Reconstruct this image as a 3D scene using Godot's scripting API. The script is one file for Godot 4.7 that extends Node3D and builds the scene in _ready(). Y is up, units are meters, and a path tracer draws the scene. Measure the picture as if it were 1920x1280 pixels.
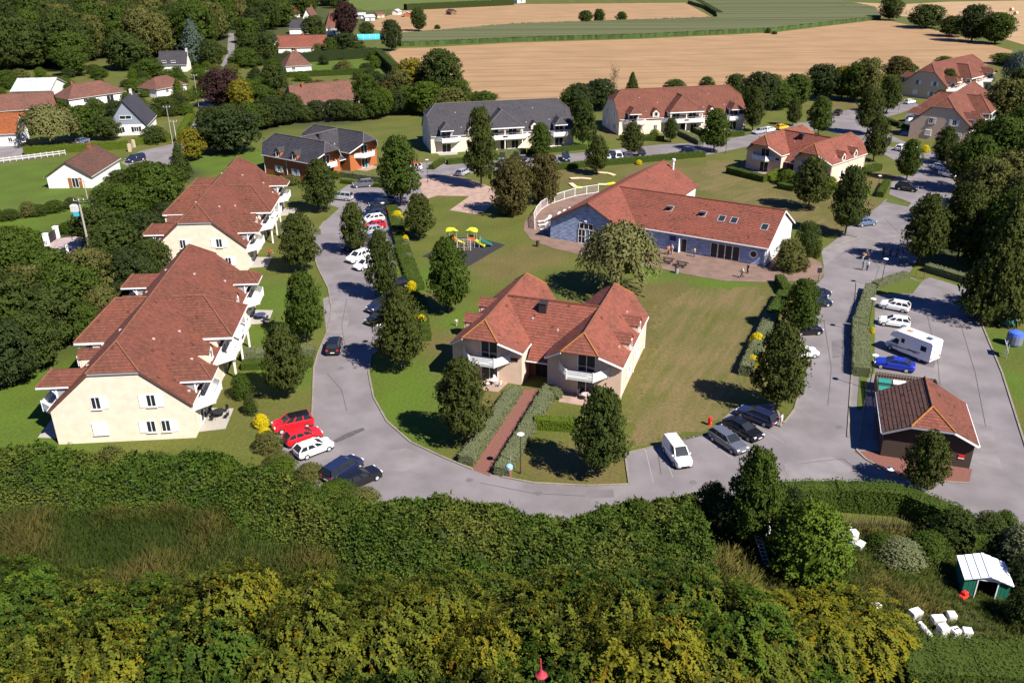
extends Node3D
# A holiday village seen from the air: blocks with red tiled roofs round a loop road, a clad club house, a hamlet and stubble fields behind, and a belt of trees in front.
# Metres; x to the right, -z away from the viewer, the viewer hovers 48.7 m above the origin.

func _ready() -> void:
	rng.seed = 11
	view()
	materials()
	setting()
	blocks()
	club_house()
	bin_house()
	hamlet()
	vehicles()
	furniture()
	hedges()
	street_trees()
	far_trees()
	foreground()
	people()

func view() -> void:
	var cam := Camera3D.new()
	cam.name = "camera"
	cam.fov = 42.62
	cam.far = 6000.0
	cam.near = 0.5
	add_child(cam)
	cam.position = Vector3(0, 48.7, 0)
	cam.rotation_order = EULER_ORDER_YXZ
	cam.rotation = Vector3(deg_to_rad(-25.12), 0, deg_to_rad(-0.26))
	var env := Environment.new()
	var sky := Sky.new()
	var ps := ProceduralSkyMaterial.new()
	ps.sky_top_color = Color(0.2, 0.4, 0.78)
	ps.sky_horizon_color = Color(0.62, 0.74, 0.88)
	ps.sky_curve = 0.12
	ps.sky_energy_multiplier = 0.62
	ps.ground_bottom_color = Color(0.2, 0.22, 0.12)
	ps.ground_horizon_color = Color(0.5, 0.55, 0.5)
	ps.sun_angle_max = 20.0
	sky.sky_material = ps
	env.background_mode = Environment.BG_SKY
	env.sky = sky
	env.tonemap_mode = Environment.TONE_MAPPER_LINEAR
	env.tonemap_exposure = 2.1
	env.sdfgi_enabled = true
	env.ssao_enabled = true
	env.ssil_enabled = true
	var we := WorldEnvironment.new()
	we.name = "world"
	we.environment = env
	add_child(we)
	var sun := DirectionalLight3D.new()
	sun.name = "sun"
	add_child(sun)
	sun.light_energy = 1.5
	sun.light_color = Color(1.0, 0.972, 0.93)
	sun.light_angular_distance = 0.5
	sun.shadow_enabled = true
	var az := deg_to_rad(48.0)
	var el := deg_to_rad(47.5)
	var to := Vector3(sin(az) * cos(el), sin(el), cos(az) * cos(el))
	sun.look_at_from_position(to * 100.0, Vector3.ZERO)

# ---------------------------------------------------------------- helpers
class MB:
	# collects flat-shaded triangles; corners run counter-clockwise seen from outside
	var v := PackedVector3Array()
	var n := PackedVector3Array()
	var c := PackedColorArray()
	var col := Color(1, 1, 1)
	var xf := Transform3D()
	func tri(a: Vector3, b: Vector3, d: Vector3) -> void:
		a = xf * a
		b = xf * b
		d = xf * d
		var k := (b - a).cross(d - a)
		if k.length_squared() < 1e-14:
			return
		k = k.normalized()
		v.append_array([a, d, b])
		n.append_array([k, k, k])
		c.append_array([col, col, col])
	func trin(a: Vector3, b: Vector3, d: Vector3, na: Vector3, nb: Vector3, nd: Vector3) -> void:
		v.append_array([a, d, b])
		n.append_array([na, nd, nb])
		c.append_array([col, col, col])
	func quad(a: Vector3, b: Vector3, d: Vector3, e: Vector3) -> void:
		tri(a, b, d)
		tri(a, d, e)
	func poly(p: Array) -> void:
		for i in range(1, p.size() - 1):
			tri(p[0], p[i], p[i + 1])
	func box(lo: Vector3, hi: Vector3) -> void:
		hexa([Vector3(lo.x, lo.y, hi.z), Vector3(hi.x, lo.y, hi.z), Vector3(hi.x, lo.y, lo.z), Vector3(lo.x, lo.y, lo.z)],
			[Vector3(lo.x, hi.y, hi.z), Vector3(hi.x, hi.y, hi.z), Vector3(hi.x, hi.y, lo.z), Vector3(lo.x, hi.y, lo.z)])
	func hexa(b: Array, t: Array) -> void:
		# a prism between two rings that run counter-clockwise seen from above
		var m := b.size()
		for i in m:
			var j := (i + 1) % m
			quad(b[i], b[j], t[j], t[i])
		poly(t)
		var r := b.duplicate()
		r.reverse()
		poly(r)
	func bbox(lo: Vector3, hi: Vector3, e: float) -> void:
		# a box whose upper edges are chamfered
		var b := [Vector3(lo.x, lo.y, hi.z), Vector3(hi.x, lo.y, hi.z), Vector3(hi.x, lo.y, lo.z), Vector3(lo.x, lo.y, lo.z)]
		var m := [Vector3(lo.x, hi.y - e, hi.z), Vector3(hi.x, hi.y - e, hi.z), Vector3(hi.x, hi.y - e, lo.z), Vector3(lo.x, hi.y - e, lo.z)]
		var t := [Vector3(lo.x + e, hi.y, hi.z - e), Vector3(hi.x - e, hi.y, hi.z - e), Vector3(hi.x - e, hi.y, lo.z + e), Vector3(lo.x + e, hi.y, lo.z + e)]
		for i in 4:
			var j := (i + 1) % 4
			quad(b[i], b[j], m[j], m[i])
			quad(m[i], m[j], t[j], t[i])
		poly(t)
		b.reverse()
		poly(b)
	func bar(a: Vector3, b: Vector3, w: float, h: float, up := Vector3.UP) -> void:
		var d := (b - a).normalized()
		var s := d.cross(up).normalized() * w * 0.5
		var u := s.cross(d).normalized() * h * 0.5
		var p := [a - s - u, a + s - u, a + s + u, a - s + u]
		var q := [b - s - u, b + s - u, b + s + u, b - s + u]
		for i in 4:
			var j := (i + 1) % 4
			quad(p[i], p[j], q[j], q[i])
		quad(p[3], p[2], p[1], p[0])
		quad(q[0], q[1], q[2], q[3])
	func tube(a: Vector3, b: Vector3, ra: float, rb: float, k := 8, caps := true) -> void:
		var d := (b - a).normalized()
		var s := d.cross(Vector3.UP if absf(d.y) < 0.9 else Vector3.RIGHT).normalized()
		var u := s.cross(d)
		for i in k:
			var t0 := TAU * i / k
			var t1 := TAU * (i + 1) / k
			var n0 := s * cos(t0) + u * sin(t0)
			var n1 := s * cos(t1) + u * sin(t1)
			if caps:
				tri(a, a + n0 * ra, a + n1 * ra)
				tri(b, b + n1 * rb, b + n0 * rb)
			var A := xf * (a + n0 * ra)
			var B := xf * (a + n1 * ra)
			var C := xf * (b + n1 * rb)
			var D := xf * (b + n0 * rb)
			n0 = (xf.basis * n0).normalized()
			n1 = (xf.basis * n1).normalized()
			trin(A, C, B, n0, n1, n1)
			trin(A, D, C, n0, n0, n1)
	func lathe(o: Vector3, prof: Array, k := 12) -> void:
		# profile points (radius, height) from the bottom up
		for i in prof.size() - 1:
			var p: Vector2 = prof[i]
			var q: Vector2 = prof[i + 1]
			for j in k:
				var a := TAU * j / k
				var b := TAU * (j + 1) / k
				var e := Vector3(cos(a), 0, -sin(a))
				var f := Vector3(cos(b), 0, -sin(b))
				quad(o + e * p.x + Vector3.UP * p.y, o + f * p.x + Vector3.UP * p.y, o + f * q.x + Vector3.UP * q.y, o + e * q.x + Vector3.UP * q.y)
	func slab(p: Array, t: float) -> void:
		# a plate of thickness t below a plane polygon
		var k: Vector3 = ((p[1] - p[0]).cross(p[2] - p[0])).normalized() * t
		var q := []
		for x in p:
			q.append(x - k)
		for i in p.size():
			var j := (i + 1) % p.size()
			quad(q[i], q[j], p[j], p[i])
		poly(p)
		q.reverse()
		poly(q)
	static func newell(p: Array) -> Vector3:
		var r := Vector3.ZERO
		for i in range(1, p.size() - 1):
			r += (p[i] - p[0]).cross(p[i + 1] - p[0])
		return r.normalized()
	func courses(p: Array, step: float, lift: float, thick := 0.0, tile := 0.0) -> void:
		# a plane polygon laid in overlapping courses, the lower edge of each standing proud
		var k := newell(p)
		var u := (Vector3.UP - k * k.y).normalized()
		var r := u.cross(k)
		var o: Vector3 = p[0]
		var f := PackedVector2Array()
		var lo := 1e9
		var hi := -1e9
		var l := 1e9
		var h := -1e9
		for x in p:
			var w := Vector2((x - o).dot(r), (x - o).dot(u))
			f.append(w)
			lo = minf(lo, w.y)
			hi = maxf(hi, w.y)
			l = minf(l, w.x)
			h = maxf(h, w.x)
		var rows := ceili((hi - lo) / step - 0.01)
		for i in rows:
			var a := lo + i * step
			var b := minf(a + step, hi + 0.001)
			var cut := []
			for g in Geometry2D.intersect_polygons(f, PackedVector2Array([Vector2(l - 1, a), Vector2(h + 1, a), Vector2(h + 1, b), Vector2(l - 1, b)])):
				if tile <= 0.0:
					cut.append(g)
					continue
				var x0 := 1e9
				var x1 := -1e9
				for w in g:
					x0 = minf(x0, w.x)
					x1 = maxf(x1, w.x)
				var q0 := floorf(x0 / tile - 0.5 * (i % 2))
				while (q0 + 0.5 * (i % 2)) * tile < x1:
					var s0 := (q0 + 0.5 * (i % 2)) * tile
					cut.append_array(Geometry2D.intersect_polygons(g, PackedVector2Array([Vector2(s0, a - 1), Vector2(s0 + tile, a - 1), Vector2(s0 + tile, b + 1), Vector2(s0, b + 1)])))
					q0 += 1.0
			for g in cut:
				var up := lift
				if tile > 0.0:
					var e := fposmod(sin(g[0].x * 12.9 + g[0].y * 78.2) * 43758.5, 1.0)
					var e2 := fposmod(e * 57.3, 1.0)
					var age := 0.5 + 0.5 * sin(g[0].x * 0.55 + 1.7 * sin(g[0].y * 0.8)) * sin(g[0].y * 0.9 + g[0].x * 0.21)
					var v1 := 0.8 + 0.34 * e - 0.22 * age
					col = Color(v1, v1 * (0.96 + 0.1 * e2 + 0.1 * age), v1 * (0.94 + 0.12 * e2 + 0.12 * age))
					if e2 > 0.985:
						col = Color(0.45, 0.45, 0.42)
					up += 0.014 * (e - 0.5)
				var id := Geometry2D.triangulate_polygon(g)
				var pts := []
				for w in g:
					pts.append(o + r * w.x + u * w.y + k * up * (1.0 - (w.y - a) / step))
				for q in range(0, id.size(), 3):
					var A: Vector3 = pts[id[q]]
					var B: Vector3 = pts[id[q + 1]]
					var C: Vector3 = pts[id[q + 2]]
					if (B - A).cross(C - A).dot(k) > 0.0:
						tri(A, B, C)
					else:
						tri(A, C, B)
				for q in g.size():
					var w0: Vector2 = g[q]
					var w1: Vector2 = g[(q + 1) % g.size()]
					if absf(w0.y - a) < 0.002 and absf(w1.y - a) < 0.002:
						var A: Vector3 = pts[q]
						var B: Vector3 = pts[(q + 1) % g.size()]
						if w1.x < w0.x:
							var s := A
							A = B
							B = s
						quad(A - k * up * 1.05, B - k * up * 1.05, B, A)
		if tile > 0.0:
			col = Color(0.9, 0.9, 0.9)
		if thick > 0.0:
			var q := []
			for x in p:
				q.append(x - k * thick)
			for i in p.size():
				var j := (i + 1) % p.size()
				quad(q[i], q[j], p[j], p[i])
			q.reverse()
			poly(q)
	func mesh(m: Material = null) -> ArrayMesh:
		var a := []
		a.resize(Mesh.ARRAY_MAX)
		a[Mesh.ARRAY_VERTEX] = v
		a[Mesh.ARRAY_NORMAL] = n
		a[Mesh.ARRAY_COLOR] = c
		var r := ArrayMesh.new()
		if v.size():
			r.add_surface_from_arrays(Mesh.PRIMITIVE_TRIANGLES, a)
			if m:
				r.surface_set_material(0, m)
		return r

var M := {}
var taken := {}
var rng := RandomNumberGenerator.new()

func at(x: float, z: float) -> Vector3:
	return Vector3(x, 0, z)

func xz(n: Array) -> PackedVector2Array:
	var r := PackedVector2Array()
	for i in range(0, n.size(), 2):
		r.append(Vector2(n[i], n[i + 1]))
	return r

func numbered(called: String) -> String:
	if not taken.has(called):
		taken[called] = 0
		return called
	taken[called] += 1
	return "%s_%03d" % [called, taken[called]]

func tag(o: Node, label := "", category := "", group := "", kind := "") -> Node:
	if label:
		o.set_meta("label", label)
	if category:
		o.set_meta("category", category)
	if group:
		o.set_meta("group", group)
	if kind:
		o.set_meta("kind", kind)
	return o

func thing(called: String, label: String, category: String, at := Vector3.ZERO, turn := 0.0, group := "") -> Node3D:
	var o := Node3D.new()
	o.name = numbered(called)
	add_child(o, true)
	o.position = at
	o.rotation.y = deg_to_rad(turn)
	tag(o, label, category, group)
	return o

func part(parent: Node, called: String, mesh: Mesh, m: Material = null, at := Transform3D()) -> MeshInstance3D:
	var o := MeshInstance3D.new()
	var k := 0
	var nm := called
	while parent.has_node(NodePath(nm)):
		k += 1
		nm = "%s_%03d" % [called, k]
	o.name = nm
	o.mesh = mesh
	if m:
		o.material_override = m
	o.transform = at
	parent.add_child(o, true)
	return o

func built(called: String, b: MB, m: Material, label: String, category: String, group := "", at := Vector3.ZERO, turn := 0.0) -> MeshInstance3D:
	var o := MeshInstance3D.new()
	o.name = numbered(called)
	o.mesh = b.mesh(m)
	add_child(o, true)
	o.position = at
	o.rotation.y = deg_to_rad(turn)
	tag(o, label, category, group)
	return o

func twin(o: Node3D, at: Vector3, turn: float, label: String) -> Node3D:
	var r: Node3D = o.duplicate()
	r.name = numbered(str(o.get_meta("base", o.name)))
	add_child(r, true)
	r.position = at
	r.rotation.y = deg_to_rad(turn)
	r.set_meta("label", label)
	return r

func repaint(o: Node, word: String, m: Material) -> void:
	for k in o.get_children():
		if k is MeshInstance3D and str(k.name).begins_with(word):
			k.material_override = m
		repaint(k, word, m)

func lin(r: float, g: float, b: float) -> Color:
	return Color(r, g, b).linear_to_srgb()

func mat(called: String, color: Color, rough := 0.85, tex: Texture2D = null, scale := 0.1, bump: Texture2D = null, depth := 1.0) -> StandardMaterial3D:
	# color is a linear base colour
	var m := StandardMaterial3D.new()
	m.resource_name = called
	m.albedo_color = color.linear_to_srgb()
	m.roughness = rough
	m.metallic_specular = 0.4
	m.vertex_color_use_as_albedo = true
	if tex:
		m.albedo_texture = tex
	if bump:
		m.heightmap_enabled = true
		m.heightmap_texture = bump
		m.heightmap_scale = depth
	if tex or bump:
		m.uv1_triplanar = true
		m.uv1_world_triplanar = true
		m.uv1_scale = Vector3.ONE * scale
	M[called] = m
	return m

func speckle(size: int, sd: int, f1: float, f2: float, lo: float, hi: float, stretch := 1.0, share := 0.5) -> ImageTexture:
	# a seamless grey mottling from a coarse and a fine noise, lo..hi in linear light
	var a := FastNoiseLite.new()
	a.seed = sd
	a.noise_type = FastNoiseLite.TYPE_SIMPLEX
	a.frequency = f1
	a.fractal_octaves = 4
	var b := FastNoiseLite.new()
	b.seed = sd + 7
	b.noise_type = FastNoiseLite.TYPE_SIMPLEX
	b.frequency = f2
	b.fractal_octaves = 3
	var ia := a.get_seamless_image(size, size, false, false, 0.15)
	var ib := b.get_seamless_image(int(size * stretch), size, false, false, 0.15)
	if stretch != 1.0:
		ib.resize(size, size, Image.INTERPOLATE_CUBIC)
	var im := Image.create(size, size, false, Image.FORMAT_RGB8)
	for y in size:
		for x in size:
			var t := ia.get_pixel(x, y).r * share + ib.get_pixel(x, y).r * (1.0 - share)
			t = clampf((t - 0.5) * 1.9 + 0.5, 0.0, 1.0)
			var g := lo + (hi - lo) * t
			im.set_pixel(x, y, Color(g, g, g).linear_to_srgb())
	return ImageTexture.create_from_image(im)

func materials() -> void:
	var grassy := speckle(512, 3, 0.03, 0.2, 0.62, 1.0)
	var streaky := speckle(512, 5, 0.01, 0.03, 0.8, 1.0, 0.12, 0.4)
	var tar := speckle(512, 9, 0.008, 0.22, 0.74, 1.0, 1.0, 0.72)
	var tile := speckle(512, 13, 0.02, 0.3, 0.66, 1.0, 1.0, 0.5)
	var plain := speckle(512, 17, 0.009, 0.12, 0.86, 1.0, 1.0, 0.6)
	var rough := speckle(256, 21, 0.05, 0.3, 0.3, 1.0)
	mat("grass", Color(1, 1, 1), 0.95, grassy, 0.11, rough, 4.0)
	mat("lawn_patch", Color(0.085, 0.115, 0.013), 0.95, grassy, 0.13, rough, 4.0)
	mat("grey_board", Color(0.27, 0.31, 0.38), 0.8, tile, 0.4)
	mat("wild", Color(1, 1, 1), 0.95, grassy, 0.06, rough, 8.0)
	mat("stubble", Color(0.3, 0.186, 0.092), 0.95, streaky, 0.008)
	mat("stubble_pale", Color(0.36, 0.24, 0.125), 0.95, streaky, 0.011)
	mat("meadow", Color(0.09, 0.12, 0.02), 0.95, streaky, 0.02)
	mat("corn", Color(1, 1, 1), 0.9)
	var sc := mat("scrub", Color(1, 1, 1), 0.75)
	sc.metallic_specular = 0.25
	sc.backlight_enabled = true
	sc.backlight = Color(0.3, 0.34, 0.2).linear_to_srgb()
	mat("tram", Color(0.24, 0.15, 0.075), 0.95, streaky, 0.01)
	mat("asphalt", Color(0.192, 0.172, 0.176), 0.9, tar, 0.035, rough, 0.5)
	mat("asphalt_dark", Color(0.15, 0.135, 0.14), 0.9, tar, 0.05, rough, 0.5)
	mat("yard_stone", Color(0.36, 0.28, 0.27), 0.9, tar, 0.08)
	mat("asphalt_worn", Color(0.21, 0.188, 0.19), 0.9, tar, 0.06, rough, 0.5)
	mat("lane", Color(0.2, 0.18, 0.18), 0.9, tar, 0.03)
	mat("gravel", Color(0.36, 0.25, 0.2), 0.95, tar, 0.1, rough, 0.6)
	mat("paving", Color(0.2, 0.13, 0.1), 0.9, tar, 0.08, rough, 0.4)
	mat("brickpath", Color(0.2, 0.085, 0.065), 0.9, tile, 0.3, rough, 0.4)
	mat("mat_black", Color(0.03, 0.028, 0.03), 0.9, plain, 0.2)
	mat("kerb", Color(0.24, 0.21, 0.17), 0.9, plain, 0.3)
	mat("line", Color(0.3, 0.28, 0.28), 0.8, tile, 0.4)
	mat("oil", Color(0.1, 0.09, 0.085), 0.7, tar, 0.3)
	mat("soil", Color(0.14, 0.11, 0.045), 0.95, grassy, 0.2, rough, 3.0)
	mat("tile_red", Color(0.185, 0.06, 0.037), 0.75, tile, 0.22, rough, 0.6)
	mat("tile_bright", Color(0.25, 0.075, 0.048), 0.75, tile, 0.22, rough, 0.6)
	mat("tile_brown", Color(0.13, 0.062, 0.044), 0.8, tile, 0.22, rough, 0.6)
	mat("tile_pink", Color(0.19, 0.083, 0.06), 0.8, tile, 0.22, rough, 0.6)
	mat("tile_orange", Color(0.32, 0.09, 0.03), 0.8, tile, 0.22, rough, 0.6)
	mat("slate", Color(0.062, 0.056, 0.064), 0.6, tile, 0.2, rough, 0.4)
	mat("sheet_roof", Color(0.6, 0.62, 0.66), 0.4, plain, 0.2)
	mat("ridge", Color(0.215, 0.09, 0.055), 0.85, tile, 0.8)
	mat("ridge_lichen", Color(0.36, 0.15, 0.035), 0.85, tile, 0.8)
	mat("ridge_slate", Color(0.14, 0.12, 0.12), 0.7, tile, 0.8)
	mat("peach", Color(0.74, 0.54, 0.41), 0.9, plain, 0.15, rough, 0.2)
	mat("cream", Color(0.78, 0.65, 0.52), 0.9, plain, 0.15, rough, 0.2)
	mat("white_wall", Color(0.8, 0.78, 0.73), 0.9, plain, 0.12, rough, 0.2)
	mat("brick_orange", Color(0.42, 0.13, 0.045), 0.9, tile, 0.5, rough, 0.3)
	mat("brick_red", Color(0.3, 0.1, 0.06), 0.9, tile, 0.5, rough, 0.3)
	mat("cladding", Color(0.45, 0.56, 0.8), 0.8, speckle(256, 31, 0.02, 0.06, 0.4, 1.0, 0.2, 0.3), 0.22)
	mat("white", Color(0.82, 0.82, 0.82), 0.45)
	mat("white_dull", Color(0.62, 0.61, 0.58), 0.7, plain, 0.5)
	mat("dark_wood", Color(0.07, 0.045, 0.035), 0.8, tile, 0.5)
	mat("wood", Color(0.2, 0.13, 0.08), 0.85, tile, 0.6)
	mat("shutter_brown", Color(0.3, 0.11, 0.04), 0.7)
	mat("glass", Color(0.02, 0.024, 0.03), 0.08)
	mat("glass_blue", Color(0.05, 0.08, 0.12), 0.08)
	mat("plum", Color(0.09, 0.012, 0.03), 0.5)
	mat("navy_sign", Color(0.03, 0.03, 0.16), 0.5)
	mat("steel", Color(0.3, 0.31, 0.33), 0.4)
	mat("dark_metal", Color(0.03, 0.028, 0.03), 0.5)
	mat("lamp_white", Color(0.75, 0.75, 0.72), 0.4)
	mat("concrete", Color(0.36, 0.33, 0.29), 0.9, plain, 0.4)
	mat("tyre", Color(0.012, 0.012, 0.013), 0.85)
	mat("rim", Color(0.42, 0.43, 0.45), 0.35)
	mat("trim", Color(0.02, 0.02, 0.022), 0.6)
	mat("red_light", Color(0.5, 0.02, 0.02), 0.25)
	mat("clear_light", Color(0.7, 0.72, 0.75), 0.15)
	mat("plate", Color(0.75, 0.75, 0.7), 0.5)
	for p in [["red", 0.62, 0.012, 0.02], ["white", 0.85, 0.85, 0.85], ["black", 0.008, 0.008, 0.011], ["navy", 0.012, 0.018, 0.05], ["grey", 0.12, 0.125, 0.15], ["silver", 0.42, 0.44, 0.48], ["blue", 0.015, 0.04, 0.42], ["teal", 0.05, 0.1, 0.14], ["yellow", 0.75, 0.42, 0.01], ["slateblue", 0.12, 0.17, 0.28]]:
		var m := mat("paint_" + p[0], Color(p[1], p[2], p[3]), 0.32)
		m.clearcoat_enabled = true
		m.clearcoat = 0.8
		m.clearcoat_roughness = 0.06
		m.metallic = 0.25 if p[0] in ["grey", "silver", "slateblue", "blue"] else 0.0
	for p in [["skin", 0.5, 0.28, 0.19], ["hair", 0.03, 0.02, 0.012], ["blond", 0.3, 0.2, 0.09], ["shirt_white", 0.75, 0.75, 0.75], ["shirt_black", 0.02, 0.02, 0.022], ["shirt_orange", 0.75, 0.2, 0.03], ["shirt_blue", 0.03, 0.1, 0.35], ["shirt_red", 0.5, 0.03, 0.03], ["shirt_yellow", 0.5, 0.38, 0.08], ["denim", 0.05, 0.08, 0.16], ["trousers_dark", 0.025, 0.025, 0.03], ["trousers_beige", 0.4, 0.32, 0.22], ["turquoise", 0.05, 0.4, 0.55], ["teal_plastic", 0.02, 0.18, 0.16], ["green_bin", 0.06, 0.2, 0.17], ["grey_bin", 0.16, 0.18, 0.24], ["blue_lid", 0.05, 0.12, 0.5], ["shed_green", 0.01, 0.13, 0.08], ["lime", 0.62, 0.65, 0.03], ["red_plastic", 0.7, 0.02, 0.015], ["red_lamp", 0.36, 0.03, 0.05], ["yellow_plastic", 0.75, 0.6, 0.02], ["board", 0.62, 0.46, 0.3], ["pale_pink", 0.45, 0.37, 0.36], ["pale_blue", 0.25, 0.42, 0.58], ["pot", 0.35, 0.13, 0.07], ["parasol_blue", 0.04, 0.05, 0.12], ["hay", 0.55, 0.42, 0.26]]:
		mat(p[0], Color(p[1], p[2], p[3]), 0.7)
	for p in [["leaf_dark", 0.046, 0.066, 0.014], ["leaf_street", 0.055, 0.07, 0.015], ["leaf_deep", 0.032, 0.048, 0.014], ["leaf_mid", 0.05, 0.08, 0.011], ["leaf_fresh", 0.066, 0.104, 0.011], ["leaf_bright", 0.085, 0.135, 0.014], ["leaf_olive", 0.1, 0.105, 0.03], ["leaf_willow", 0.135, 0.135, 0.05], ["leaf_yellow", 0.16, 0.145, 0.014], ["leaf_ochre", 0.115, 0.12, 0.016], ["leaf_purple", 0.045, 0.022, 0.022], ["leaf_blue", 0.085, 0.12, 0.1], ["leaf_brown", 0.08, 0.07, 0.022], ["leaf_rust", 0.2, 0.1, 0.03], ["hedge_grey", 0.15, 0.168, 0.085], ["hedge_green", 0.06, 0.092, 0.014], ["hedge_bright", 0.1, 0.145, 0.013], ["flower_yellow", 0.62, 0.5, 0.012], ["blade", 0.085, 0.098, 0.03], ["reed", 0.17, 0.135, 0.085]]:
		var m := mat(p[0], Color(p[1], p[2], p[3]), 0.75)
		m.metallic_specular = 0.25
		m.backlight_enabled = true
		m.backlight = Color(0.3, 0.34, 0.2).linear_to_srgb()
	mat("bark", Color(0.1, 0.075, 0.055), 0.9, tile, 0.6)
	mat("bark_pale", Color(0.5, 0.46, 0.42), 0.9, tile, 0.6)
	var pane := mat("clear_panel", Color(0.85, 0.83, 0.85), 0.15)
	pane.vertex_color_use_as_albedo = false
	pane.albedo_color = Color(0.9, 0.88, 0.9, 0.45)
	pane.transparency = BaseMaterial3D.TRANSPARENCY_ALPHA
# ---------------------------------------------------------------- plants
var crowns := {}
var crown_mats := {}

func rvec() -> Vector3:
	while true:
		var p := Vector3(rng.randf_range(-1, 1), rng.randf_range(-1, 1), rng.randf_range(-1, 1))
		var l := p.length_squared()
		if l > 0.01 and l < 1.0:
			return p / sqrt(l)
	return Vector3.UP

func leaf(b: MB, at: Vector3, out: Vector3, along: Vector3, s: float, w: float, shade: Color) -> void:
	# one leaf or leaf cluster: a folded diamond, its shading normal leaning outward
	var side := along.cross(out)
	if side.length_squared() < 1e-6:
		side = along.cross(Vector3(0.3, 1, 0.2))
	side = side.normalized() * w
	var nn := side.cross(along).normalized()
	if nn.dot(out) < 0.0:
		nn = -nn
	var tip := at + along * s
	var mid := at + along * s * 0.45
	var k := (nn + out * 0.55).normalized()
	b.col = shade
	b.trin(at, mid + side - nn * w * 0.35, tip, k, k, k)
	b.trin(at, tip, mid - side - nn * w * 0.35, k, k, k)

func blob(b: MB, o: Vector3, r: Vector3, count: int, s: float, lo: float, hi: float, warm := 0.0) -> void:
	for i in count:
		var d := rvec()
		if d.y < -0.35 and rng.randf() < 0.6:
			d.y = -d.y
		var q := rng.randf_range(0.82, 1.06)
		var p := o + d * r * q
		var al := (rvec() + d * 0.7 + Vector3(0, -0.25, 0)).normalized()
		var g := rng.randf_range(lo, hi)
		leaf(b, p - al * s * 0.4, d, al, s * rng.randf_range(0.7, 1.3), s * rng.randf_range(0.28, 0.45), Color(g * (1.0 + warm * rng.randf()), g, g * rng.randf_range(0.7, 1.1)))

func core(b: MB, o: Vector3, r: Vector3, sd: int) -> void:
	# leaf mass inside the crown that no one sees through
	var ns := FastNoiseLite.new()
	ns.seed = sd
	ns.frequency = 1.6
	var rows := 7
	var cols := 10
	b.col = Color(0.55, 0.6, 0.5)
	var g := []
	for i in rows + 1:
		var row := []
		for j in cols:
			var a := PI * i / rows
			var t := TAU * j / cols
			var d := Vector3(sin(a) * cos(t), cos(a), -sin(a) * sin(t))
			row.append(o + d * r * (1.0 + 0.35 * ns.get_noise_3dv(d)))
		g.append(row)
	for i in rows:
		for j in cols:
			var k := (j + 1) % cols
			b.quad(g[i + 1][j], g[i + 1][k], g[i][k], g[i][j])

func profile(kind: String, t: float) -> float:
	# half width of a crown over its height, both 0..1
	match kind:
		"oval":
			return sqrt(clampf(1.0 - pow(absf(t - 0.36) / (0.38 if t < 0.36 else 0.66), 2.1 if t < 0.36 else 1.45), 0.0, 1.0))
		"cone":
			return clampf((1.0 - t) * 1.12, 0.0, 1.0) * (0.55 + 0.45 * smoothstep(0.0, 0.12, t))
		"column":
			return sqrt(clampf(1.0 - pow(absf(t - 0.42) / (0.44 if t < 0.42 else 0.6), 3.0), 0.0, 1.0))
	return sqrt(clampf(1.0 - pow(absf(t - 0.45) / (0.47 if t < 0.45 else 0.57), 2.2), 0.0, 1.0))

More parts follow.
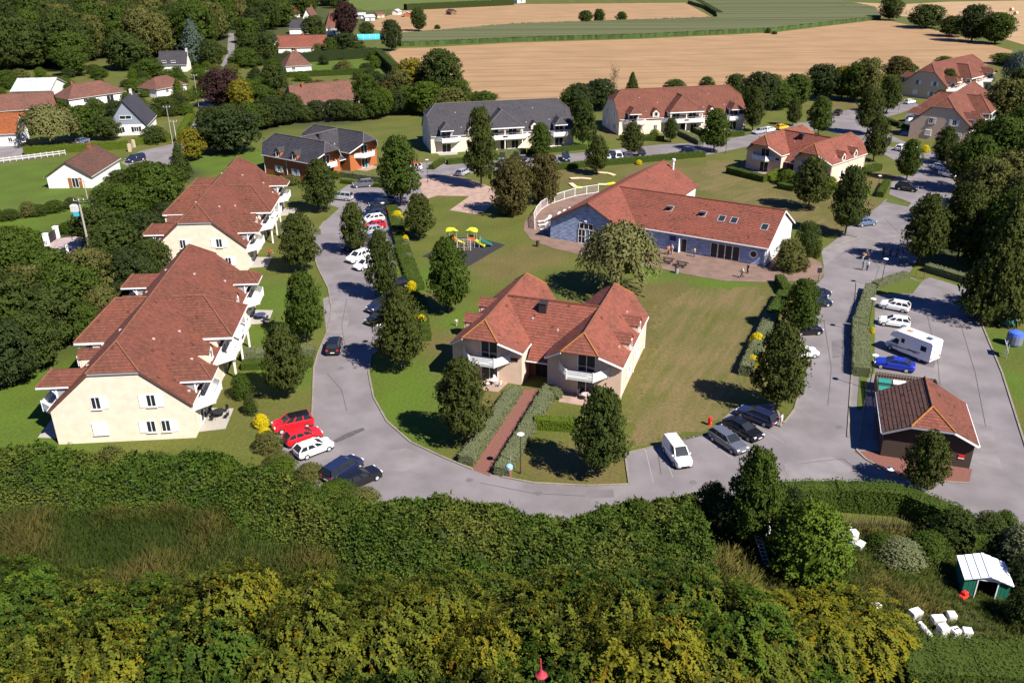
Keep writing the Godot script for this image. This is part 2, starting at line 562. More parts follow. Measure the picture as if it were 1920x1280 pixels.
func crown_mesh(kind: String, sd: int) -> ArrayMesh:
	# crowns are one metre high and one metre wide, standing on their lower edge
	var key := "%s%d" % [kind, sd]
	if crowns.has(key):
		return crowns[key]
	rng.seed = hash(key)
	var b := MB.new()
	match kind:
		"oval", "round", "column", "cone":
			var ns := FastNoiseLite.new()
			ns.seed = hash(key) % 999
			ns.frequency = 0.9
			var lean := rng.randf_range(-0.5, 0.5)
			var n := 78
			for i in n:
				var t := pow((i + 0.5) / n, 1.05)
				var a := i * 2.39996 + rng.randf() * 0.9
				var bump := 1.0 + 0.6 * ns.get_noise_3d(cos(a) * 1.2 + lean * t, t * 3.4, sin(a) * 1.2)
				var w := profile(kind, t) * 0.5 * bump
				var rr := rng.randf_range(0.06, 0.14)
				if kind == "cone":
					rr = 0.05 + 0.07 * (1.0 - t)
				var d := maxf(w - rr * 0.7, 0.0) * rng.randf_range(0.8, 1.12)
				var o := Vector3(cos(a) * d, clampf(t + rng.randf_range(-0.03, 0.03), 0.05, 0.95), sin(a) * d)
				var g := rng.randf_range(0.7, 1.2)
				blob(b, o, Vector3(rr, rr * rng.randf_range(0.5, 0.85), rr), int(rr * rr * 8200.0) + 24, 0.043, g * 0.6, g * 1.4, 0.2)
			for i in 700:   # single twigs that break the outline
				var t := rng.randf_range(0.03, 1.0)
				var a := rng.randf() * TAU
				var bump := 1.0 + 0.6 * ns.get_noise_3d(cos(a) * 1.2 + lean * t, t * 3.4, sin(a) * 1.2)
				var w := profile(kind, t) * 0.5 * bump + rng.randf_range(-0.02, 0.06)
				var o := Vector3(cos(a) * w, t + 0.02, sin(a) * w)
				var d := Vector3(cos(a), 0.5, sin(a)).normalized()
				for q in 4:
					var g := rng.randf_range(0.8, 1.6)
					leaf(b, o + rvec() * 0.016, d, (d + rvec() * 1.3).normalized(), 0.042, 0.014, Color(g * 1.08, g, g * 0.75))
			for i in 7:
				var t := (i + 0.5) / 7.0
				var w := profile(kind, t) * 0.5
				core(b, Vector3(0, lerpf(0.1, 0.86, t), 0), Vector3(w * 0.6, 0.1, w * 0.6), sd + i)
		"bush":
			var n := 84
			for i in n:
				var t := (i + 0.5) / n
				var a := i * 2.39996 + rng.randf()
				var w := sqrt(1.0 - t * t * 0.92) * 0.5
				var rr := rng.randf_range(0.05, 0.14)
				var d := maxf(w - rr * 0.6, 0.0) * rng.randf_range(0.62, 1.12)
				var g := rng.randf_range(0.62, 1.25)
				var warm := 0.3 * rng.randf()
				blob(b, Vector3(cos(a) * d, t * 0.84 + rng.randf_range(-0.08, 0.1), sin(a) * d), Vector3(rr, rr * rng.randf_range(0.6, 1.1), rr), int(rr * rr * 7500.0) + 26, 0.04, g * 0.6, g * 1.45, warm)
			for i in 520:
				var a := rng.randf() * TAU
				var t := sqrt(rng.randf())
				var w := t * 0.52
				var y := sqrt(1.0 - t * t * 0.95) * 0.93 + rng.randf_range(-0.03, 0.07)
				var d := Vector3(cos(a) * t, 1.0 - 0.6 * t, sin(a) * t).normalized()
				for q in 4:
					var g := rng.randf_range(0.8, 1.7)
					leaf(b, Vector3(cos(a) * w, y, sin(a) * w) + d * 0.012 * q + rvec() * 0.012, d, (d + rvec() * 1.2).normalized(), 0.04, 0.012, Color(g * 1.1, g, g * 0.7))
			core(b, Vector3(0, 0.3, 0), Vector3(0.34, 0.4, 0.34), sd)
		"willow":
			for i in 230:
				var a := rng.randf() * TAU
				var w := sqrt(rng.randf()) * 0.5
				var top := 0.99 - 1.25 * w * w * 1.3 + rng.randf_range(-0.12, 0.03)
				var len := rng.randf_range(0.25, 0.62) * top
				var o := Vector3(cos(a) * w, top, sin(a) * w)
				var d := Vector3(cos(a), 0.25, sin(a)).normalized()
				var g0 := rng.randf_range(0.7, 1.2)
				var steps := int(len / 0.021)
				for q in steps:
					var f := float(q) / steps
					var p := o + Vector3(cos(a) * 0.05 * sin(f * 1.4), -len * f, sin(a) * 0.05 * sin(f * 1.4)) + rvec() * 0.012
					var g := g0 * rng.randf_range(0.75, 1.25)
					leaf(b, p, d, (Vector3.DOWN * 1.3 + rvec() + d * 0.3).normalized(), 0.06, 0.013, Color(g * 1.03, g, g * 0.9))
			for i in 900:
				var d := rvec()
				d.y = absf(d.y)
				var g := rng.randf_range(0.7, 1.3)
				leaf(b, Vector3(0, 0.55, 0) + d * Vector3(0.47, 0.42, 0.47) * rng.randf_range(0.85, 1.04), d, (rvec() + Vector3.DOWN).normalized(), 0.06, 0.015, Color(g, g, g * 0.9))
			core(b, Vector3(0, 0.56, 0), Vector3(0.3, 0.3, 0.3), sd)
		"spray":
			# arching sprays all through the crown, hanging at their ends, some of them turned ochre
			for i in 300:
				var t := pow(rng.randf(), 0.7)
				var a := rng.randf() * TAU
				var w := profile("round", t * 0.88) * 0.5
				var start := w * sqrt(rng.randf()) * 0.95
				var len := rng.randf_range(0.1, 0.25)
				var rise := rng.randf_range(0.0, 0.07)
				var turned := rng.randf() < 0.42
				var g0 := rng.randf_range(0.3, 1.3)
				var n := 36
				var az := a + rng.randf_range(-0.7, 0.7)
				var dir := Vector3(cos(az), 0, sin(az))
				var o := Vector3(cos(a) * start, t * 0.9 + 0.03 + rng.randf_range(0.0, 0.07), sin(a) * start)
				for q in n:
					var f := float(q) / n
					var p := o + dir * len * f + Vector3(0, rise * sin(f * 2.4) - 0.16 * f * f, 0) + rvec() * 0.01
					var sd2 := dir.cross(Vector3.UP) * (1.0 if q % 2 else -1.0)
					var al := (sd2 * 0.8 + dir * 0.5 + Vector3.DOWN * (0.1 + 0.7 * f) + rvec() * 0.8).normalized()
					var g := g0 * rng.randf_range(0.6, 1.4)
					var cc := Color(g * 0.85, g * 1.0, g * 0.7)
					if turned and f > 0.3 and rng.randf() < 0.85:
						cc = Color(g * 2.7, g * 1.7, g * 0.6)
					leaf(b, p, (dir * 0.5 + Vector3.UP).normalized(), al, rng.randf_range(0.028, 0.05), 0.012, cc)
			for i in 5:
				var t := (i + 0.5) / 5.0
				var w := profile("round", t) * 0.5
				core(b, Vector3(0, lerpf(0.04, 0.42, t), 0), Vector3(w * 0.55, 0.1, w * 0.55), sd + i)
		"bare":
			for i in 60:
				var a := rng.randf() * TAU
				var t := rng.randf_range(0.3, 0.95)
				for q in 10:
					leaf(b, Vector3(cos(a), 0.6 * q / 10.0, sin(a)) * 0.035 * q + Vector3(0, t * 0.75, 0) + rvec() * 0.05, Vector3.UP, rvec(), 0.06, 0.012, Color(0.9, 0.9, 0.9))
	crowns[key] = b.mesh()
	return crowns[key]

func trunk_mesh(kind: String) -> ArrayMesh:
	var key := "trunk" + kind
	if crowns.has(key):
		return crowns[key]
	rng.seed = hash(key)
	var b := MB.new()
	b.tube(Vector3.ZERO, Vector3(0.01, 0.32, 0), 0.028, 0.019, 7)
	b.tube(Vector3(0.01, 0.32, 0), Vector3(0, 0.82, 0.01), 0.019, 0.006, 6)
	for i in 9:
		var a := i * 2.4
		var y := 0.16 + 0.07 * i
		b.tube(Vector3(0, y, 0), Vector3(cos(a) * (0.3 - 0.02 * i), y + 0.16, sin(a) * (0.3 - 0.02 * i)), 0.009, 0.002, 5)
	crowns[key] = b.mesh()
	return crowns[key]

# kind -> crown shape, share of the height that is bare trunk
const TREES := {"street": ["oval", 0.15], "round": ["round", 0.1], "cone": ["cone", 0.03], "column": ["column", 0.05], "willow": ["willow", 0.06], "bush": ["bush", 0.0], "spray": ["spray", 0.08], "bare": ["bare", 0.1]}
var tree_count := 0

func tree(called: String, kind: String, at: Vector3, h: float, w: float, leaves: String, label: String, category := "tree", group := "", bark := "bark") -> Node3D:
	tree_count += 1
	var o := thing(called, label, category, at, fmod(tree_count * 137.5, 360.0), group)
	if kind == "street":
		w *= [0.86, 0.97, 0.9, 0.82, 1.0][tree_count % 5]
		if leaves == "leaf_dark":
			leaves = ["leaf_dark", "leaf_street", "leaf_mid", "leaf_street"][(tree_count * 7) % 4]
	var low: float = h * TREES[kind][1]
	var tall := h - low
	var variants := 2 if kind in ["column", "willow", "bare"] else 4 if kind == "spray" else 5 if kind == "street" else 3
	part(o, "crown" if category == "tree" else "foliage", crown_mesh(TREES[kind][0], tree_count % variants), M[leaves], Transform3D(Basis.from_scale(Vector3(w, tall, w)), Vector3(0, low, 0)))
	if kind != "bush":
		part(o, "trunk", trunk_mesh("bare" if kind == "bare" else "leafy"), M[bark], Transform3D(Basis.from_scale(Vector3(maxf(w, h * 0.45), h, maxf(w, h * 0.45))), Vector3.ZERO))
	return o

func hedge(called: String, a: Vector3, b: Vector3, w: float, h: float, leaves: String, label: String, group := "") -> Node3D:
	# a clipped hedge from a to b: a dense body with cut leaves all over its faces
	var L := (b - a).length()
	var o := thing(called, label, "hedge", (a + b) * 0.5, rad_to_deg(atan2(-(b - a).z, (b - a).x)), group)
	rng.seed = hash(label)
	var m := MB.new()
	m.col = Color(0.75, 0.75, 0.75)
	var ns := FastNoiseLite.new()
	ns.seed = hash(label) % 1000
	ns.frequency = 0.35
	var n := maxi(2, int(L / 0.9))
	var up := []
	for i in n + 1:
		var x := -L / 2 + L * i / n
		var e := 1.0 + 0.12 * ns.get_noise_2d(x, 3.0)
		var f := 0.06 * ns.get_noise_2d(x, 30.0)
		up.append([Vector3(x, 0, w * 0.46), Vector3(x, h * 0.93 * e, w * 0.44 + f), Vector3(x, h * 0.97 * e, 0), Vector3(x, h * 0.93 * e, -w * 0.44 + f), Vector3(x, 0, -w * 0.46)])
	for i in n:
		for k in 4:
			m.quad(up[i][k], up[i + 1][k], up[i + 1][k + 1], up[i][k + 1])
	m.quad(up[0][0], up[0][1], up[0][3], up[0][4])
	m.quad(up[n][4], up[n][3], up[n][1], up[n][0])
	var area := L * (w + 2.0 * h) + 2.0 * w * h
	var s := 0.17
	for i in mini(int(area * 42.0), 14000):
		var q := rng.randf() * area
		var x := rng.randf_range(-L / 2, L / 2)
		var e := 1.0 + 0.12 * ns.get_noise_2d(x, 3.0)
		var p: Vector3
		var d: Vector3
		if q < L * w:
			p = Vector3(x, h * e, rng.randf_range(-w / 2, w / 2))
			d = Vector3.UP
		elif q < L * (w + 2.0 * h):
			var sg := 1.0 if rng.randf() < 0.5 else -1.0
			p = Vector3(x, rng.randf() * h * e, sg * w / 2)
			d = Vector3(0, 0.2, sg)
		else:
			var sg := 1.0 if rng.randf() < 0.5 else -1.0
			p = Vector3(sg * L / 2, rng.randf() * h, rng.randf_range(-w / 2, w / 2))
			d = Vector3(sg, 0.2, 0)
		var g := rng.randf_range(0.65, 1.35) * (1.0 + 0.25 * ns.get_noise_2d(x * 2.0, p.z * 3.0))
		var al := (rvec() + d * 0.5).normalized()
		leaf(m, p + rvec() * 0.05 - al * s * 0.4, d, al, s * rng.randf_range(0.7, 1.3), s * 0.35, Color(g * 1.05, g, g * 0.9))
	part(o, "foliage", m.mesh(), M[leaves])
	return o

func wood(called: String, kind: String, region: PackedVector2Array, n: int, gap: float, hs: Vector2, ws: Vector2, leaves: Array, label: String, category: String, group: String, avoid := []) -> void:
	# plants set out at random inside a plot, none nearer than gap to the next
	var r := RandomNumberGenerator.new()
	r.seed = hash(label)
	var lo := region[0]
	var hi := region[0]
	for p in region:
		lo = lo.min(p)
		hi = hi.max(p)
	var got := []
	for k in n * 40:
		if got.size() >= n:
			break
		var p := Vector2(r.randf_range(lo.x, hi.x), r.randf_range(lo.y, hi.y))
		if not Geometry2D.is_point_in_polygon(p, region):
			continue
		var free := true
		for q in got:
			if p.distance_squared_to(q) < gap * gap:
				free = false
				break
		for q in avoid:
			if free and p.distance_squared_to(Vector2(q.x, q.y)) < q.z * q.z:
				free = false
		if free:
			got.append(p)
			tree(called, kind, at(p.x, p.y), r.randf_range(hs.x, hs.y), r.randf_range(ws.x, ws.y), leaves[r.randi() % leaves.size()], label, category, group)

func row_of(called: String, kind: String, a: Vector3, b: Vector3, gap: float, hs: Vector2, ws: Vector2, leaves: Array, label: String, category: String, group: String) -> void:
	var r := RandomNumberGenerator.new()
	r.seed = hash(label)
	var n := maxi(1, int(a.distance_to(b) / gap))
	for i in n:
		var p := a.lerp(b, (i + r.randf_range(0.25, 0.75)) / n)
		tree(called, kind, p + Vector3(r.randf_range(-0.6, 0.6), 0, r.randf_range(-0.6, 0.6)), r.randf_range(hs.x, hs.y), r.randf_range(ws.x, ws.y), leaves[r.randi() % leaves.size()], label, category, group)
# ---------------------------------------------------------------- buildings
var shared := {}

func kept(key: String, make: Callable) -> ArrayMesh:
	if not shared.has(key):
		var b := MB.new()
		make.call(b)
		shared[key] = b.mesh()
	return shared[key]

func face(at: Vector3, out: Vector3) -> Transform3D:
	# axes of a piece on a wall: x along the wall, y up, z out of it
	var z := out.normalized()
	var x := Vector3.UP.cross(z).normalized()
	return Transform3D(Basis(x, z.cross(x), z), at)

func frame_mesh(w: float, h: float, mullions: int, bars: int) -> ArrayMesh:
	return kept("frame%.2f_%.2f_%d_%d" % [w, h, mullions, bars], func(b: MB):
		b.box(Vector3(-w / 2, 0, 0), Vector3(-w / 2 + 0.07, h, 0.07))
		b.box(Vector3(w / 2 - 0.07, 0, 0), Vector3(w / 2, h, 0.07))
		b.box(Vector3(-w / 2 + 0.07, 0, 0), Vector3(w / 2 - 0.07, 0.07, 0.07))
		b.box(Vector3(-w / 2 + 0.07, h - 0.07, 0), Vector3(w / 2 - 0.07, h, 0.07))
		for i in mullions:
			var x := -w / 2 + w * (i + 1) / (mullions + 1)
			b.box(Vector3(x - 0.035, 0.07, 0), Vector3(x + 0.035, h - 0.07, 0.065))
		for i in bars:
			var y := h * (i + 1) / (bars + 1)
			b.box(Vector3(-w / 2 + 0.07, y - 0.03, 0), Vector3(w / 2 - 0.07, y + 0.03, 0.06)))

func window(o: Node, at: Vector3, out: Vector3, w: float, h: float, left := 0, right := 0, frame: Material = null, shutter: Material = null, mullions := 1, bars := 0, sill := true) -> void:
	# left / right: 1 an open shutter beside the window, 2 a shutter closed over it
	var t := face(at, out)
	var f := part(o, "window" if sill else "glass_door", frame_mesh(w, h, mullions, bars), frame if frame else M.white, t)
	part(f, "pane", kept("pane%.2f_%.2f" % [w, h], func(b: MB): b.box(Vector3(-w / 2 + 0.05, 0.05, -0.02), Vector3(w / 2 - 0.05, h - 0.05, 0.025))), M.glass)
	if sill:
		part(f, "sill", kept("sill%.2f" % w, func(b: MB): b.box(Vector3(-w / 2 - 0.08, -0.09, 0), Vector3(w / 2 + 0.08, -0.003, 0.14))), M.white_dull)
	for s in [[left, -1.0], [right, 1.0]]:
		if s[0] > 0:
			var sw := w / 2.0 if s[0] == 2 or w > 1.1 else w
			sw = minf(sw, 0.72)
			var x: float = s[1] * (w / 2 + sw / 2 + 0.03) if s[0] == 1 else s[1] * w / 4
			if s[0] == 2:
				sw = w / 2 + 0.02
			part(f, "shutter", kept("shutter%.2f_%.2f" % [sw, h], func(b: MB):
				b.box(Vector3(-sw / 2 + 0.01, 0, 0), Vector3(sw / 2 - 0.01, h, 0.04))
				for k in 3:
					b.box(Vector3(-sw / 2 + 0.03, h * (0.12 + 0.36 * k), 0.04), Vector3(sw / 2 - 0.03, h * (0.12 + 0.36 * k) + 0.09, 0.06))), shutter if shutter else M.white, Transform3D(Basis(), Vector3(x, 0, 0.03 if s[0] == 1 else 0.075)))

func roof(o: Node, called: String, p: Array, m: Material, step := 0.38, thick := 0.14, flat := false) -> void:
	var b := MB.new()
	if MB.newell(p).y < 0.0:
		p = p.duplicate()
		p.reverse()
	b.courses(p, step, 0.045, thick, 0.0 if flat else 0.34)
	part(o, called, b.mesh(), m)

func ridge(o: Node, a: Vector3, b: Vector3, m: Material, r := 0.13, called := "ridge_tiles") -> void:
	# a run of half-round tiles, each lapping the next
	var mb := MB.new()
	var n := maxi(1, int(round((b - a).length() / 0.45)))
	rng.seed = n * 77
	for i in n:
		var g := rng.randf_range(0.8, 1.15)
		mb.col = Color(g, g, g * rng.randf_range(0.8, 1.0))
		mb.tube(a.lerp(b, float(i) / n), a.lerp(b, (i + 1.08) / n), r * 0.9, r, 6, true)
	part(o, called, mb.mesh(), m)

func board(o: Node, called: String, a: Vector3, b: Vector3, w: float, h: float, m: Material) -> void:
	var mb := MB.new()
	mb.bar(a, b, w, h)
	part(o, called, mb.mesh(), m)

func railing(o: Node, pts: Array, h: float, m: Material) -> void:
	# posts and four separate boards along a line of points at floor height
	for i in pts.size() - 1:
		var a: Vector3 = pts[i]
		var b: Vector3 = pts[i + 1]
		for k in 4:
			var y: float = 0.02 + k * h * 0.262
			var t := 0.2 if k < 3 else 0.1
			var mb := MB.new()
			mb.bar(a + Vector3.UP * (y + t / 2), b + Vector3.UP * (y + t / 2), 0.045, t)
			part(o, "rail_board" if k < 3 else "handrail", mb.mesh(), m)
		var n := maxi(1, int((b - a).length() / 2.2))
		for k in n + (1 if i == pts.size() - 2 else 0):
			var mb := MB.new()
			var p := a.lerp(b, float(k) / n)
			mb.box(p + Vector3(-0.05, -0.25, -0.05), p + Vector3(0.05, h + 0.04, 0.05))
			part(o, "rail_post", mb.mesh(), m)

func slab_part(o: Node, called: String, p: Array, thick: float, m: Material) -> void:
	var mb := MB.new()
	mb.slab(p, thick)
	part(o, called, mb.mesh(), m)

func arc(o: Node, a: Vector3, b: Vector3, m: Material) -> void:
	# a curved brace from a post up to the eave
	var mb := MB.new()
	var c := Vector3(a.x, b.y, a.z)
	for i in 6:
		var t0 := i / 6.0
		var t1 := (i + 1) / 6.0
		var p := a.lerp(c, t0).lerp(c.lerp(b, t0), t0)
		var q := a.lerp(c, t1).lerp(c.lerp(b, t1), t1)
		mb.bar(p, q, 0.09, 0.09, Vector3(0.3, 0.2, 0.9))
	part(o, "brace", mb.mesh(), m)

func rot(p: Array, s: float) -> Array:
	# the same points on the far side of the building
	var r := []
	for x in p:
		r.append(Vector3(x.x * s, x.y, x.z * s))
	return r

func long_block(label: String, at: Vector3, turn: float, group: String) -> Node3D:
	# long two-storey holiday block: half-hipped roof, a hipped cross wing and corner dormers over balconies on both long sides
	var o := thing("apartment_block", label, "building", at, turn, group)
	o.set_meta("base", "apartment_block")
	var hl := 18.0
	var hw := 7.06
	var e := 4.25
	var hh := 8.15
	var r := 10.46
	var k := 2.63
	var rx := hl - 2.5
	var b := MB.new()
	b.box(Vector3(-hl, -0.3, -hw), Vector3(hl, e, hw))
	part(o, "wall", b.mesh(), M.cream)
	for s in [-1.0, 1.0]:
		b = MB.new()
		var x0: float = s * hl
		var x1: float = s * (hl - 0.3)
		var p := [Vector3(x0, e + 0.002, hw), Vector3(x0, e + 0.002, -hw), Vector3(x0, hh - 0.1, -k), Vector3(x0, hh - 0.1, k)]
		if s < 0:
			p.reverse()
		b.slab(p, 0.3)
		part(o, "gable_wall", b.mesh(), M.cream)
		var out := Vector3(s, 0, 0)
		# windows of the gable wall, left and right as seen from outside
		var sx: float = -s
		window(o, Vector3(x0, 4.0, sx * -2.35), out, 0.95, 1.45, 0, 1)
		window(o, Vector3(x0, 4.0, sx * 3.2), out, 0.95, 1.45, 1, 1)
		window(o, Vector3(x0, 0.95, sx * -2.5), out, 1.5, 1.45, 2, 2)
		window(o, Vector3(x0, 0.95, sx * 2.7), out, 0.95, 1.4, 1, 0)
		window(o, Vector3(x0, 0.95, sx * 4.2), out, 0.95, 1.4, 0, 1)
		roof(o, "roof_hip", rot([Vector3(hl + 0.18, hh, k + 0.05), Vector3(hl + 0.18, hh, -k - 0.05), Vector3(rx, r, 0)], s), M.tile_red)
		board(o, "fascia", Vector3(s * (hl + 0.14), hh - 0.1, -k), Vector3(s * (hl + 0.14), hh - 0.1, k), 0.06, 0.2, M.steel)
		for z in [-1.0, 1.0]:
			ridge(o, Vector3(s * (hl + 0.2), hh + 0.05, z * (k + 0.05)), Vector3(s * rx, r + 0.08, 0), M.ridge, 0.11)
			board(o, "verge_board", Vector3(s * (hl + 0.16), e - 0.33, z * (hw + 0.24)), Vector3(s * (hl + 0.16), hh - 0.16, z * k), 0.05, 0.16, M.tile_brown)
	ridge(o, Vector3(-rx, r + 0.06, 0), Vector3(rx, r + 0.06, 0), M.ridge)
	for s in [-1.0, 1.0]:
		long_side(o, s)
	return o

func long_side(o: Node3D, s: float) -> void:
	var hl := 18.0
	var hw := 7.06
	var e := 4.25
	var hh := 8.15
	var r := 10.46
	var k := 2.63
	var rx := hl - 2.5
	var eo := 0.27
	var V := func(x: float, y: float, z: float) -> Vector3: return Vector3(x * s, y, z * s)
	var out := Vector3(0, 0, s)
	roof(o, "roof", rot([Vector3(-hl - 0.18, e - 0.24, hw + eo), Vector3(hl + 0.18, e - 0.24, hw + eo), Vector3(hl + 0.18, hh, k), Vector3(rx, r, 0), Vector3(-rx, r, 0), Vector3(-hl - 0.18, hh, k)], s), M.tile_red)
	board(o, "gutter", V.call(-hl, e - 0.26, hw + eo + 0.05), V.call(hl, e - 0.26, hw + eo + 0.05), 0.1, 0.1, M.white)
	# cross wing
	var cx := 4.8
	var ch := 5.66
	var cr := 9.14
	var cz := 9.03
	roof(o, "roof_wing", rot([Vector3(-cx, ch, 5.0), Vector3(-cx, ch, cz), Vector3(0, cr, 5.15), Vector3(0, cr, 1.3)], s), M.tile_red)
	roof(o, "roof_wing", rot([Vector3(cx, ch, cz), Vector3(cx, ch, 5.0), Vector3(0, cr, 1.3), Vector3(0, cr, 5.15)], s), M.tile_red)
	roof(o, "roof_wing", rot([Vector3(-cx, ch, cz), Vector3(cx, ch, cz), Vector3(0, cr, 5.15)], s), M.tile_red)
	ridge(o, V.call(0, cr + 0.05, 1.4), V.call(0, cr + 0.05, 5.15), M.ridge)
	for t in [-1.0, 1.0]:
		ridge(o, V.call(t * cx, ch + 0.06, cz), V.call(0, cr + 0.05, 5.15), M.ridge, 0.11)
		board(o, "fascia", V.call(t * cx, ch - 0.16, 5.4), V.call(t * cx, ch - 0.16, cz), 0.06, 0.24, M.white)
	board(o, "fascia", V.call(-cx, ch - 0.16, cz), V.call(cx, ch - 0.16, cz), 0.06, 0.24, M.white)
	var b := MB.new()
	b.box(Vector3(-4.6, 4.26, 3.5), Vector3(4.6, ch - 0.05, hw + 0.02))
	if s < 0:
		b = MB.new()
		b.box(Vector3(-4.6, 4.26, -hw - 0.02), Vector3(4.6, ch - 0.05, -3.5))
	part(o, "wing_wall", b.mesh(), M.cream)
	slab_part(o, "wing_soffit", rot([Vector3(-cx + 0.05, ch - 0.08, 5.6), Vector3(-cx + 0.05, ch - 0.08, cz - 0.05), Vector3(cx - 0.05, ch - 0.08, cz - 0.05), Vector3(cx - 0.05, ch - 0.08, 5.6)], s), 0.08, M.white_dull)
	for x in [-2.3, 2.3]:
		window(o, V.call(x, 2.98, hw + 0.02), out, 2.1, 2.1, 0, 0, null, null, 1, 0, false)
	for x in [-2.9, 2.9]:
		window(o, V.call(x, 0.05, hw), out, 1.8, 2.1, 0, 0, null, null, 1, 0, false)
	window(o, V.call(0, 0.05, hw), out, 1.5, 2.2, 0, 0, M.dark_wood, null, 1, 0, false)
	for x in [-4.4, 0.0, 4.4]:
		b = MB.new()
		var p: Vector3 = V.call(x, 0, cz - 0.35)
		b.box(p + Vector3(-0.11, 0, -0.11), p + Vector3(0.11, ch - 0.18, 0.11))
		part(o, "post", b.mesh(), M.white_wall)
	arc(o, V.call(4.4, 3.9, cz - 0.35), V.call(3.2, ch - 0.3, cz - 0.35), M.white)
	arc(o, V.call(-4.4, 3.9, cz - 0.35), V.call(-3.2, ch - 0.3, cz - 0.35), M.white)
	slab_part(o, "balcony_floor", rot([Vector3(-6.3, 2.95, hw), Vector3(-4.8, 2.95, 9.0), Vector3(4.8, 2.95, 9.0), Vector3(6.3, 2.95, hw)], s), 0.22, M.white_dull)
	railing(o, [V.call(-6.3, 2.95, hw + 0.05), V.call(-4.8, 2.95, 9.0), V.call(4.8, 2.95, 9.0), V.call(6.3, 2.95, hw + 0.05)], 1.0, M.white)
	b = MB.new()
	b.xf = face(V.call(0, 3.3, 9.04), out)
	b.box(Vector3(-0.6, 0, 0), Vector3(0.6, 0.35, 0.03))
	part(o, "name_plaque", b.mesh(), M.plum)
	for q in [[-11.0, 2.2], [-10.2, 5.6], [-6.4, 3.6], [-16.2, 6.6], [8.6, 2.0], [12.2, 4.8], [6.2, 5.2]]:
		b = MB.new()
		b.xf = face(V.call(q[0], 10.46 - q[1] * 0.8796, q[1]), out)
		b.bbox(Vector3(-0.11, -0.05, -0.15), Vector3(0.11, 0.16, 0.15), 0.04)
		part(o, "tile_vent", b.mesh(), M.pale_pink)
	# corner dormers
	for t in [-1.0, 1.0]:
		var dx: float = t * 14.2
		var de := 5.66
		var dr := 6.98
		roof(o, "roof_dormer", rot([Vector3(dx - 1.6, de, 5.3), Vector3(dx - 1.6, de, 9.05), Vector3(dx, dr, 7.7), Vector3(dx, dr, 3.7)], s), M.tile_red)
		roof(o, "roof_dormer", rot([Vector3(dx + 1.6, de, 9.05), Vector3(dx + 1.6, de, 5.3), Vector3(dx, dr, 3.7), Vector3(dx, dr, 7.7)], s), M.tile_red)
		roof(o, "roof_dormer", rot([Vector3(dx - 1.6, de, 9.05), Vector3(dx + 1.6, de, 9.05), Vector3(dx, dr, 7.7)], s), M.tile_red)
		for u in [-1.6, 1.6]:
			board(o, "fascia", V.call(dx + u, de - 0.12, 5.7), V.call(dx + u, de - 0.12, 9.05), 0.05, 0.18, M.white)
			ridge(o, V.call(dx + u, de + 0.04, 9.05), V.call(dx, dr + 0.04, 7.7), M.ridge, 0.09)
			arc(o, V.call(dx + u * 0.85, 4.2, hw + 0.1), V.call(dx + u * 0.85, de - 0.15, 8.9), M.white)
			b = MB.new()
			var p: Vector3 = V.call(dx + u * 0.85, 0, hw + 0.08)
			b.box(p + Vector3(-0.08, 4.0, -0.08), p + Vector3(0.08, de - 0.1, 0.08))
			part(o, "post", b.mesh(), M.white)
		board(o, "fascia", V.call(dx - 1.6, de - 0.12, 9.05), V.call(dx + 1.6, de - 0.12, 9.05), 0.05, 0.18, M.white)
		b = MB.new()
		var q0: Vector3 = V.call(dx - 1.35, 4.0, 4.2)
		var q1: Vector3 = V.call(dx + 1.35, de - 0.04, hw + 0.02)
		b.box(Vector3(minf(q0.x, q1.x), q0.y, minf(q0.z, q1.z)), Vector3(maxf(q0.x, q1.x), q1.y, maxf(q0.z, q1.z)))
		part(o, "dormer_wall", b.mesh(), M.steel)
		window(o, V.call(dx, 2.98, hw + 0.03), out, 2.2, 2.3, 0, 0, null, null, 1, 0, false)
		window(o, V.call(dx, 0.05, hw), out, 2.2, 2.1, 0, 0, null, null, 1, 0, false)
		slab_part(o, "balcony_floor", rot([Vector3(dx - 2.9, 2.95, hw), Vector3(dx - 1.3, 2.95, 8.95), Vector3(dx + 1.9, 2.95, 8.95), Vector3(dx + 3.6, 2.95, hw)] if t < 0 else [Vector3(dx - 3.6, 2.95, hw), Vector3(dx - 1.9, 2.95, 8.95), Vector3(dx + 1.3, 2.95, 8.95), Vector3(dx + 2.9, 2.95, hw)], s), 0.22, M.white_dull)
		railing(o, [V.call(dx - (2.9 if t < 0 else 3.6), 2.95, hw + 0.05), V.call(dx - (1.3 if t < 0 else 1.9), 2.95, 8.95), V.call(dx + (1.9 if t < 0 else 1.3), 2.95, 8.95), V.call(dx + (3.6 if t < 0 else 2.9), 2.95, hw + 0.05)], 1.0, M.white)
		# small gabled dormer between corner and wing
		gable_dormer(o, V.call(t * 7.9, e - 0.1, hw + 0.06), out, 0.9, 5.55, 6.4, 3.1, M.cream, M.tile_red)
		window(o, V.call(t * 7.9, 0.95, hw), out, 0.95, 1.35, 0, 0)
		slab_part(o, "patio", rot([Vector3(dx - 2.6, 0.06, hw), Vector3(dx - 2.2, 0.06, 9.8), Vector3(dx + 2.2, 0.06, 9.8), Vector3(dx + 2.6, 0.06, hw)], s), 0.3, M.concrete)

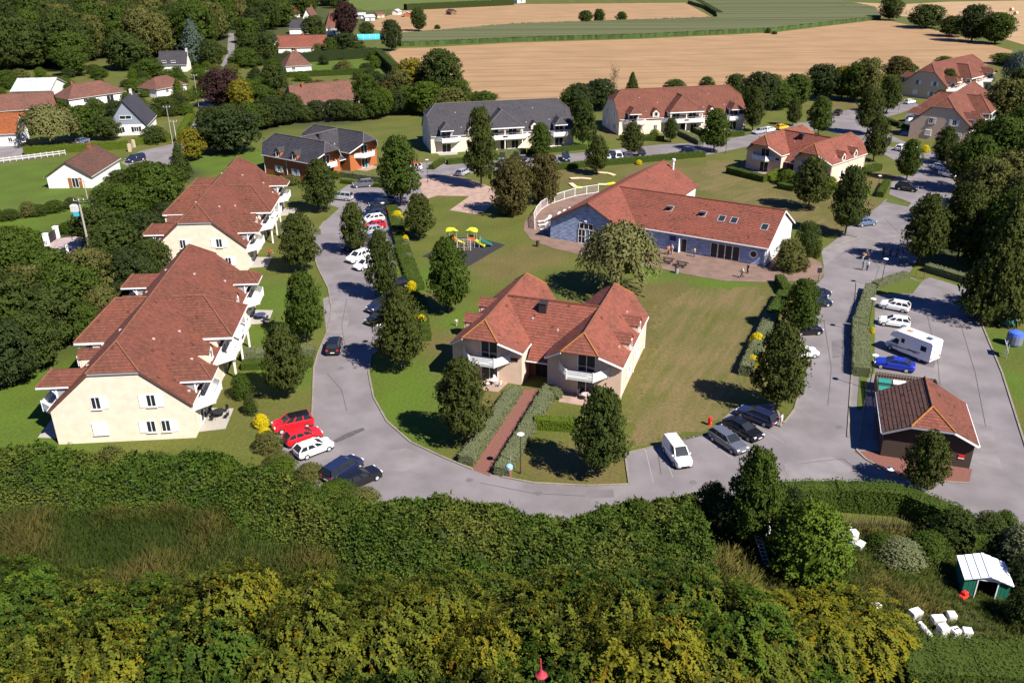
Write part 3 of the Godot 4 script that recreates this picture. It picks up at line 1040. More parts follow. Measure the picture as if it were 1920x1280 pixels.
func gable_dormer(o: Node, at: Vector3, out: Vector3, half: float, eh: float, rh: float, depth: float, wall: Material, tiles: Material) -> void:
	# a small dormer flush with the facade: gabled front, two little slopes running back into the roof
	var t := face(Vector3(at.x, 0, at.z), out)
	var b := MB.new()
	b.xf = t
	var y0 := at.y
	b.hexa([Vector3(-half, y0, 0), Vector3(half, y0, 0), Vector3(half, y0, -0.25), Vector3(-half, y0, -0.25)], [Vector3(-half, eh, 0), Vector3(half, eh, 0), Vector3(half, eh, -0.25), Vector3(-half, eh, -0.25)])
	var p := [Vector3(-half, eh, 0), Vector3(half, eh, 0), Vector3(0, rh - 0.06, 0)]
	b.slab(p, 0.25)
	for sgn in [-1.0, 1.0]:
		b.box(Vector3(sgn * half - 0.05, y0, -depth), Vector3(sgn * half + 0.05, eh, -0.25))
	part(o, "dormer_wall", b.mesh(), wall)
	for sgn in [-1.0, 1.0]:
		var q := [t * Vector3(sgn * (half + 0.12), eh - 0.1, -depth), t * Vector3(sgn * (half + 0.12), eh - 0.1, 0.14), t * Vector3(0, rh, 0.14), t * Vector3(0, rh, -depth - 0.6)]
		if sgn > 0:
			q = [q[1], q[0], q[3], q[2]]
		roof(o, "roof_dormer", q, tiles, 0.38, 0.08)
	window(o, t * Vector3(0, eh - 1.1, 0.02), out, half * 1.05, 1.15, 0, 0, null, null, 0, 0)

func twin_block(label: String, at: Vector3, turn: float, group: String) -> Node3D:
	# two gabled wings whose hips reach out over balconies, joined by a lower cross roof
	var o := thing("twin_house", label, "building", at, turn, group)
	o.set_meta("base", "twin_house")
	var w := 4.34
	var dp := 7.37
	var e := 4.27
	var r := 8.07
	var hp := 6.25
	var hz := dp + 2.37
	var hh := 2.17
	var rz := 7.93
	for sx in [-5.9, 5.9]:
		var b := MB.new()
		b.box(Vector3(sx - w, -0.3, -dp), Vector3(sx + w, e + 0.15, dp))
		part(o, "wall", b.mesh(), M.peach)
		for s in [-1.0, 1.0]:
			b = MB.new()
			var p := [Vector3(sx - w, e + 0.152, dp * s), Vector3(sx + w, e + 0.152, dp * s), Vector3(sx, r - 0.2, dp * s)]
			if s < 0:
				p.reverse()
			b.slab(p, 0.3)
			part(o, "gable_wall", b.mesh(), M.peach)
			var hip := [Vector3(sx - hh, hp, hz * s), Vector3(sx + hh, hp, hz * s), Vector3(sx, r, rz * s)]
			var side := [Vector3(sx + s * (w + 0.25), e, -dp - 0.3), Vector3(sx + s * hh, hp, -hz), Vector3(sx, r, -rz), Vector3(sx, r, rz), Vector3(sx + s * hh, hp, hz), Vector3(sx + s * (w + 0.25), e, dp + 0.3)]
			if s < 0:
				hip = [hip[1], hip[0], hip[2]]
			else:
				side.reverse()
			roof(o, "roof_hip", hip, M.tile_bright)
			roof(o, "roof", side, M.tile_bright)
			for x in [-1.0, 1.0]:
				ridge(o, Vector3(sx + x * hh, hp + 0.04, hz * s), Vector3(sx, r + 0.06, rz * s), M.ridge_lichen, 0.1, "hip_tiles")
				board(o, "verge_board", Vector3(sx + x * (w + 0.25), e - 0.13, s * (dp + 0.3)), Vector3(sx + x * hh, hp - 0.13, s * hz), 0.06, 0.2, M.white)
			board(o, "gutter", Vector3(sx + s * (w + 0.29), e - 0.1, -dp - 0.3), Vector3(sx + s * (w + 0.29), e - 0.1, dp + 0.3), 0.1, 0.12, M.white)
			# balcony and doors
			var out := Vector3(0, 0, s)
			window(o, Vector3(sx + 0.3, 2.98, dp * s), out, 2.1, 2.15, 0, 0, null, null, 1, 0, false)
			window(o, Vector3(sx + 0.3, 0.05, dp * s), out, 2.1, 2.15, 0, 0, null, null, 1, 0, false)
			slab_part(o, "balcony_floor", rot([Vector3(s * sx - 2.9, 2.95, dp), Vector3(s * sx - 1.55, 2.95, dp + 1.95), Vector3(s * sx + 1.55, 2.95, dp + 1.95), Vector3(s * sx + 2.9, 2.95, dp)], s), 0.22, M.white_dull)
			railing(o, rot([Vector3(s * sx - 2.9, 2.95, dp + 0.05), Vector3(s * sx - 1.55, 2.95, dp + 1.95), Vector3(s * sx + 1.55, 2.95, dp + 1.95), Vector3(s * sx + 2.9, 2.95, dp + 0.05)], s), 1.0, M.white)
			slab_part(o, "patio", rot([Vector3(s * sx - 2.6, 0.05, dp), Vector3(s * sx - 2.2, 0.05, dp + 2.6), Vector3(s * sx + 2.2, 0.05, dp + 2.6), Vector3(s * sx + 2.6, 0.05, dp)], s), 0.3, M.gravel)
		ridge(o, Vector3(sx, r + 0.06, -rz), Vector3(sx, r + 0.06, rz), M.ridge)
		var os := signf(sx)
		var outx := Vector3(os, 0, 0)
		for z in [-2.6, 2.6]:
			gable_dormer(o, Vector3(sx + os * (w + 0.04), e - 0.4, z), outx, 0.85, 5.5, 6.35, 2.6, M.peach, M.tile_bright)
			window(o, Vector3(sx + os * w, 1.0, z), outx, 1.0, 1.35, 1, 1)
		for z in [-7.2, 0.0, 7.2]:
			b = MB.new()
			b.tube(Vector3(sx + os * (w + 0.07), 0, z), Vector3(sx + os * (w + 0.07), e - 0.1, z), 0.05, 0.05, 6)
			part(o, "downpipe", b.mesh(), M.white)
	for s in [-1.0, 1.0]:
		roof(o, "roof_link", rot([Vector3(-5.9, r - 0.02, 0), Vector3(-1.25, 4.22, 4.6), Vector3(-1.25, 2.85, 6.3), Vector3(1.25, 2.85, 6.3), Vector3(1.25, 4.22, 4.6), Vector3(5.9, r - 0.02, 0)], s), M.tile_bright)
		board(o, "gutter", Vector3(-1.4, 2.72, s * 6.36), Vector3(1.4, 2.72, s * 6.36), 0.1, 0.12, M.white)
		var b := MB.new()
		b.box(Vector3(-1.56, -0.3, -0.1 + s * 4.4), Vector3(1.56, 3.6, 0.1 + s * 4.4))
		part(o, "entrance_wall", b.mesh(), M.brick_red)
		window(o, Vector3(0, 0.05, s * 4.5), Vector3(0, 0, s), 1.5, 2.2, 0, 0, M.dark_wood, null, 1, 0, false)
	ridge(o, Vector3(-5.9, r + 0.04, 0), Vector3(5.9, r + 0.04, 0), M.tile_red)
	for q in [[-1.9, 6.3, 2.1], [1.5, 5.6, 3.0], [9.3, 5.25, 4.6], [8.4, 6.0, -4.0]]:
		var v := MB.new()
		v.xf = Transform3D(Basis(), Vector3(q[0], q[1], q[2]))
		v.bbox(Vector3(-0.11, -0.1, -0.11), Vector3(0.11, 0.22, 0.11), 0.04)
		part(o, "tile_vent", v.mesh(), M.pale_pink)
	var b2 := MB.new()
	b2.xf = face(Vector3(-5.9 + 3.4, 3.0, dp + 0.01), Vector3(0, 0, 1))
	b2.box(Vector3(-0.45, 0, 0), Vector3(0.45, 0.42, 0.04))
	part(o, "name_plaque", b2.mesh(), M.plum)
	b2 = MB.new()
	b2.xf = Transform3D(Basis(), Vector3(-0.9, 7.35, 1.0))
	b2.box(Vector3(-0.45, -0.6, -0.45), Vector3(0.45, 0.75, 0.45))
	b2.box(Vector3(-0.52, 0.752, -0.52), Vector3(0.52, 0.85, 0.52))
	part(o, "roof_vent", b2.mesh(), M.dark_metal)
	return o

func house(called: String, label: String, at: Vector3, turn: float, L: float, W: float, eh: float, rh: float, hip: float, wall: Material, tiles: Material, front: Array, side: Array, chimney := Vector3.ZERO, cat := "house", wood := false) -> Node3D:
	# a village house with its ridge along x: hip 0 a plain gable, otherwise how far the hips run in
	var o := thing(called, label, cat, at, turn)
	var l := L / 2
	var w := W / 2
	var b := MB.new()
	b.box(Vector3(-l, -0.3, -w), Vector3(l, eh, w))
	part(o, "wall", b.mesh(), wall)
	var pitch := (rh - eh) / w
	var ov := 0.35
	for s in [-1.0, 1.0]:
		roof(o, "roof", rot([Vector3(-l - ov, eh - ov * pitch, w + ov), Vector3(l + ov, eh - ov * pitch, w + ov), Vector3(l + ov - hip, rh, 0), Vector3(-l - ov + hip, rh, 0)], s), tiles)
		if hip > 0.0:
			roof(o, "roof_hip", rot([Vector3(l + ov, eh - ov * pitch, w + ov), Vector3(l + ov, eh - ov * pitch, -w - ov), Vector3(l + ov - hip, rh, 0)], s), tiles)
		else:
			b = MB.new()
			var p := [Vector3(s * l, eh + 0.002, w), Vector3(s * l, eh + 0.002, -w), Vector3(s * l, rh - 0.12, 0)]
			if s < 0:
				p.reverse()
			b.slab(p, 0.3)
			part(o, "gable_wall", b.mesh(), M.wood if wood else wall)
		board(o, "gutter", Vector3(-l - ov, eh - ov * pitch - 0.06, s * (w + ov + 0.06)), Vector3(l + ov, eh - ov * pitch - 0.06, s * (w + ov + 0.06)), 0.1, 0.1, M.white_dull)
	ridge(o, Vector3(-l - ov + hip, rh + 0.05, 0), Vector3(l + ov - hip, rh + 0.05, 0), tiles)
	for f in front:      # x, bottom, width, height, shutters
		window(o, Vector3(f[0], f[1], w), Vector3(0, 0, 1), f[2], f[3], f[4], f[4], null, f[5] if f.size() > 5 else null, 1, 0, f[1] > 0.3)
	for f in side:       # side, z, bottom, width, height, shutters
		window(o, Vector3(f[0] * l, f[2], f[1]), Vector3(f[0], 0, 0), f[3], f[4], f[5], f[5], null, f[6] if f.size() > 6 else null, 1, 0, f[2] > 0.3)
	if chimney != Vector3.ZERO:
		b = MB.new()
		b.box(chimney + Vector3(-0.35, -1.6, -0.3), chimney + Vector3(0.35, 0.6, 0.3))
		b.box(chimney + Vector3(-0.42, 0.602, -0.37), chimney + Vector3(0.42, 0.72, 0.37))
		b.tube(chimney + Vector3(0, 0.72, 0), chimney + Vector3(0, 1.0, 0), 0.12, 0.1, 8)
		part(o, "chimney", b.mesh(), M.brick_red if tiles != M.slate else M.white_dull)
	return o

func skylight(o: Node, at: Vector3, out: Vector3, w := 0.95, h := 1.25, open := false) -> void:
	var up := (Vector3.UP - out * out.y).normalized()
	var x := up.cross(out).normalized()
	var t := Transform3D(Basis(x, up, out), at)
	var f := part(o, "skylight", kept("skylight%.2f" % w, func(b: MB):
		b.box(Vector3(-w / 2 - 0.1, -h / 2 - 0.1, -0.05), Vector3(-w / 2, h / 2 + 0.1, 0.09))
		b.box(Vector3(w / 2, -h / 2 - 0.1, -0.05), Vector3(w / 2 + 0.1, h / 2 + 0.1, 0.09))
		b.box(Vector3(-w / 2, -h / 2 - 0.1, -0.05), Vector3(w / 2, -h / 2, 0.09))
		b.box(Vector3(-w / 2, h / 2, -0.05), Vector3(w / 2, h / 2 + 0.1, 0.09))), M.steel, t)
	part(f, "pane", kept("skypane%.2f" % w, func(b: MB): b.box(Vector3(-w / 2, -h, 0), Vector3(w / 2, 0, 0.03))), M.glass, Transform3D(Basis(Vector3.RIGHT, -0.5 if open else 0.0), Vector3(0, h / 2, 0.03)))
# ---------------------------------------------------------------- vehicles
# length, width, height, hood height, belt height, then along the length (0 tail, 1 nose): rear glass foot, roof rear, roof front, windscreen foot
const CARS := {
	"hatch": [4.05, 1.74, 1.46, 0.92, 0.97, 0.015, 0.13, 0.55, 0.74],
	"suv": [4.4, 1.84, 1.63, 1.02, 1.07, 0.015, 0.1, 0.57, 0.74],
	"estate": [4.65, 1.8, 1.47, 0.9, 0.96, 0.02, 0.11, 0.54, 0.71],
	"coupe": [4.7, 1.84, 1.4, 0.88, 0.95, 0.1, 0.27, 0.53, 0.71],
	"mpv": [4.6, 1.84, 1.7, 1.02, 1.05, 0.01, 0.06, 0.6, 0.8],
	"van": [4.4, 1.82, 1.84, 1.05, 1.1, 0.005, 0.03, 0.62, 0.79]}
var car_kinds := {}

func ring(x: float, w: float, lo: float, hi: float) -> Array:
	# a cross section of the lower body: half width w from lo up to hi
	var m := lerpf(lo, hi, 0.55)
	return [Vector3(x, lo, -w * 0.88), Vector3(x, lo + 0.12, -w * 0.985), Vector3(x, m, -w), Vector3(x, hi - 0.07, -w * 0.955), Vector3(x, hi, -w * 0.84),
		Vector3(x, hi + 0.015, 0), Vector3(x, hi, w * 0.84), Vector3(x, hi - 0.07, w * 0.955), Vector3(x, m, w), Vector3(x, lo + 0.12, w * 0.985), Vector3(x, lo, w * 0.88)]

func car_model(kind: String) -> Node3D:
	var d: Array = CARS[kind]
	var L: float = d[0]
	var W: float = d[1] / 2
	var H: float = d[2]
	var X := func(t: float) -> float: return (t - 0.5) * L
	var o := Node3D.new()
	o.name = "car"
	var b := MB.new()
	var st := [[0.0, 0.8, 0.42, d[4] - 0.16], [0.012, 0.9, 0.3, d[4] - 0.05], [0.06, 0.975, 0.24, d[4]], [0.3, 1.0, 0.2, d[4]], [d[8] - 0.03, 1.0, 0.2, d[4]], [d[8] + 0.06, 0.985, 0.2, d[3] + 0.03], [0.93, 0.94, 0.22, d[3] - 0.06], [0.975, 0.84, 0.27, d[3] - 0.18], [1.0, 0.66, 0.4, d[3] - 0.32]]
	var rings := []
	for s in st:
		rings.append(ring(X.call(s[0]), W * s[1], s[2], s[3]))
	for i in rings.size() - 1:
		for k in 11:
			b.quad(rings[i][k], rings[i][(k + 1) % 11], rings[i + 1][(k + 1) % 11], rings[i + 1][k])
	b.poly(rings[-1])
	var tail: Array = rings[0].duplicate()
	tail.reverse()
	b.poly(tail)
	# roof panel and pillars
	var x0: float = X.call(d[5])
	var x1: float = X.call(d[6])
	var x2: float = X.call(d[7])
	var x3: float = X.call(d[8])
	var bw := W * 0.86
	var rw := W * 0.68
	var base := [Vector3(x0, d[4], -bw), Vector3(x0, d[4], bw), Vector3(x3, d[4], bw * 0.95), Vector3(x3, d[4], -bw * 0.95)]
	var top := [Vector3(x1, H - 0.05, -rw), Vector3(x1, H - 0.05, rw), Vector3(x2, H - 0.05, rw), Vector3(x2, H - 0.05, -rw)]
	for i in 4:
		b.bar(base[i], top[i], 0.09, 0.09, Vector3(0, 0.2, 1))
	for t in ([0.34, 0.68] if kind != "coupe" else [0.5]):
		for s in [-1.0, 1.0]:
			b.bar(Vector3(lerpf(x0, x3, t), d[4], s * bw * 0.98), Vector3(lerpf(x1, x2, t), H - 0.06, s * rw), 0.05, 0.1, Vector3(1, 0, 0))
	part(o, "body", b.mesh(), M.paint_white)
	b = MB.new()
	var rp := []
	for f in [0.0, 0.5, 1.0]:
		var x := lerpf(x1 - 0.03, x2 + 0.02, f)
		var hy := H - 0.015 - (0.02 if f != 0.5 else 0.0)
		rp.append([Vector3(x, H - 0.075, -rw - 0.035), Vector3(x, hy - 0.02, -rw + 0.05), Vector3(x, hy + 0.015, 0), Vector3(x, hy - 0.02, rw - 0.05), Vector3(x, H - 0.075, rw + 0.035)])
	for i in 2:
		for k in 5:
			b.quad(rp[i][k], rp[i][(k + 1) % 5], rp[i + 1][(k + 1) % 5], rp[i + 1][k])
	b.poly(rp[2])
	var rr: Array = rp[0].duplicate()
	rr.reverse()
	b.poly(rr)
	part(o, "roof_panel", b.mesh(), M.paint_white)
	for i in 4:
		var j := (i + 1) % 4
		b = MB.new()
		b.slab([base[i], base[j], top[j], top[i]], 0.02)
		part(o, ["rear_window", "side_window", "windscreen", "side_window"][i], b.mesh(), M.glass)
	if kind == "van":
		b = MB.new()
		for s in [-1.0, 1.0]:
			var q := [Vector3(x0 - 0.02, d[4] - 0.05, s * (bw + 0.03)), Vector3(lerpf(x0, x3, 0.62), d[4] - 0.05, s * (bw + 0.03)), Vector3(lerpf(x1, x2, 0.62), H - 0.04, s * (rw + 0.03)), Vector3(x1 - 0.02, H - 0.04, s * (rw + 0.03))]
			if s < 0:
				q.reverse()
			b.slab(q, 0.03)
		part(o, "body_panel", b.mesh(), M.paint_white)
	b = MB.new()
	b.box(Vector3(-L * 0.47, 0.17, -W * 0.93), Vector3(L * 0.46, 0.3, W * 0.93))
	b.box(Vector3(L * 0.468, 0.36, -W * 0.5), Vector3(L * 0.502, 0.5, W * 0.5))
	part(o, "bumper_trim", b.mesh(), M.trim)
	for x in [L * 0.315, -L * 0.3]:
		for s in [-1.0, 1.0]:
			var rad := 0.33 if H > 1.55 else 0.31
			b = MB.new()
			b.tube(Vector3(x, rad, s * (W - 0.2)), Vector3(x, rad, s * (W + 0.012)), rad, rad, 14)
			var t := part(o, "wheel", b.mesh(), M.tyre)
			b = MB.new()
			b.tube(Vector3(x, rad, s * (W + 0.005)), Vector3(x, rad, s * (W + 0.022)), rad * 0.66, rad * 0.6, 10)
			part(t, "rim", b.mesh(), M.rim)
	for s in [-1.0, 1.0]:
		b = MB.new()
		b.bbox(Vector3(L * 0.445, d[3] - 0.28, s * W * 0.68 - 0.16), Vector3(L * 0.478, d[3] - 0.12, s * W * 0.68 + 0.16), 0.03)
		part(o, "headlight", b.mesh(), M.clear_light)
		b = MB.new()
		b.box(Vector3(-L * 0.503, d[4] - 0.32, s * W * 0.7 - 0.13), Vector3(-L * 0.485, d[4] - 0.1, s * W * 0.7 + 0.13))
		part(o, "tail_light", b.mesh(), M.red_light)
		b = MB.new()
		b.bbox(Vector3(x3 - 0.32, d[4] - 0.02, s * (W + 0.02) - 0.08), Vector3(x3 - 0.2, d[4] + 0.12, s * (W + 0.02) + 0.08), 0.03)
		part(o, "wing_mirror", b.mesh(), M.paint_white)
	for s in [-1.0, 1.0]:
		b = MB.new()
		b.box(Vector3(s * L * 0.502 - 0.008, 0.5, -0.26), Vector3(s * L * 0.502 + 0.008, 0.61, 0.26))
		part(o, "number_plate", b.mesh(), M.plate)
	return o

var car_count := 0

func car(kind: String, paint: String, at: Vector3, turn: float, label: String, top := "", category := "car") -> Node3D:
	# nose along +x before turning
	if not car_kinds.has(kind):
		car_kinds[kind] = car_model(kind)
	var o: Node3D = car_kinds[kind].duplicate()
	o.name = numbered("parked_car" if category == "car" else category)
	add_child(o, true)
	o.position = at + Vector3(0, 0.012, 0)
	o.rotation.y = deg_to_rad(turn)
	tag(o, label, category, "cars parked in the village")
	for w in ["body", "wing_mirror", "roof_panel"]:
		repaint(o, w, M["paint_" + (top if top and w == "roof_panel" else paint)])
	return o

func motorhome(at: Vector3, turn: float, label: String) -> void:
	var o := thing("motorhome", label, "motorhome", at + Vector3(0, 0.012, 0), turn)
	var b := MB.new()
	# living box with its nose over the cab; x runs forward
	var pr := [Vector2(-3.3, 0.5), Vector2(1.1, 0.5), Vector2(1.1, 1.95), Vector2(2.45, 2.1), Vector2(2.1, 2.75), Vector2(1.5, 2.98), Vector2(-3.1, 2.98), Vector2(-3.3, 2.8)]
	var a := []
	var c := []
	for p in pr:
		a.append(Vector3(p.x, p.y, 1.12))
		c.append(Vector3(p.x, p.y, -1.12))
	var ids := Geometry2D.triangulate_polygon(PackedVector2Array(pr))
	for i in range(0, ids.size(), 3):
		var A: Vector3 = a[ids[i]]
		var B: Vector3 = a[ids[i + 1]]
		var C: Vector3 = a[ids[i + 2]]
		var flip := (B - A).cross(C - A).z < 0.0
		b.tri(A, C, B) if flip else b.tri(A, B, C)
		A.z = -1.12
		B.z = -1.12
		C.z = -1.12
		b.tri(A, B, C) if flip else b.tri(A, C, B)
	for i in pr.size():
		var j := (i + 1) % pr.size()
		b.quad(c[i], c[j], a[j], a[i])
	part(o, "living_box", b.mesh(), M.paint_white)
	b = MB.new()
	var rings := [ring(1.1, 1.0, 0.35, 1.25), ring(2.0, 1.0, 0.3, 1.22), ring(2.7, 0.94, 0.3, 1.05), ring(3.05, 0.78, 0.4, 0.8)]
	for i in 3:
		for k in 11:
			b.quad(rings[i][k], rings[i][(k + 1) % 11], rings[i + 1][(k + 1) % 11], rings[i + 1][k])
	b.poly(rings[3])
	part(o, "cab", b.mesh(), M.paint_white)
	b = MB.new()
	b.slab([Vector3(2.3, 1.2, 0.85), Vector3(2.3, 1.2, -0.85), Vector3(1.6, 1.98, -0.8), Vector3(1.6, 1.98, 0.8)], 0.04)
	part(o, "windscreen", b.mesh(), M.glass)
	for s in [-1.0, 1.0]:
		b = MB.new()
		var q := [Vector3(1.15, 1.25, s * 0.99), Vector3(2.15, 1.22, s * 0.97), Vector3(1.7, 1.85, s * 0.9), Vector3(1.15, 1.9, s * 0.92)]
		if s < 0:
			q.reverse()
		b.slab(q, 0.05)
		part(o, "side_window", b.mesh(), M.glass)
		for w in [[-2.6, 1.6, 0.75, 0.65], [0.35, 1.7, 0.45, 0.55]]:
			b = MB.new()
			b.box(Vector3(w[0], w[1], minf(s * 1.11, s * 1.14)), Vector3(w[0] + w[2], w[1] + w[3], maxf(s * 1.11, s * 1.14)))
			part(o, "side_window", b.mesh(), M.glass)
		# dark swooshes that run back along the flank
		for w in [[2.6, 0.82, -0.6, 1.05, 0.1], [0.9, 0.98, -1.4, 1.08, 0.07], [-0.2, 1.12, -1.9, 1.2, 0.09], [-0.9, 0.95, -1.7, 1.0, 0.06]]:
			b = MB.new()
			b.bar(Vector3(w[0], w[1], s * 1.125), Vector3(w[2], w[3], s * 1.125), 0.016, w[4])
			part(o, "stripe", b.mesh(), M.dark_metal)
		b = MB.new()
		b.box(Vector3(-3.2, 0.42, minf(s * 0.95, s * 1.115)), Vector3(1.05, 0.62, maxf(s * 0.95, s * 1.115)))
		part(o, "skirt", b.mesh(), M.paint_silver)
		for x in [2.15, -1.9]:
			b = MB.new()
			b.tube(Vector3(x, 0.34, s * 0.82), Vector3(x, 0.34, s * 1.03), 0.34, 0.34, 14)
			var t := part(o, "wheel", b.mesh(), M.tyre)
			b = MB.new()
			b.tube(Vector3(x, 0.34, s * 1.02), Vector3(x, 0.34, s * 1.05), 0.22, 0.2, 10)
			part(t, "rim", b.mesh(), M.rim)
	# round sun badge on the flank and one on the roof
	for k in 2:
		var t := Transform3D(Basis(Vector3.RIGHT, 0.0), Vector3(-0.9, 1.95, 1.125)) if k == 0 else Transform3D(Basis(Vector3.RIGHT, -PI / 2), Vector3(0.6, 2.985, 0.1))
		b = MB.new()
		b.tube(Vector3.ZERO, Vector3(0, 0, 0.014), 0.42, 0.42, 20)
		var disc := part(o, "badge", b.mesh(), M.shutter_brown if k else M.dark_wood, t)
		b = MB.new()
		for i in 12:
			b.bar(Vector3(cos(i * TAU / 12), sin(i * TAU / 12), 0) * 0.17 + Vector3(0, 0, 0.018), Vector3(cos(i * TAU / 12 + 0.3), sin(i * TAU / 12 + 0.3), 0) * 0.36 + Vector3(0, 0, 0.018), 0.05, 0.01, Vector3(0, 0, 1))
		part(disc, "badge_rays", b.mesh(), M.hay)
	b = MB.new()
	b.bbox(Vector3(-2.5, 2.982, -0.4), Vector3(-1.8, 3.1, 0.3), 0.05)
	part(o, "roof_hatch", b.mesh(), M.glass_blue)
	b = MB.new()
	b.bbox(Vector3(0.9, 2.982, -0.85), Vector3(1.4, 3.08, -0.35), 0.04)
	part(o, "roof_hatch", b.mesh(), M.white_dull)
	for s in [-1.0, 1.0]:
		b = MB.new()
		b.box(Vector3(-3.33, 0.75, s * 0.9 - 0.1), Vector3(-3.29, 1.05, s * 0.9 + 0.1))
		part(o, "tail_light", b.mesh(), M.red_light)
		b = MB.new()
		b.bbox(Vector3(2.72, 0.72, s * 0.62 - 0.16), Vector3(3.0, 0.9, s * 0.62 + 0.16), 0.04)
		part(o, "headlight", b.mesh(), M.clear_light)
# ---------------------------------------------------------------- people and a pony
func skin(b: MB, bones: Array, cell: float, k := 0.05) -> void:
	# one smooth surface round tapered bones (from, to, radius, radius): surface nets over their joined distance
	var lo := Vector3(1e9, 1e9, 1e9)
	var hi := -lo
	for q in bones:
		for e in 2:
			lo = lo.min(q[e] - Vector3.ONE * (q[2 + e] + cell * 2))
			hi = hi.max(q[e] + Vector3.ONE * (q[2 + e] + cell * 2))
	var n := Vector3i(((hi - lo) / cell).ceil()) + Vector3i.ONE
	var f := PackedFloat32Array()
	f.resize(n.x * n.y * n.z)
	f.fill(1.0)
	for q in bones:
		var a: Vector3 = q[0]
		var d: Vector3 = q[1] - a
		var dd := maxf(d.length_squared(), 1e-9)
		var m: float = maxf(q[2], q[3]) + k + cell
		var p0 := Vector3i(((a.min(q[1]) - Vector3.ONE * m - lo) / cell).floor()).max(Vector3i.ZERO)
		var p1 := Vector3i(((a.max(q[1]) + Vector3.ONE * m - lo) / cell).ceil()).min(n - Vector3i.ONE)
		for z in range(p0.z, p1.z + 1):
			for y in range(p0.y, p1.y + 1):
				for x in range(p0.x, p1.x + 1):
					var p := lo + Vector3(x, y, z) * cell
					var t := clampf((p - a).dot(d) / dd, 0.0, 1.0)
					var r: float = p.distance_to(a + d * t) - lerpf(q[2], q[3], t)
					var i := x + n.x * (y + n.y * z)
					var h := clampf(0.5 + 0.5 * (f[i] - r) / k, 0.0, 1.0)
					f[i] = lerpf(f[i], r, h) - k * h * (1.0 - h)
	var at := {}
	var s := [1, n.x, n.x * n.y]
	for z in n.z - 1:
		for y in n.y - 1:
			for x in n.x - 1:
				var i: int = x + n.x * (y + n.y * z)
				var sum := Vector3.ZERO
				var cnt := 0
				for e in 12:
					var ax := e / 4
					var u := (ax + 1) % 3
					var w := (ax + 2) % 3
					var o3 := Vector3.ZERO
					o3[u] = e & 1
					o3[w] = (e >> 1) & 1
					var j: int = i + (e & 1) * s[u] + ((e >> 1) & 1) * s[w]
					var fa := f[j]
					var fb := f[j + s[ax]]
					if (fa < 0.0) != (fb < 0.0):
						o3[ax] = fa / (fa - fb)
						sum += o3
						cnt += 1
				if cnt:
					at[i] = lo + (Vector3(x, y, z) + sum / cnt) * cell
	for z in range(1, n.z - 1):
		for y in range(1, n.y - 1):
			for x in range(1, n.x - 1):
				var i: int = x + n.x * (y + n.y * z)
				for ax in 3:
					var fa := f[i]
					var fb := f[i + s[ax]]
					if (fa < 0.0) != (fb < 0.0):
						var u: int = s[(ax + 1) % 3]
						var w: int = s[(ax + 2) % 3]
						var q := [at[i - u - w], at[i - w], at[i], at[i - u]]
						if fa < 0.0:
							b.quad(q[0], q[1], q[2], q[3])
						else:
							b.quad(q[3], q[2], q[1], q[0])

var figures := {}

func pose(kind: String) -> Dictionary:
	# joints of a 1.72 m figure facing +x
	var P := {"hip": Vector3(0, 0.9, 0), "chest": Vector3(0.01, 1.28, 0), "neck": Vector3(0.02, 1.44, 0), "head": Vector3(0.05, 1.58, 0)}
	for s in [-1, 1]:
		var n := "l" if s < 0 else "r"
		P["hip" + n] = Vector3(0, 0.88, s * 0.095)
		P["knee" + n] = Vector3(0.03, 0.48, s * 0.1)
		P["foot" + n] = Vector3(-0.01, 0.07, s * 0.1)
		P["sh" + n] = Vector3(0, 1.39, s * 0.19)
		P["el" + n] = Vector3(-0.03, 1.11, s * 0.24)
		P["ha" + n] = Vector3(0.07, 0.87, s * 0.24)
	match kind:
		"walk":
			P.kneel = Vector3(0.2, 0.5, -0.1)
			P.footl = Vector3(0.3, 0.09, -0.1)
			P.kneer = Vector3(-0.02, 0.48, 0.1)
			P.footr = Vector3(-0.36, 0.13, 0.1)
			P.ell = Vector3(-0.16, 1.14, -0.25)
			P.hal = Vector3(-0.16, 0.9, -0.25)
			P.elr = Vector3(0.1, 1.13, 0.25)
			P.har = Vector3(0.3, 0.98, 0.22)
		"reach":
			P.ell = Vector3(0.22, 1.22, -0.23)
			P.hal = Vector3(0.45, 1.18, -0.18)
			P.elr = Vector3(0.22, 1.2, 0.23)
			P.har = Vector3(0.42, 1.1, 0.16)
			P.head = Vector3(0.1, 1.56, 0)
		"ride":
			for s in [-1, 1]:
				var n := "l" if s < 0 else "r"
				P["knee" + n] = Vector3(0.3, 0.72, s * 0.28)
				P["foot" + n] = Vector3(0.2, 0.36, s * 0.3)
				P["el" + n] = Vector3(0.1, 1.12, s * 0.24)
				P["ha" + n] = Vector3(0.32, 1.05, s * 0.1)
		"bend":
			P.chest = Vector3(0.3, 1.14, 0)
			P.neck = Vector3(0.44, 1.2, 0)
			P.head = Vector3(0.58, 1.22, 0)
			for s in [-1, 1]:
				var n := "l" if s < 0 else "r"
				P["sh" + n] = Vector3(0.38, 1.16, s * 0.19)
				P["el" + n] = Vector3(0.5, 0.9, s * 0.22)
				P["ha" + n] = Vector3(0.66, 0.75, s * 0.18)
	return P

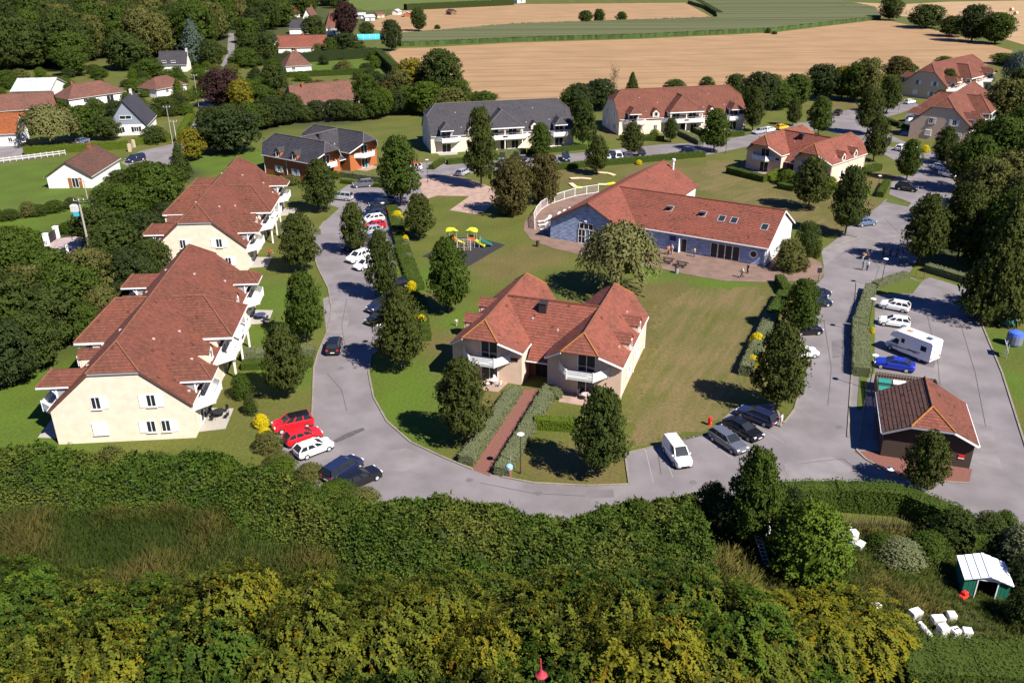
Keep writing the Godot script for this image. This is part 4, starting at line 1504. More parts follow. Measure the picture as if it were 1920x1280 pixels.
func figure(kind: String) -> Dictionary:
	if figures.has(kind):
		return figures[kind]
	var P := pose(kind)
	var body := MB.new()
	var bones := [[P.hip, P.chest, 0.115, 0.125], [P.chest, P.neck, 0.11, 0.055], [P.neck, P.head, 0.052, 0.06], [P.head + Vector3(-0.02, 0.03, 0), P.head + Vector3(0.02, -0.02, 0), 0.098, 0.078]]
	var top := [[P.hip + Vector3(0, 0.02, 0), P.chest, 0.13, 0.142], [P.chest, P.neck + Vector3(0, -0.06, 0), 0.135, 0.085]]
	var low := [[P.hip + Vector3(0, 0.05, 0), P.hip, 0.13, 0.12]]
	for n in ["l", "r"]:
		bones.append_array([[P["hip" + n], P["knee" + n], 0.085, 0.056], [P["knee" + n], P["foot" + n], 0.056, 0.037], [P["foot" + n], P["foot" + n] + Vector3(0.15, -0.03, 0), 0.042, 0.034],
			[P["sh" + n], P["el" + n], 0.05, 0.04], [P["el" + n], P["ha" + n], 0.039, 0.026], [P.chest + Vector3(0, 0.08, 0), P["sh" + n], 0.08, 0.055]])
		top.append_array([[P["sh" + n], P["sh" + n].lerp(P["el" + n], 0.8), 0.068, 0.058], [P.chest + Vector3(0, 0.07, 0), P["sh" + n], 0.09, 0.066]])
		low.append_array([[P["hip" + n], P["knee" + n], 0.1, 0.074], [P["knee" + n], P["foot" + n] + Vector3(0, 0.05, 0), 0.074, 0.058]])
	skin(body, bones, 0.026)
	for n in ["l", "r"]:   # palms, four fingers of unequal length and a thumb
		var h: Vector3 = P["ha" + n]
		var d: Vector3 = (h - P["el" + n]).normalized()
		var z := Vector3(0, 0, 1)
		var x := d.cross(z).normalized()
		body.bar(h, h + d * 0.085, 0.035, 0.08, x)
		for i in 4:
			var r: Vector3 = h + d * 0.08 + x * (i - 1.5) * 0.02
			var l: float = [0.055, 0.072, 0.078, 0.066][i]
			body.tube(r, r + d * l * 0.6, 0.009, 0.008, 5)
			body.tube(r + d * l * 0.6, r + d * l + z * (0.02 if n == "l" else -0.02), 0.008, 0.006, 5)
		body.tube(h + d * 0.03 - x * 0.035, h + d * 0.075 - x * 0.07, 0.01, 0.008, 5)
	var hd: Vector3 = P.head
	body.tube(hd + Vector3(0.08, 0.0, 0), hd + Vector3(0.115, -0.02, 0), 0.014, 0.012, 5)
	for s in [-1.0, 1.0]:
		body.tube(hd + Vector3(-0.005, 0.0, s * 0.085), hd + Vector3(-0.01, 0.01, s * 0.105), 0.022, 0.018, 6)
	var a := MB.new()
	skin(a, top, 0.03)
	var c := MB.new()
	skin(c, low, 0.03)
	var e := MB.new()
	skin(e, [[hd + Vector3(-0.035, 0.05, 0), hd + Vector3(0.02, 0.075, 0), 0.09, 0.075], [hd + Vector3(-0.06, 0.03, 0), hd + Vector3(-0.06, -0.04, 0), 0.07, 0.05]], 0.025)
	var f := MB.new()
	for n in ["l", "r"]:
		var q: Vector3 = P["foot" + n]
		f.bbox(q + Vector3(-0.06, -0.07, -0.045), q + Vector3(0.19, 0.02, 0.045), 0.03)
	var g := MB.new()
	for s in [-1.0, 1.0]:
		g.box(hd + Vector3(0.07, 0.012, s * 0.034 - 0.013), hd + Vector3(0.091, 0.026, s * 0.034 + 0.013))
	g.box(hd + Vector3(0.07, -0.055, -0.022), hd + Vector3(0.089, -0.047, 0.022))
	figures[kind] = {"body": body.mesh(), "shirt": a.mesh(), "trousers": c.mesh(), "hair": e.mesh(), "shoe": f.mesh(), "face": g.mesh()}
	return figures[kind]

func person(kind: String, at: Vector3, turn: float, tall: float, shirt: String, legs: String, hair: String, label: String, group := "") -> Node3D:
	var o := thing("person", label, "person", at, turn, group)
	var k := Transform3D(Basis.from_scale(Vector3.ONE * tall / 1.72), Vector3.ZERO)
	var f := figure(kind)
	part(o, "body", f.body, M.skin, k)
	if shirt:
		part(o, "shirt", f.shirt, M[shirt], k)
	part(o, "trousers", f.trousers, M[legs], k)
	part(o, "hair", f.hair, M[hair], k)
	part(o, "shoes", f.shoe, M.trim, k)
	part(o, "face_features", f.face, M.hair, k)
	return o

func pony(at: Vector3, turn: float, label: String) -> void:
	var o := thing("pony", label, "pony", at, turn)
	var b := MB.new()
	var q := [[Vector3(-0.5, 0.92, 0), Vector3(0.4, 0.9, 0), 0.26, 0.25], [Vector3(-0.62, 0.98, 0), Vector3(-0.4, 0.92, 0), 0.2, 0.27], [Vector3(0.42, 0.98, 0), Vector3(0.85, 1.36, 0), 0.2, 0.11], [Vector3(0.85, 1.38, 0), Vector3(1.16, 1.12, 0), 0.105, 0.06],
		[Vector3(0.82, 1.46, 0.06), Vector3(0.83, 1.57, 0.07), 0.03, 0.012], [Vector3(0.82, 1.46, -0.06), Vector3(0.83, 1.57, -0.07), 0.03, 0.012]]
	for s in [-1.0, 1.0]:
		var z: float = s * 0.15
		q.append_array([[Vector3(0.38, 0.8, z), Vector3(0.42, 0.45, z), 0.11, 0.055], [Vector3(0.42, 0.45, z), Vector3(0.4, 0.1, z), 0.05, 0.036], [Vector3(0.4, 0.1, z), Vector3(0.43, 0.03, z), 0.045, 0.055],
			[Vector3(-0.55, 0.85, z), Vector3(-0.48, 0.62, z), 0.17, 0.09], [Vector3(-0.48, 0.62, z), Vector3(-0.66, 0.42, z), 0.075, 0.05], [Vector3(-0.66, 0.42, z), Vector3(-0.62, 0.1, z), 0.046, 0.036], [Vector3(-0.62, 0.1, z), Vector3(-0.59, 0.03, z), 0.045, 0.055]])
	skin(b, q, 0.035, 0.07)
	var ns := FastNoiseLite.new()
	ns.seed = 5
	ns.frequency = 0.75
	for i in b.v.size():   # piebald coat: white with large brown patches
		var p := b.v[i]
		b.c[i] = Color(0.17, 0.075, 0.04) if ns.get_noise_3dv(p) + 0.3 * absf(p.x + 0.1) - 0.12 > 0.0 else Color(0.75, 0.72, 0.68)
	var plain: StandardMaterial3D = mat("coat", Color(1, 1, 1), 0.7)
	part(o, "body", b.mesh(), plain)
	b = MB.new()
	b.tube(Vector3(-0.78, 1.05, 0), Vector3(-0.9, 0.75, 0), 0.05, 0.08, 7)
	b.tube(Vector3(-0.9, 0.75, 0), Vector3(-0.88, 0.4, 0), 0.08, 0.02, 7)
	part(o, "tail", b.mesh(), M.hair)
	b = MB.new()
	for i in 9:
		var c := Vector3(0.45, 1.2, 0).lerp(Vector3(0.84, 1.52, 0), i / 8.0)
		b.tube(c, c + Vector3(-0.02, -0.17, 0.1), 0.045, 0.015, 5)
	part(o, "mane", b.mesh(), M.hair)
	b = MB.new()
	b.bbox(Vector3(-0.3, 1.13, -0.2), Vector3(0.2, 1.21, 0.2), 0.06)
	b.box(Vector3(-0.12, 0.75, -0.27), Vector3(0.06, 1.14, -0.25))
	b.box(Vector3(-0.12, 0.75, 0.25), Vector3(0.06, 1.14, 0.27))
	part(o, "saddle", b.mesh(), M.dark_wood)
# ---------------------------------------------------------------- setting
func sheet(called: String, p: PackedVector2Array, y: float, m: Material, label := "") -> MeshInstance3D:
	var b := MB.new()
	var id := Geometry2D.triangulate_polygon(p)
	for i in range(0, id.size(), 3):
		var A := Vector3(p[id[i]].x, y, p[id[i]].y)
		var B := Vector3(p[id[i + 1]].x, y, p[id[i + 1]].y)
		var C := Vector3(p[id[i + 2]].x, y, p[id[i + 2]].y)
		if (B - A).cross(C - A).y > 0.0:
			b.tri(A, B, C)
		else:
			b.tri(A, C, B)
	if id.is_empty():
		printerr("cannot triangulate ", called)
	var o := built(called, b, m, label, "", "")
	o.set_meta("kind", "structure")
	return o

func kerb(p: PackedVector2Array) -> void:
	var b := MB.new()
	for i in p.size() - 1:
		var a := Vector3(p[i].x, 0.065, p[i].y)
		var c := Vector3(p[i + 1].x, 0.065, p[i + 1].y)
		var n := maxi(1, int((c - a).length() / 1.0))
		for k in n:
			var g := rng.randf_range(0.8, 1.1)
			b.col = Color(g, g, g)
			b.bar(a.lerp(c, (k + 0.01) / n), a.lerp(c, (k + 0.99) / n), 0.2, 0.13)
	var o := built("kerb", b, M.kerb, "", "")
	o.set_meta("kind", "structure")

func lines(p: Array, w := 0.1, m: Material = null) -> void:
	for q in p:
		var b := MB.new()
		var a: Vector3 = q[0]
		var c: Vector3 = q[1]
		var s := (c - a).normalized().cross(Vector3.UP) * w / 2
		var y := Vector3(0, 0.036 if w < 0.5 else 0.075, 0)
		b.quad(a - s + y, a + s + y, c + s + y, c - s + y) if (2.0 * s).cross(c - a).y > 0.0 else b.quad(a + s + y, a - s + y, c - s + y, c + s + y)
		var o := built("bay_line" if w < 0.5 else "tramline", b, m if m else M.line, "", "")
		o.set_meta("kind", "structure")

# x, z, radius, kind of grass
var PATCHES := []

func turf(x: float, z: float, n1: FastNoiseLite, n2: FastNoiseLite) -> Color:
	var lawn := Vector3(0.092, 0.108, 0.014)
	var dry := Vector3(0.135, 0.1, 0.036)
	var rich := Vector3(0.075, 0.125, 0.01)
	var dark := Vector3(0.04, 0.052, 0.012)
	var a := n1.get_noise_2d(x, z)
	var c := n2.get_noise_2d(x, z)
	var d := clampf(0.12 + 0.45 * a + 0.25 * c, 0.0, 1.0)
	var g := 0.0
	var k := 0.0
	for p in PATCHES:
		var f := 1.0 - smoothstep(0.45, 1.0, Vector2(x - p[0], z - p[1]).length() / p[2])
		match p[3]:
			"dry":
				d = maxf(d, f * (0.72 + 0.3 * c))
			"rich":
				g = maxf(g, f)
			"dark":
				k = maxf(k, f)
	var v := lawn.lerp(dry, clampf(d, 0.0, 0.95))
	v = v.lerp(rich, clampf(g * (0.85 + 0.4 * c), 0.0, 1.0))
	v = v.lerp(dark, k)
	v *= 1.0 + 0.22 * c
	return Color(v.x, v.y, v.z)

func setting() -> void:
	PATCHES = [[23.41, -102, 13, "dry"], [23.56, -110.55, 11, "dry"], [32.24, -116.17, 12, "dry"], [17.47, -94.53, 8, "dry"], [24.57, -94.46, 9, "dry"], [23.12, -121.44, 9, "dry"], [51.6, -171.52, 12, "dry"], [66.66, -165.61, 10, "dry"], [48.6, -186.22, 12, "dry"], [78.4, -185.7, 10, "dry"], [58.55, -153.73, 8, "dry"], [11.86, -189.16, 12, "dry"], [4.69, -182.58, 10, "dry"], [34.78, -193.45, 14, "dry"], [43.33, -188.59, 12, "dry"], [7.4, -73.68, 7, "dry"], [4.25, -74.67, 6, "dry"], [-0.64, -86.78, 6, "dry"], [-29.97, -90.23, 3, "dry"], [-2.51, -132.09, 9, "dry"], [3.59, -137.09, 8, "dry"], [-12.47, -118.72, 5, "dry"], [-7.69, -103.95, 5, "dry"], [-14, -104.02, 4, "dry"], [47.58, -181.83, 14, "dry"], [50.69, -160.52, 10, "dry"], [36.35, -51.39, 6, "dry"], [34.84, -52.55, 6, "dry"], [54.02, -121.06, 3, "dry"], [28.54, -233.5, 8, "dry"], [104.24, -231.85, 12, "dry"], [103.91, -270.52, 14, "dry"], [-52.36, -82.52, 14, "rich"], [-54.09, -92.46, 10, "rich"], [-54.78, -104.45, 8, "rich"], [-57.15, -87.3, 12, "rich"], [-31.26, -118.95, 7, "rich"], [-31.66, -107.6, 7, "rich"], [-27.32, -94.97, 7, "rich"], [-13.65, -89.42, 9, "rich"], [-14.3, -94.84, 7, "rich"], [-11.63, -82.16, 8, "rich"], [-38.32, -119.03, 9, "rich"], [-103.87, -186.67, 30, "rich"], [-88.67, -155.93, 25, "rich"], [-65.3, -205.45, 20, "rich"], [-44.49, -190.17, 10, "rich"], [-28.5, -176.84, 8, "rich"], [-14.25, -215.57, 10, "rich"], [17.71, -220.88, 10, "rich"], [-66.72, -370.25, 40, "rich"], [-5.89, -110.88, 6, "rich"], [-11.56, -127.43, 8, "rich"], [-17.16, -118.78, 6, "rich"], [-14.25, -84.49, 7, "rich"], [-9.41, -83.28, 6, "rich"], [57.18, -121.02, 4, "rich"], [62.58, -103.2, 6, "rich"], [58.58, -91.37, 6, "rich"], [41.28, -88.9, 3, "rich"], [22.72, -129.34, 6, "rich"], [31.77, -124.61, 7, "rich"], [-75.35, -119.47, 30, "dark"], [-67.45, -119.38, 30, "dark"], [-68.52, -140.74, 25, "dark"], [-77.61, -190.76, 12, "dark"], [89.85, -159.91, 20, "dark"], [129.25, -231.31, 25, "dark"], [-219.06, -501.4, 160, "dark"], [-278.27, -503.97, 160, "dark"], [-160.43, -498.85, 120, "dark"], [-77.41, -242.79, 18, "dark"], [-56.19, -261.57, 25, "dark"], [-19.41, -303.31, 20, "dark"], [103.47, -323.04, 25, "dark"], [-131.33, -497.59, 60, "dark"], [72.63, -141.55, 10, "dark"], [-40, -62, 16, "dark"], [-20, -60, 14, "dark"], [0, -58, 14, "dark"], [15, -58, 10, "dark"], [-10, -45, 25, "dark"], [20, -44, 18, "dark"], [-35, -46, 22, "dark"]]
	var n1 := FastNoiseLite.new()
	n1.seed = 4
	n1.frequency = 0.02
	var n2 := FastNoiseLite.new()
	n2.seed = 8
	n2.frequency = 0.13
	var xs := [-4000.0, -1500.0, -700.0, -350.0]
	var zs := [-6000.0, -2500.0, -1300.0, -800.0, -550.0]
	for i in 171:
		xs.append(-170.0 + i * 2.0)
	for i in 201:
		zs.append(-425.0 + i * 2.0)
	xs.append_array([260.0, 420.0, 800.0, 1600.0, 4000.0])
	zs.append_array([0.0, 60.0, 400.0])
	var b := MB.new()
	var cols := []
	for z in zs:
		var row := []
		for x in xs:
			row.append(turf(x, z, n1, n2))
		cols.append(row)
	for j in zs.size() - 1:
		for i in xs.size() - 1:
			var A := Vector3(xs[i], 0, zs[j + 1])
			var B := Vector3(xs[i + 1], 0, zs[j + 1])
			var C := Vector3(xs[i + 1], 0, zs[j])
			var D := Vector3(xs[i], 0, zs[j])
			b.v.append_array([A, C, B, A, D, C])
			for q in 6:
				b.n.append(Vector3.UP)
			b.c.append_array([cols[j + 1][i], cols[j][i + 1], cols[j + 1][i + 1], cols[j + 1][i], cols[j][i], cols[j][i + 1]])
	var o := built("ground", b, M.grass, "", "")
	o.set_meta("kind", "structure")
	sheet("left_road", xz([11.32, -71, 7.17, -70.8, 2.01, -71.3, -1.11, -72.4, -3.79, -73.8, -7.14, -76, -10.71, -78.9, -13.8, -83.3, -16.04, -88.8, -17.49, -94.9, -17.91, -99.6, -17.03, -101.6, -17.86, -111, -18.77, -116.8, -20.06, -118.8, -20.49, -121.3, -18.2, -124.1, -18.6, -132.3, -19.89, -140.1, -20.54, -148.7, -20.87, -158.2, -20.3, -167, -18.5, -175.9, -18.28, -186.1, -19.69, -195.4, -22.76, -202, -24.88, -195.5, -26.21, -183.1, -28.97, -180.2, -34.53, -183.3, -36.42, -175, -36.59, -168.4, -33.53, -165.4, -34.78, -156.8, -34.97, -148.9, -33.68, -140.3, -30.8, -131.2, -27.75, -123.1, -25.66, -114.9, -24.87, -107.9, -24.79, -100.9, -24.48, -96.4, -22.5, -85.8, -21.9, -82.3, -24.11, -82.3, -26.35, -82, -25.09, -76.9, -21.2, -73, -17.27, -68.9, -12.75, -65.5, -5.32, -63.5, 1.81, -62.7, 6.53, -62.7, 10.39, -63.4]), 0.02, M.asphalt)
	sheet("main_road", xz([11.32, -71, 11.57, -76.5, 16.15, -78.4, 21.04, -80.4, 22.32, -82.4, 25.26, -86.3, 29.63, -86.9, 29.56, -82.4, 31.65, -85.5, 32.91, -88.3, 35.67, -94.3, 38.31, -101.8, 37.63, -103.5, 39.16, -108.6, 41.74, -112.2, 43.4, -118.1, 46, -123.3, 48.3, -126.7, 50.64, -133.9, 51.89, -139.1, 56.19, -141.2, 60.8, -146, 58.57, -148.1, 63.3, -156.3, 65.5, -157.6, 71.8, -165.5, 74.8, -170, 77.4, -165.1, 78.7, -167.3, 76.8, -173.5, 82.3, -185.6, 85, -187.8, 87.6, -187.8, 89.7, -196.4, 89.3, -207.9, 88.7, -212.9, 88.2, -222.5, 85.6, -235, 83.7, -237.8, 76.3, -232.5, 65.8, -224.9, 69, -236.7, 80.5, -246.6, 88.4, -251, 92.1, -260.5, 102.4, -266.2, 107.1, -261.8, 113.3, -273.9, 125.3, -279.2, 125.1, -272.7, 114.2, -260, 102.6, -249.9, 96.2, -244.7, 98.6, -235.4, 99.7, -224.1, 100.4, -216.2, 103.2, -207.6, 103.2, -198.1, 99.2, -185.3, 92.5, -178.9, 88.3, -170.1, 82.3, -161.1, 73.8, -147.3, 67.1, -136.2, 62.3, -128.4, 61.5, -127.2, 62.5, -124.7, 64.7, -126.5, 68.6, -121.3, 64.6, -110.6, 59.35, -94.1, 53.25, -77.3, 50.02, -67.9, 47.51, -60.9, 42.53, -63.9, 36.69, -67.2, 26.78, -67.3, 21.22, -64.9, 10.39, -63.4]), 0.02, M.asphalt)
	sheet("front_road", xz([-23.95, -193.6, -22.71, -201.5, -16.54, -203.5, -10.35, -201.8, 0.2, -205.8, 13.05, -209.9, 23.76, -214.2, 37.72, -219.9, 50.22, -222.1, 61.7, -230.1, 70.8, -240.9, 66.8, -224.8, 58.45, -217, 47.46, -208.7, 36.84, -206.2, 17.5, -201.2, 6.29, -198.4, -2.23, -195.6, -6.94, -191.8, -12.6, -191.5, -20.98, -186.6]), 0.03, M.asphalt)
	sheet("gravel_path", xz([-20.94, -186.1, -12.57, -191, -8.48, -185.9, -3.77, -179.7, -2.55, -171.6, -5.01, -162.8, -6.98, -160.7, -11.92, -163.6, -8.52, -173.3, -15.05, -173.8, -17.99, -170.3, -19.61, -167.4, -20.82, -168.9, -18.35, -176.7]), 0.04, M.gravel)
	sheet("terrace", xz([2.47, -156.2, 2.2, -150.8, 3.51, -145.4, 6.85, -141.1, 11.14, -137.8, 16.56, -134.6, 23.18, -131.3, 27.69, -128.1, 30.52, -126.4, 32.73, -125.3, 38.72, -124.7, 42.5, -125.1, 47.29, -125.3, 49.14, -129, 50.05, -133.4, 48.41, -136.5, 45.92, -143.3, 35.22, -164.3, 17.77, -176.9, 11.72, -173.4, 6.4, -166.9, 4.26, -160.6]), 0.04, M.paving)
	sheet("play_surface", xz([-14.94, -137.1, -9.1, -147, -5.52, -146.4, -1.02, -142.9, -6.81, -132.6]), 0.03, M.mat_black)
	sheet("brick_path", xz([1.29, -90.5, 3.22, -90.4, -2.27, -72.5, -4, -73.7]), 0.03, M.brickpath)
	sheet("brick_apron", xz([35.26, -76.7, 35.91, -75.2, 37.05, -73.3, 38, -71.7, 44.3, -70.9, 45.8, -73.4, 37.91, -76.9]), 0.04, M.brickpath)
	sheet("worn_patch", xz([50, -131.9, 60.9, -145.4, 58.36, -147.5, 51.89, -139.1]), 0.03, M.asphalt_worn)
	sheet("worn_patch", xz([27.33, -74.5, 32.64, -75.9, 33.95, -73.5, 30.76, -70.3, 26.78, -70.7]), 0.03, M.asphalt_worn)
	sheet("oil_stain", xz([-18.94, -79.4, -17.78, -80.9, -16.23, -82, -15.94, -81.5, -17.35, -80, -18.58, -78.9]), 0.03, M.oil)
	sheet("worn_patch", xz([-27.73, -118.9, -25.43, -121.4, -22.52, -111.1, -22.41, -104.1, -24.7, -105.8]), 0.03, M.asphalt_worn)
	sheet("worn_patch", xz([-14.35, -76.8, -11.16, -77.8, -7.04, -74.6, -8.51, -72.9, -12.86, -73.8]), 0.03, M.asphalt_worn)
	sheet("tar_patch", xz([41.8, -103.4, 44.11, -104.1, 42.2, -99, 40.26, -98.4]), 0.03, M.asphalt_dark)
	sheet("tar_patch", xz([53.24, -103.3, 54.95, -101.7, 51.75, -95.6, 50.02, -96.8]), 0.03, M.asphalt_dark)
	sheet("tar_patch", xz([7.11, -70, 9.68, -70.2, 9.65, -68.9, 7.21, -68.8]), 0.03, M.asphalt_dark)
	sheet("worn_patch", xz([64.9, -147.4, 69.9, -150.4, 62.6, -138.9, 59.39, -137.7]), 0.03, M.asphalt_worn)
	sheet("worn_patch", xz([48.26, -83.9, 51.82, -81.6, 48.76, -73.3, 45.44, -75.3]), 0.03, M.asphalt_worn)
	sheet("village_lane", xz([-108.4, -329.3, -126.2, -406.7, -150.7, -493, -147.8, -492.9, -123.7, -410.3, -111.7, -359.5, -106.3, -349.2, -94.7, -284.8, -86, -246.6, -80.8, -219.9, -85.3, -228, -92.6, -262.4, -98.5, -284.9]), 0.03, M.lane)
	sheet("drive", xz([-91.5, -203.3, -91.5, -215.4, -84.2, -226.1, -81.2, -219.9, -79.2, -205.7, -76.3, -193.1, -79.7, -196.5, -88.2, -199.7]), 0.03, M.lane)
	sheet("paved_yard", xz([-80.1, -143.4, -80.1, -147.4, -76.2, -148.9, -72.9, -143.6, -72.5, -137.6, -74.1, -138.7]), 0.03, M.yard_stone)
	sheet("yard", xz([-123.5, -201.3, -135.3, -222.8, -122.7, -220.7, -119, -211.9, -110.6, -213.5, -109.6, -211.8]), 0.03, M.asphalt_worn)
	sheet("stubble_field", xz([-54.54, -407.8, -51.09, -423.4, -38.92, -425, 0.65, -442.7, 64.1, -456.2, 137.6, -483.2, 222.6, -555.5, 226.8, -476.8, 221.7, -403.5, 213.1, -389.1, 197.2, -364.7, 155.3, -337, 124.1, -327.4, 81.1, -309.4, 26.55, -293.6, 7.03, -280.3, -14.92, -284.7, -20.64, -324.2, -38.31, -347.1, -47.64, -377.7]), 0.05, M.stubble)
	sheet("stubble_field", xz([-84.5, -550, -72.4, -642.6, -40.9, -669, 1.12, -686.6, 129.8, -694.6, 123.8, -560.4, 64.8, -542.8, 0.81, -523.6, -45.58, -502.2, -61.4, -489.1, -75.5, -509.2]), 0.06, M.stubble)
	sheet("stubble_field", xz([253.7, -692.3, 280.1, -669.9, 325.1, -693.3, 376.6, -701, 474.4, -729.5, 241.4, -360.1, 237.9, -422.7, 241.4, -451.4, 252.6, -540.4, 242.2, -576.3, 226.9, -562.4]), 0.06, M.stubble_pale)
	sheet("meadow", xz([-131.2, -727.3, -111.3, -761.9, 1.25, -754.5, 1.14, -697.1, -41.49, -679, -73.4, -651.8, -97, -635, -112.5, -663.5]), 0.05, M.meadow)
	sheet("grass_island", xz([53.7, -119.6, 54.98, -121.9, 61.3, -126.3, 62.5, -124.4, 59.27, -119.9]), 0.05, M.lawn_patch)
	sheet("grass_strip", xz([51.61, -118, 53.47, -119.4, 43.98, -94.3, 42.4, -92.6, 39.45, -85.4, 38.62, -85.4, 41.86, -93.6, 46.1, -103.4]), 0.05, M.lawn_patch)
	sheet("grass_island", xz([73.9, -168.1, 75.6, -170.4, 78, -166.2, 77, -164.4]), 0.05, M.lawn_patch)
	sheet("grass_verge", xz([92.9, -224.3, 98.2, -220.4, 95, -215.7, 92.2, -218.7]), 0.05, M.lawn_patch)
	sheet("garden_path", xz([29.16, -59.97, 29.85, -59.61, 30.27, -56.91, 30.51, -53.17, 33.97, -54.35, 35.96, -54.95, 37.57, -51.38, 36.59, -49.45, 32.18, -50.3, 29.3, -54.38]), 0.03, M.soil)
	kerb(xz([11.32, -71, 7.17, -70.8, 2.01, -71.3, -1.11, -72.4]))
	kerb(xz([-4, -73.7, -7.14, -76, -10.71, -78.9, -13.8, -83.3, -16.04, -88.8, -17.49, -94.9, -17.91, -99.6]))
	kerb(xz([11.33, -71, 11.57, -76.5, 16.15, -78.4, 21.04, -80.4]))
	kerb(xz([-21.9, -82.3, -22.5, -85.8, -24.48, -96.4, -24.79, -100.9, -24.87, -107.9, -25.66, -114.9, -27.75, -123.1, -30.8, -131.2, -33.68, -140.3, -34.97, -148.9, -34.78, -156.8]))
	kerb(xz([29.63, -86.9, 29.56, -82.4, 31.65, -85.5, 32.91, -88.3]))
	kerb(xz([64.6, -110.6, 59.35, -94.1, 53.25, -77.3]))
	kerb(xz([40.32, -87.6, 35.56, -76.9, 35.91, -75.2, 37.05, -73.3, 38, -71.7, 44.3, -70.9]))
	kerb(xz([52.58, -124.3, 47.24, -110.3, 41.21, -94.3, 35.54, -79.5]))
	kerb(xz([88.3, -170.1, 82.3, -161.1]))
	kerb(xz([51.89, -139.1, 60.8, -146]))
	kerb(xz([16.15, -78.4, 21.04, -80.4]))
	lines([[Vector3(15.5, 0, -77.8), Vector3(15.77, 0, -72.2)], [Vector3(20.24, 0, -79.89), Vector3(22.42, 0, -75.31)], [Vector3(26.52, 0, -81.82), Vector3(28.48, 0, -78.53)], [Vector3(51.07, 0, -112.85), Vector3(56.04, 0, -111.66)], [Vector3(48.62, 0, -106.37), Vector3(53.45, 0, -105.3)], [Vector3(45.99, 0, -99.41), Vector3(48.72, 0, -96.52)], [Vector3(66.66, 0, -158.56), Vector3(75.96, 0, -162.94)], [Vector3(70.63, 0, -163.74), Vector3(79.46, 0, -168.38)], [Vector3(-25.58, 0, -129.48), Vector3(-22.36, 0, -127.57)], [Vector3(13.78, 0, -77.4), Vector3(13.7, 0, -71.3)]])
	corn()
	mown(xz([20.45, -115.3, 27.29, -122.5, 38.19, -122.8, 35.3, -110.4, 28.45, -94.4, 23.02, -83, 20.91, -81.2, 12.12, -77.4, 12.87, -85.4, 17.82, -100.5]), 116.8, "drying lawn with mowing streaks right of the middle house")
	mown(xz([46.36, -203.3, 55.05, -203.1, 51.53, -179.6, 59.88, -163.9, 56.49, -147.6, 52.73, -153.8, 38.17, -179.9]), 136.8, "dry lawn before the twin house behind the club house")
	lines([[at(-47.3, -400.1), at(227.7, -429.5)], [at(-45.2, -381.7), at(206.1, -407.7)], [at(-43.3, -364.8), at(186.4, -387.9)], [at(-41.6, -349.3), at(168.4, -369.9)], [at(-28.2, -334.6), at(152.0, -353.4)], [at(-27.1, -321.3), at(136.9, -338.2)], [at(-26.2, -309.0), at(123.0, -324.2)], [at(-16.4, -297.3), at(110.1, -311.2)], [at(-15.9, -286.7), at(98.1, -299.2)]], 0.9, M.tram)
	lines([[at(-24.2, -118.9), at(-23.3, -109.3)], [at(-23.3, -109.3), at(-21.3, -100.9)], [at(-22.6, -94.9), at(-20.1, -90.8)], [at(-20.1, -90.8), at(-18.6, -85.7)], [at(43.0, -110.3), at(39.2, -95.7)], [at(39.2, -95.7), at(35.7, -86.4)], [at(58.0, -112.0), at(52.9, -97.1)], [at(52.9, -97.1), at(48.5, -86.3)], [at(61.6, -110.1), at(56.1, -94.1)], [at(56.1, -94.1), at(51.2, -81.6)], [at(28.9, -74.5), at(33.6, -75.4)], [at(33.6, -75.4), at(34.7, -72.5)], [at(-3.2, -71.4), at(2.0, -69.6)], [at(2.0, -69.6), at(7.0, -69.1)], [at(58.1, -139.0), at(58.7, -131.3)], [at(58.7, -131.3), at(55.2, -124.3)], [at(69.5, -156.8), at(68.6, -147.4)], [at(15.1, -78.6), at(14.7, -72.7)], [at(57.5, -117.9), at(60.8, -114.9)], [at(60.8, -114.9), at(64.5, -116.2)], [at(-29.4, -161.8), at(-28.5, -169.0)], [at(-28.5, -169.0), at(-26.3, -176.8)]], 0.07, M.oil)
	for p in [at(-21.1, -96.3), at(-4.2, -71.9), at(17.6, -71.3), at(35.4, -81.7), at(49.0, -118.0), at(50.4, -91.4), at(85.0, -187.8), at(2.5, -69.6), at(-6.5, -198.1), at(38.0, -213.4)]:
		var mh := MB.new()
		mh.tube(p, p + Vector3(0, 0.042, 0), 0.36, 0.36, 12)
		tag(built("manhole_cover", mh, M.asphalt_dark, "", ""), "", "", "", "structure")

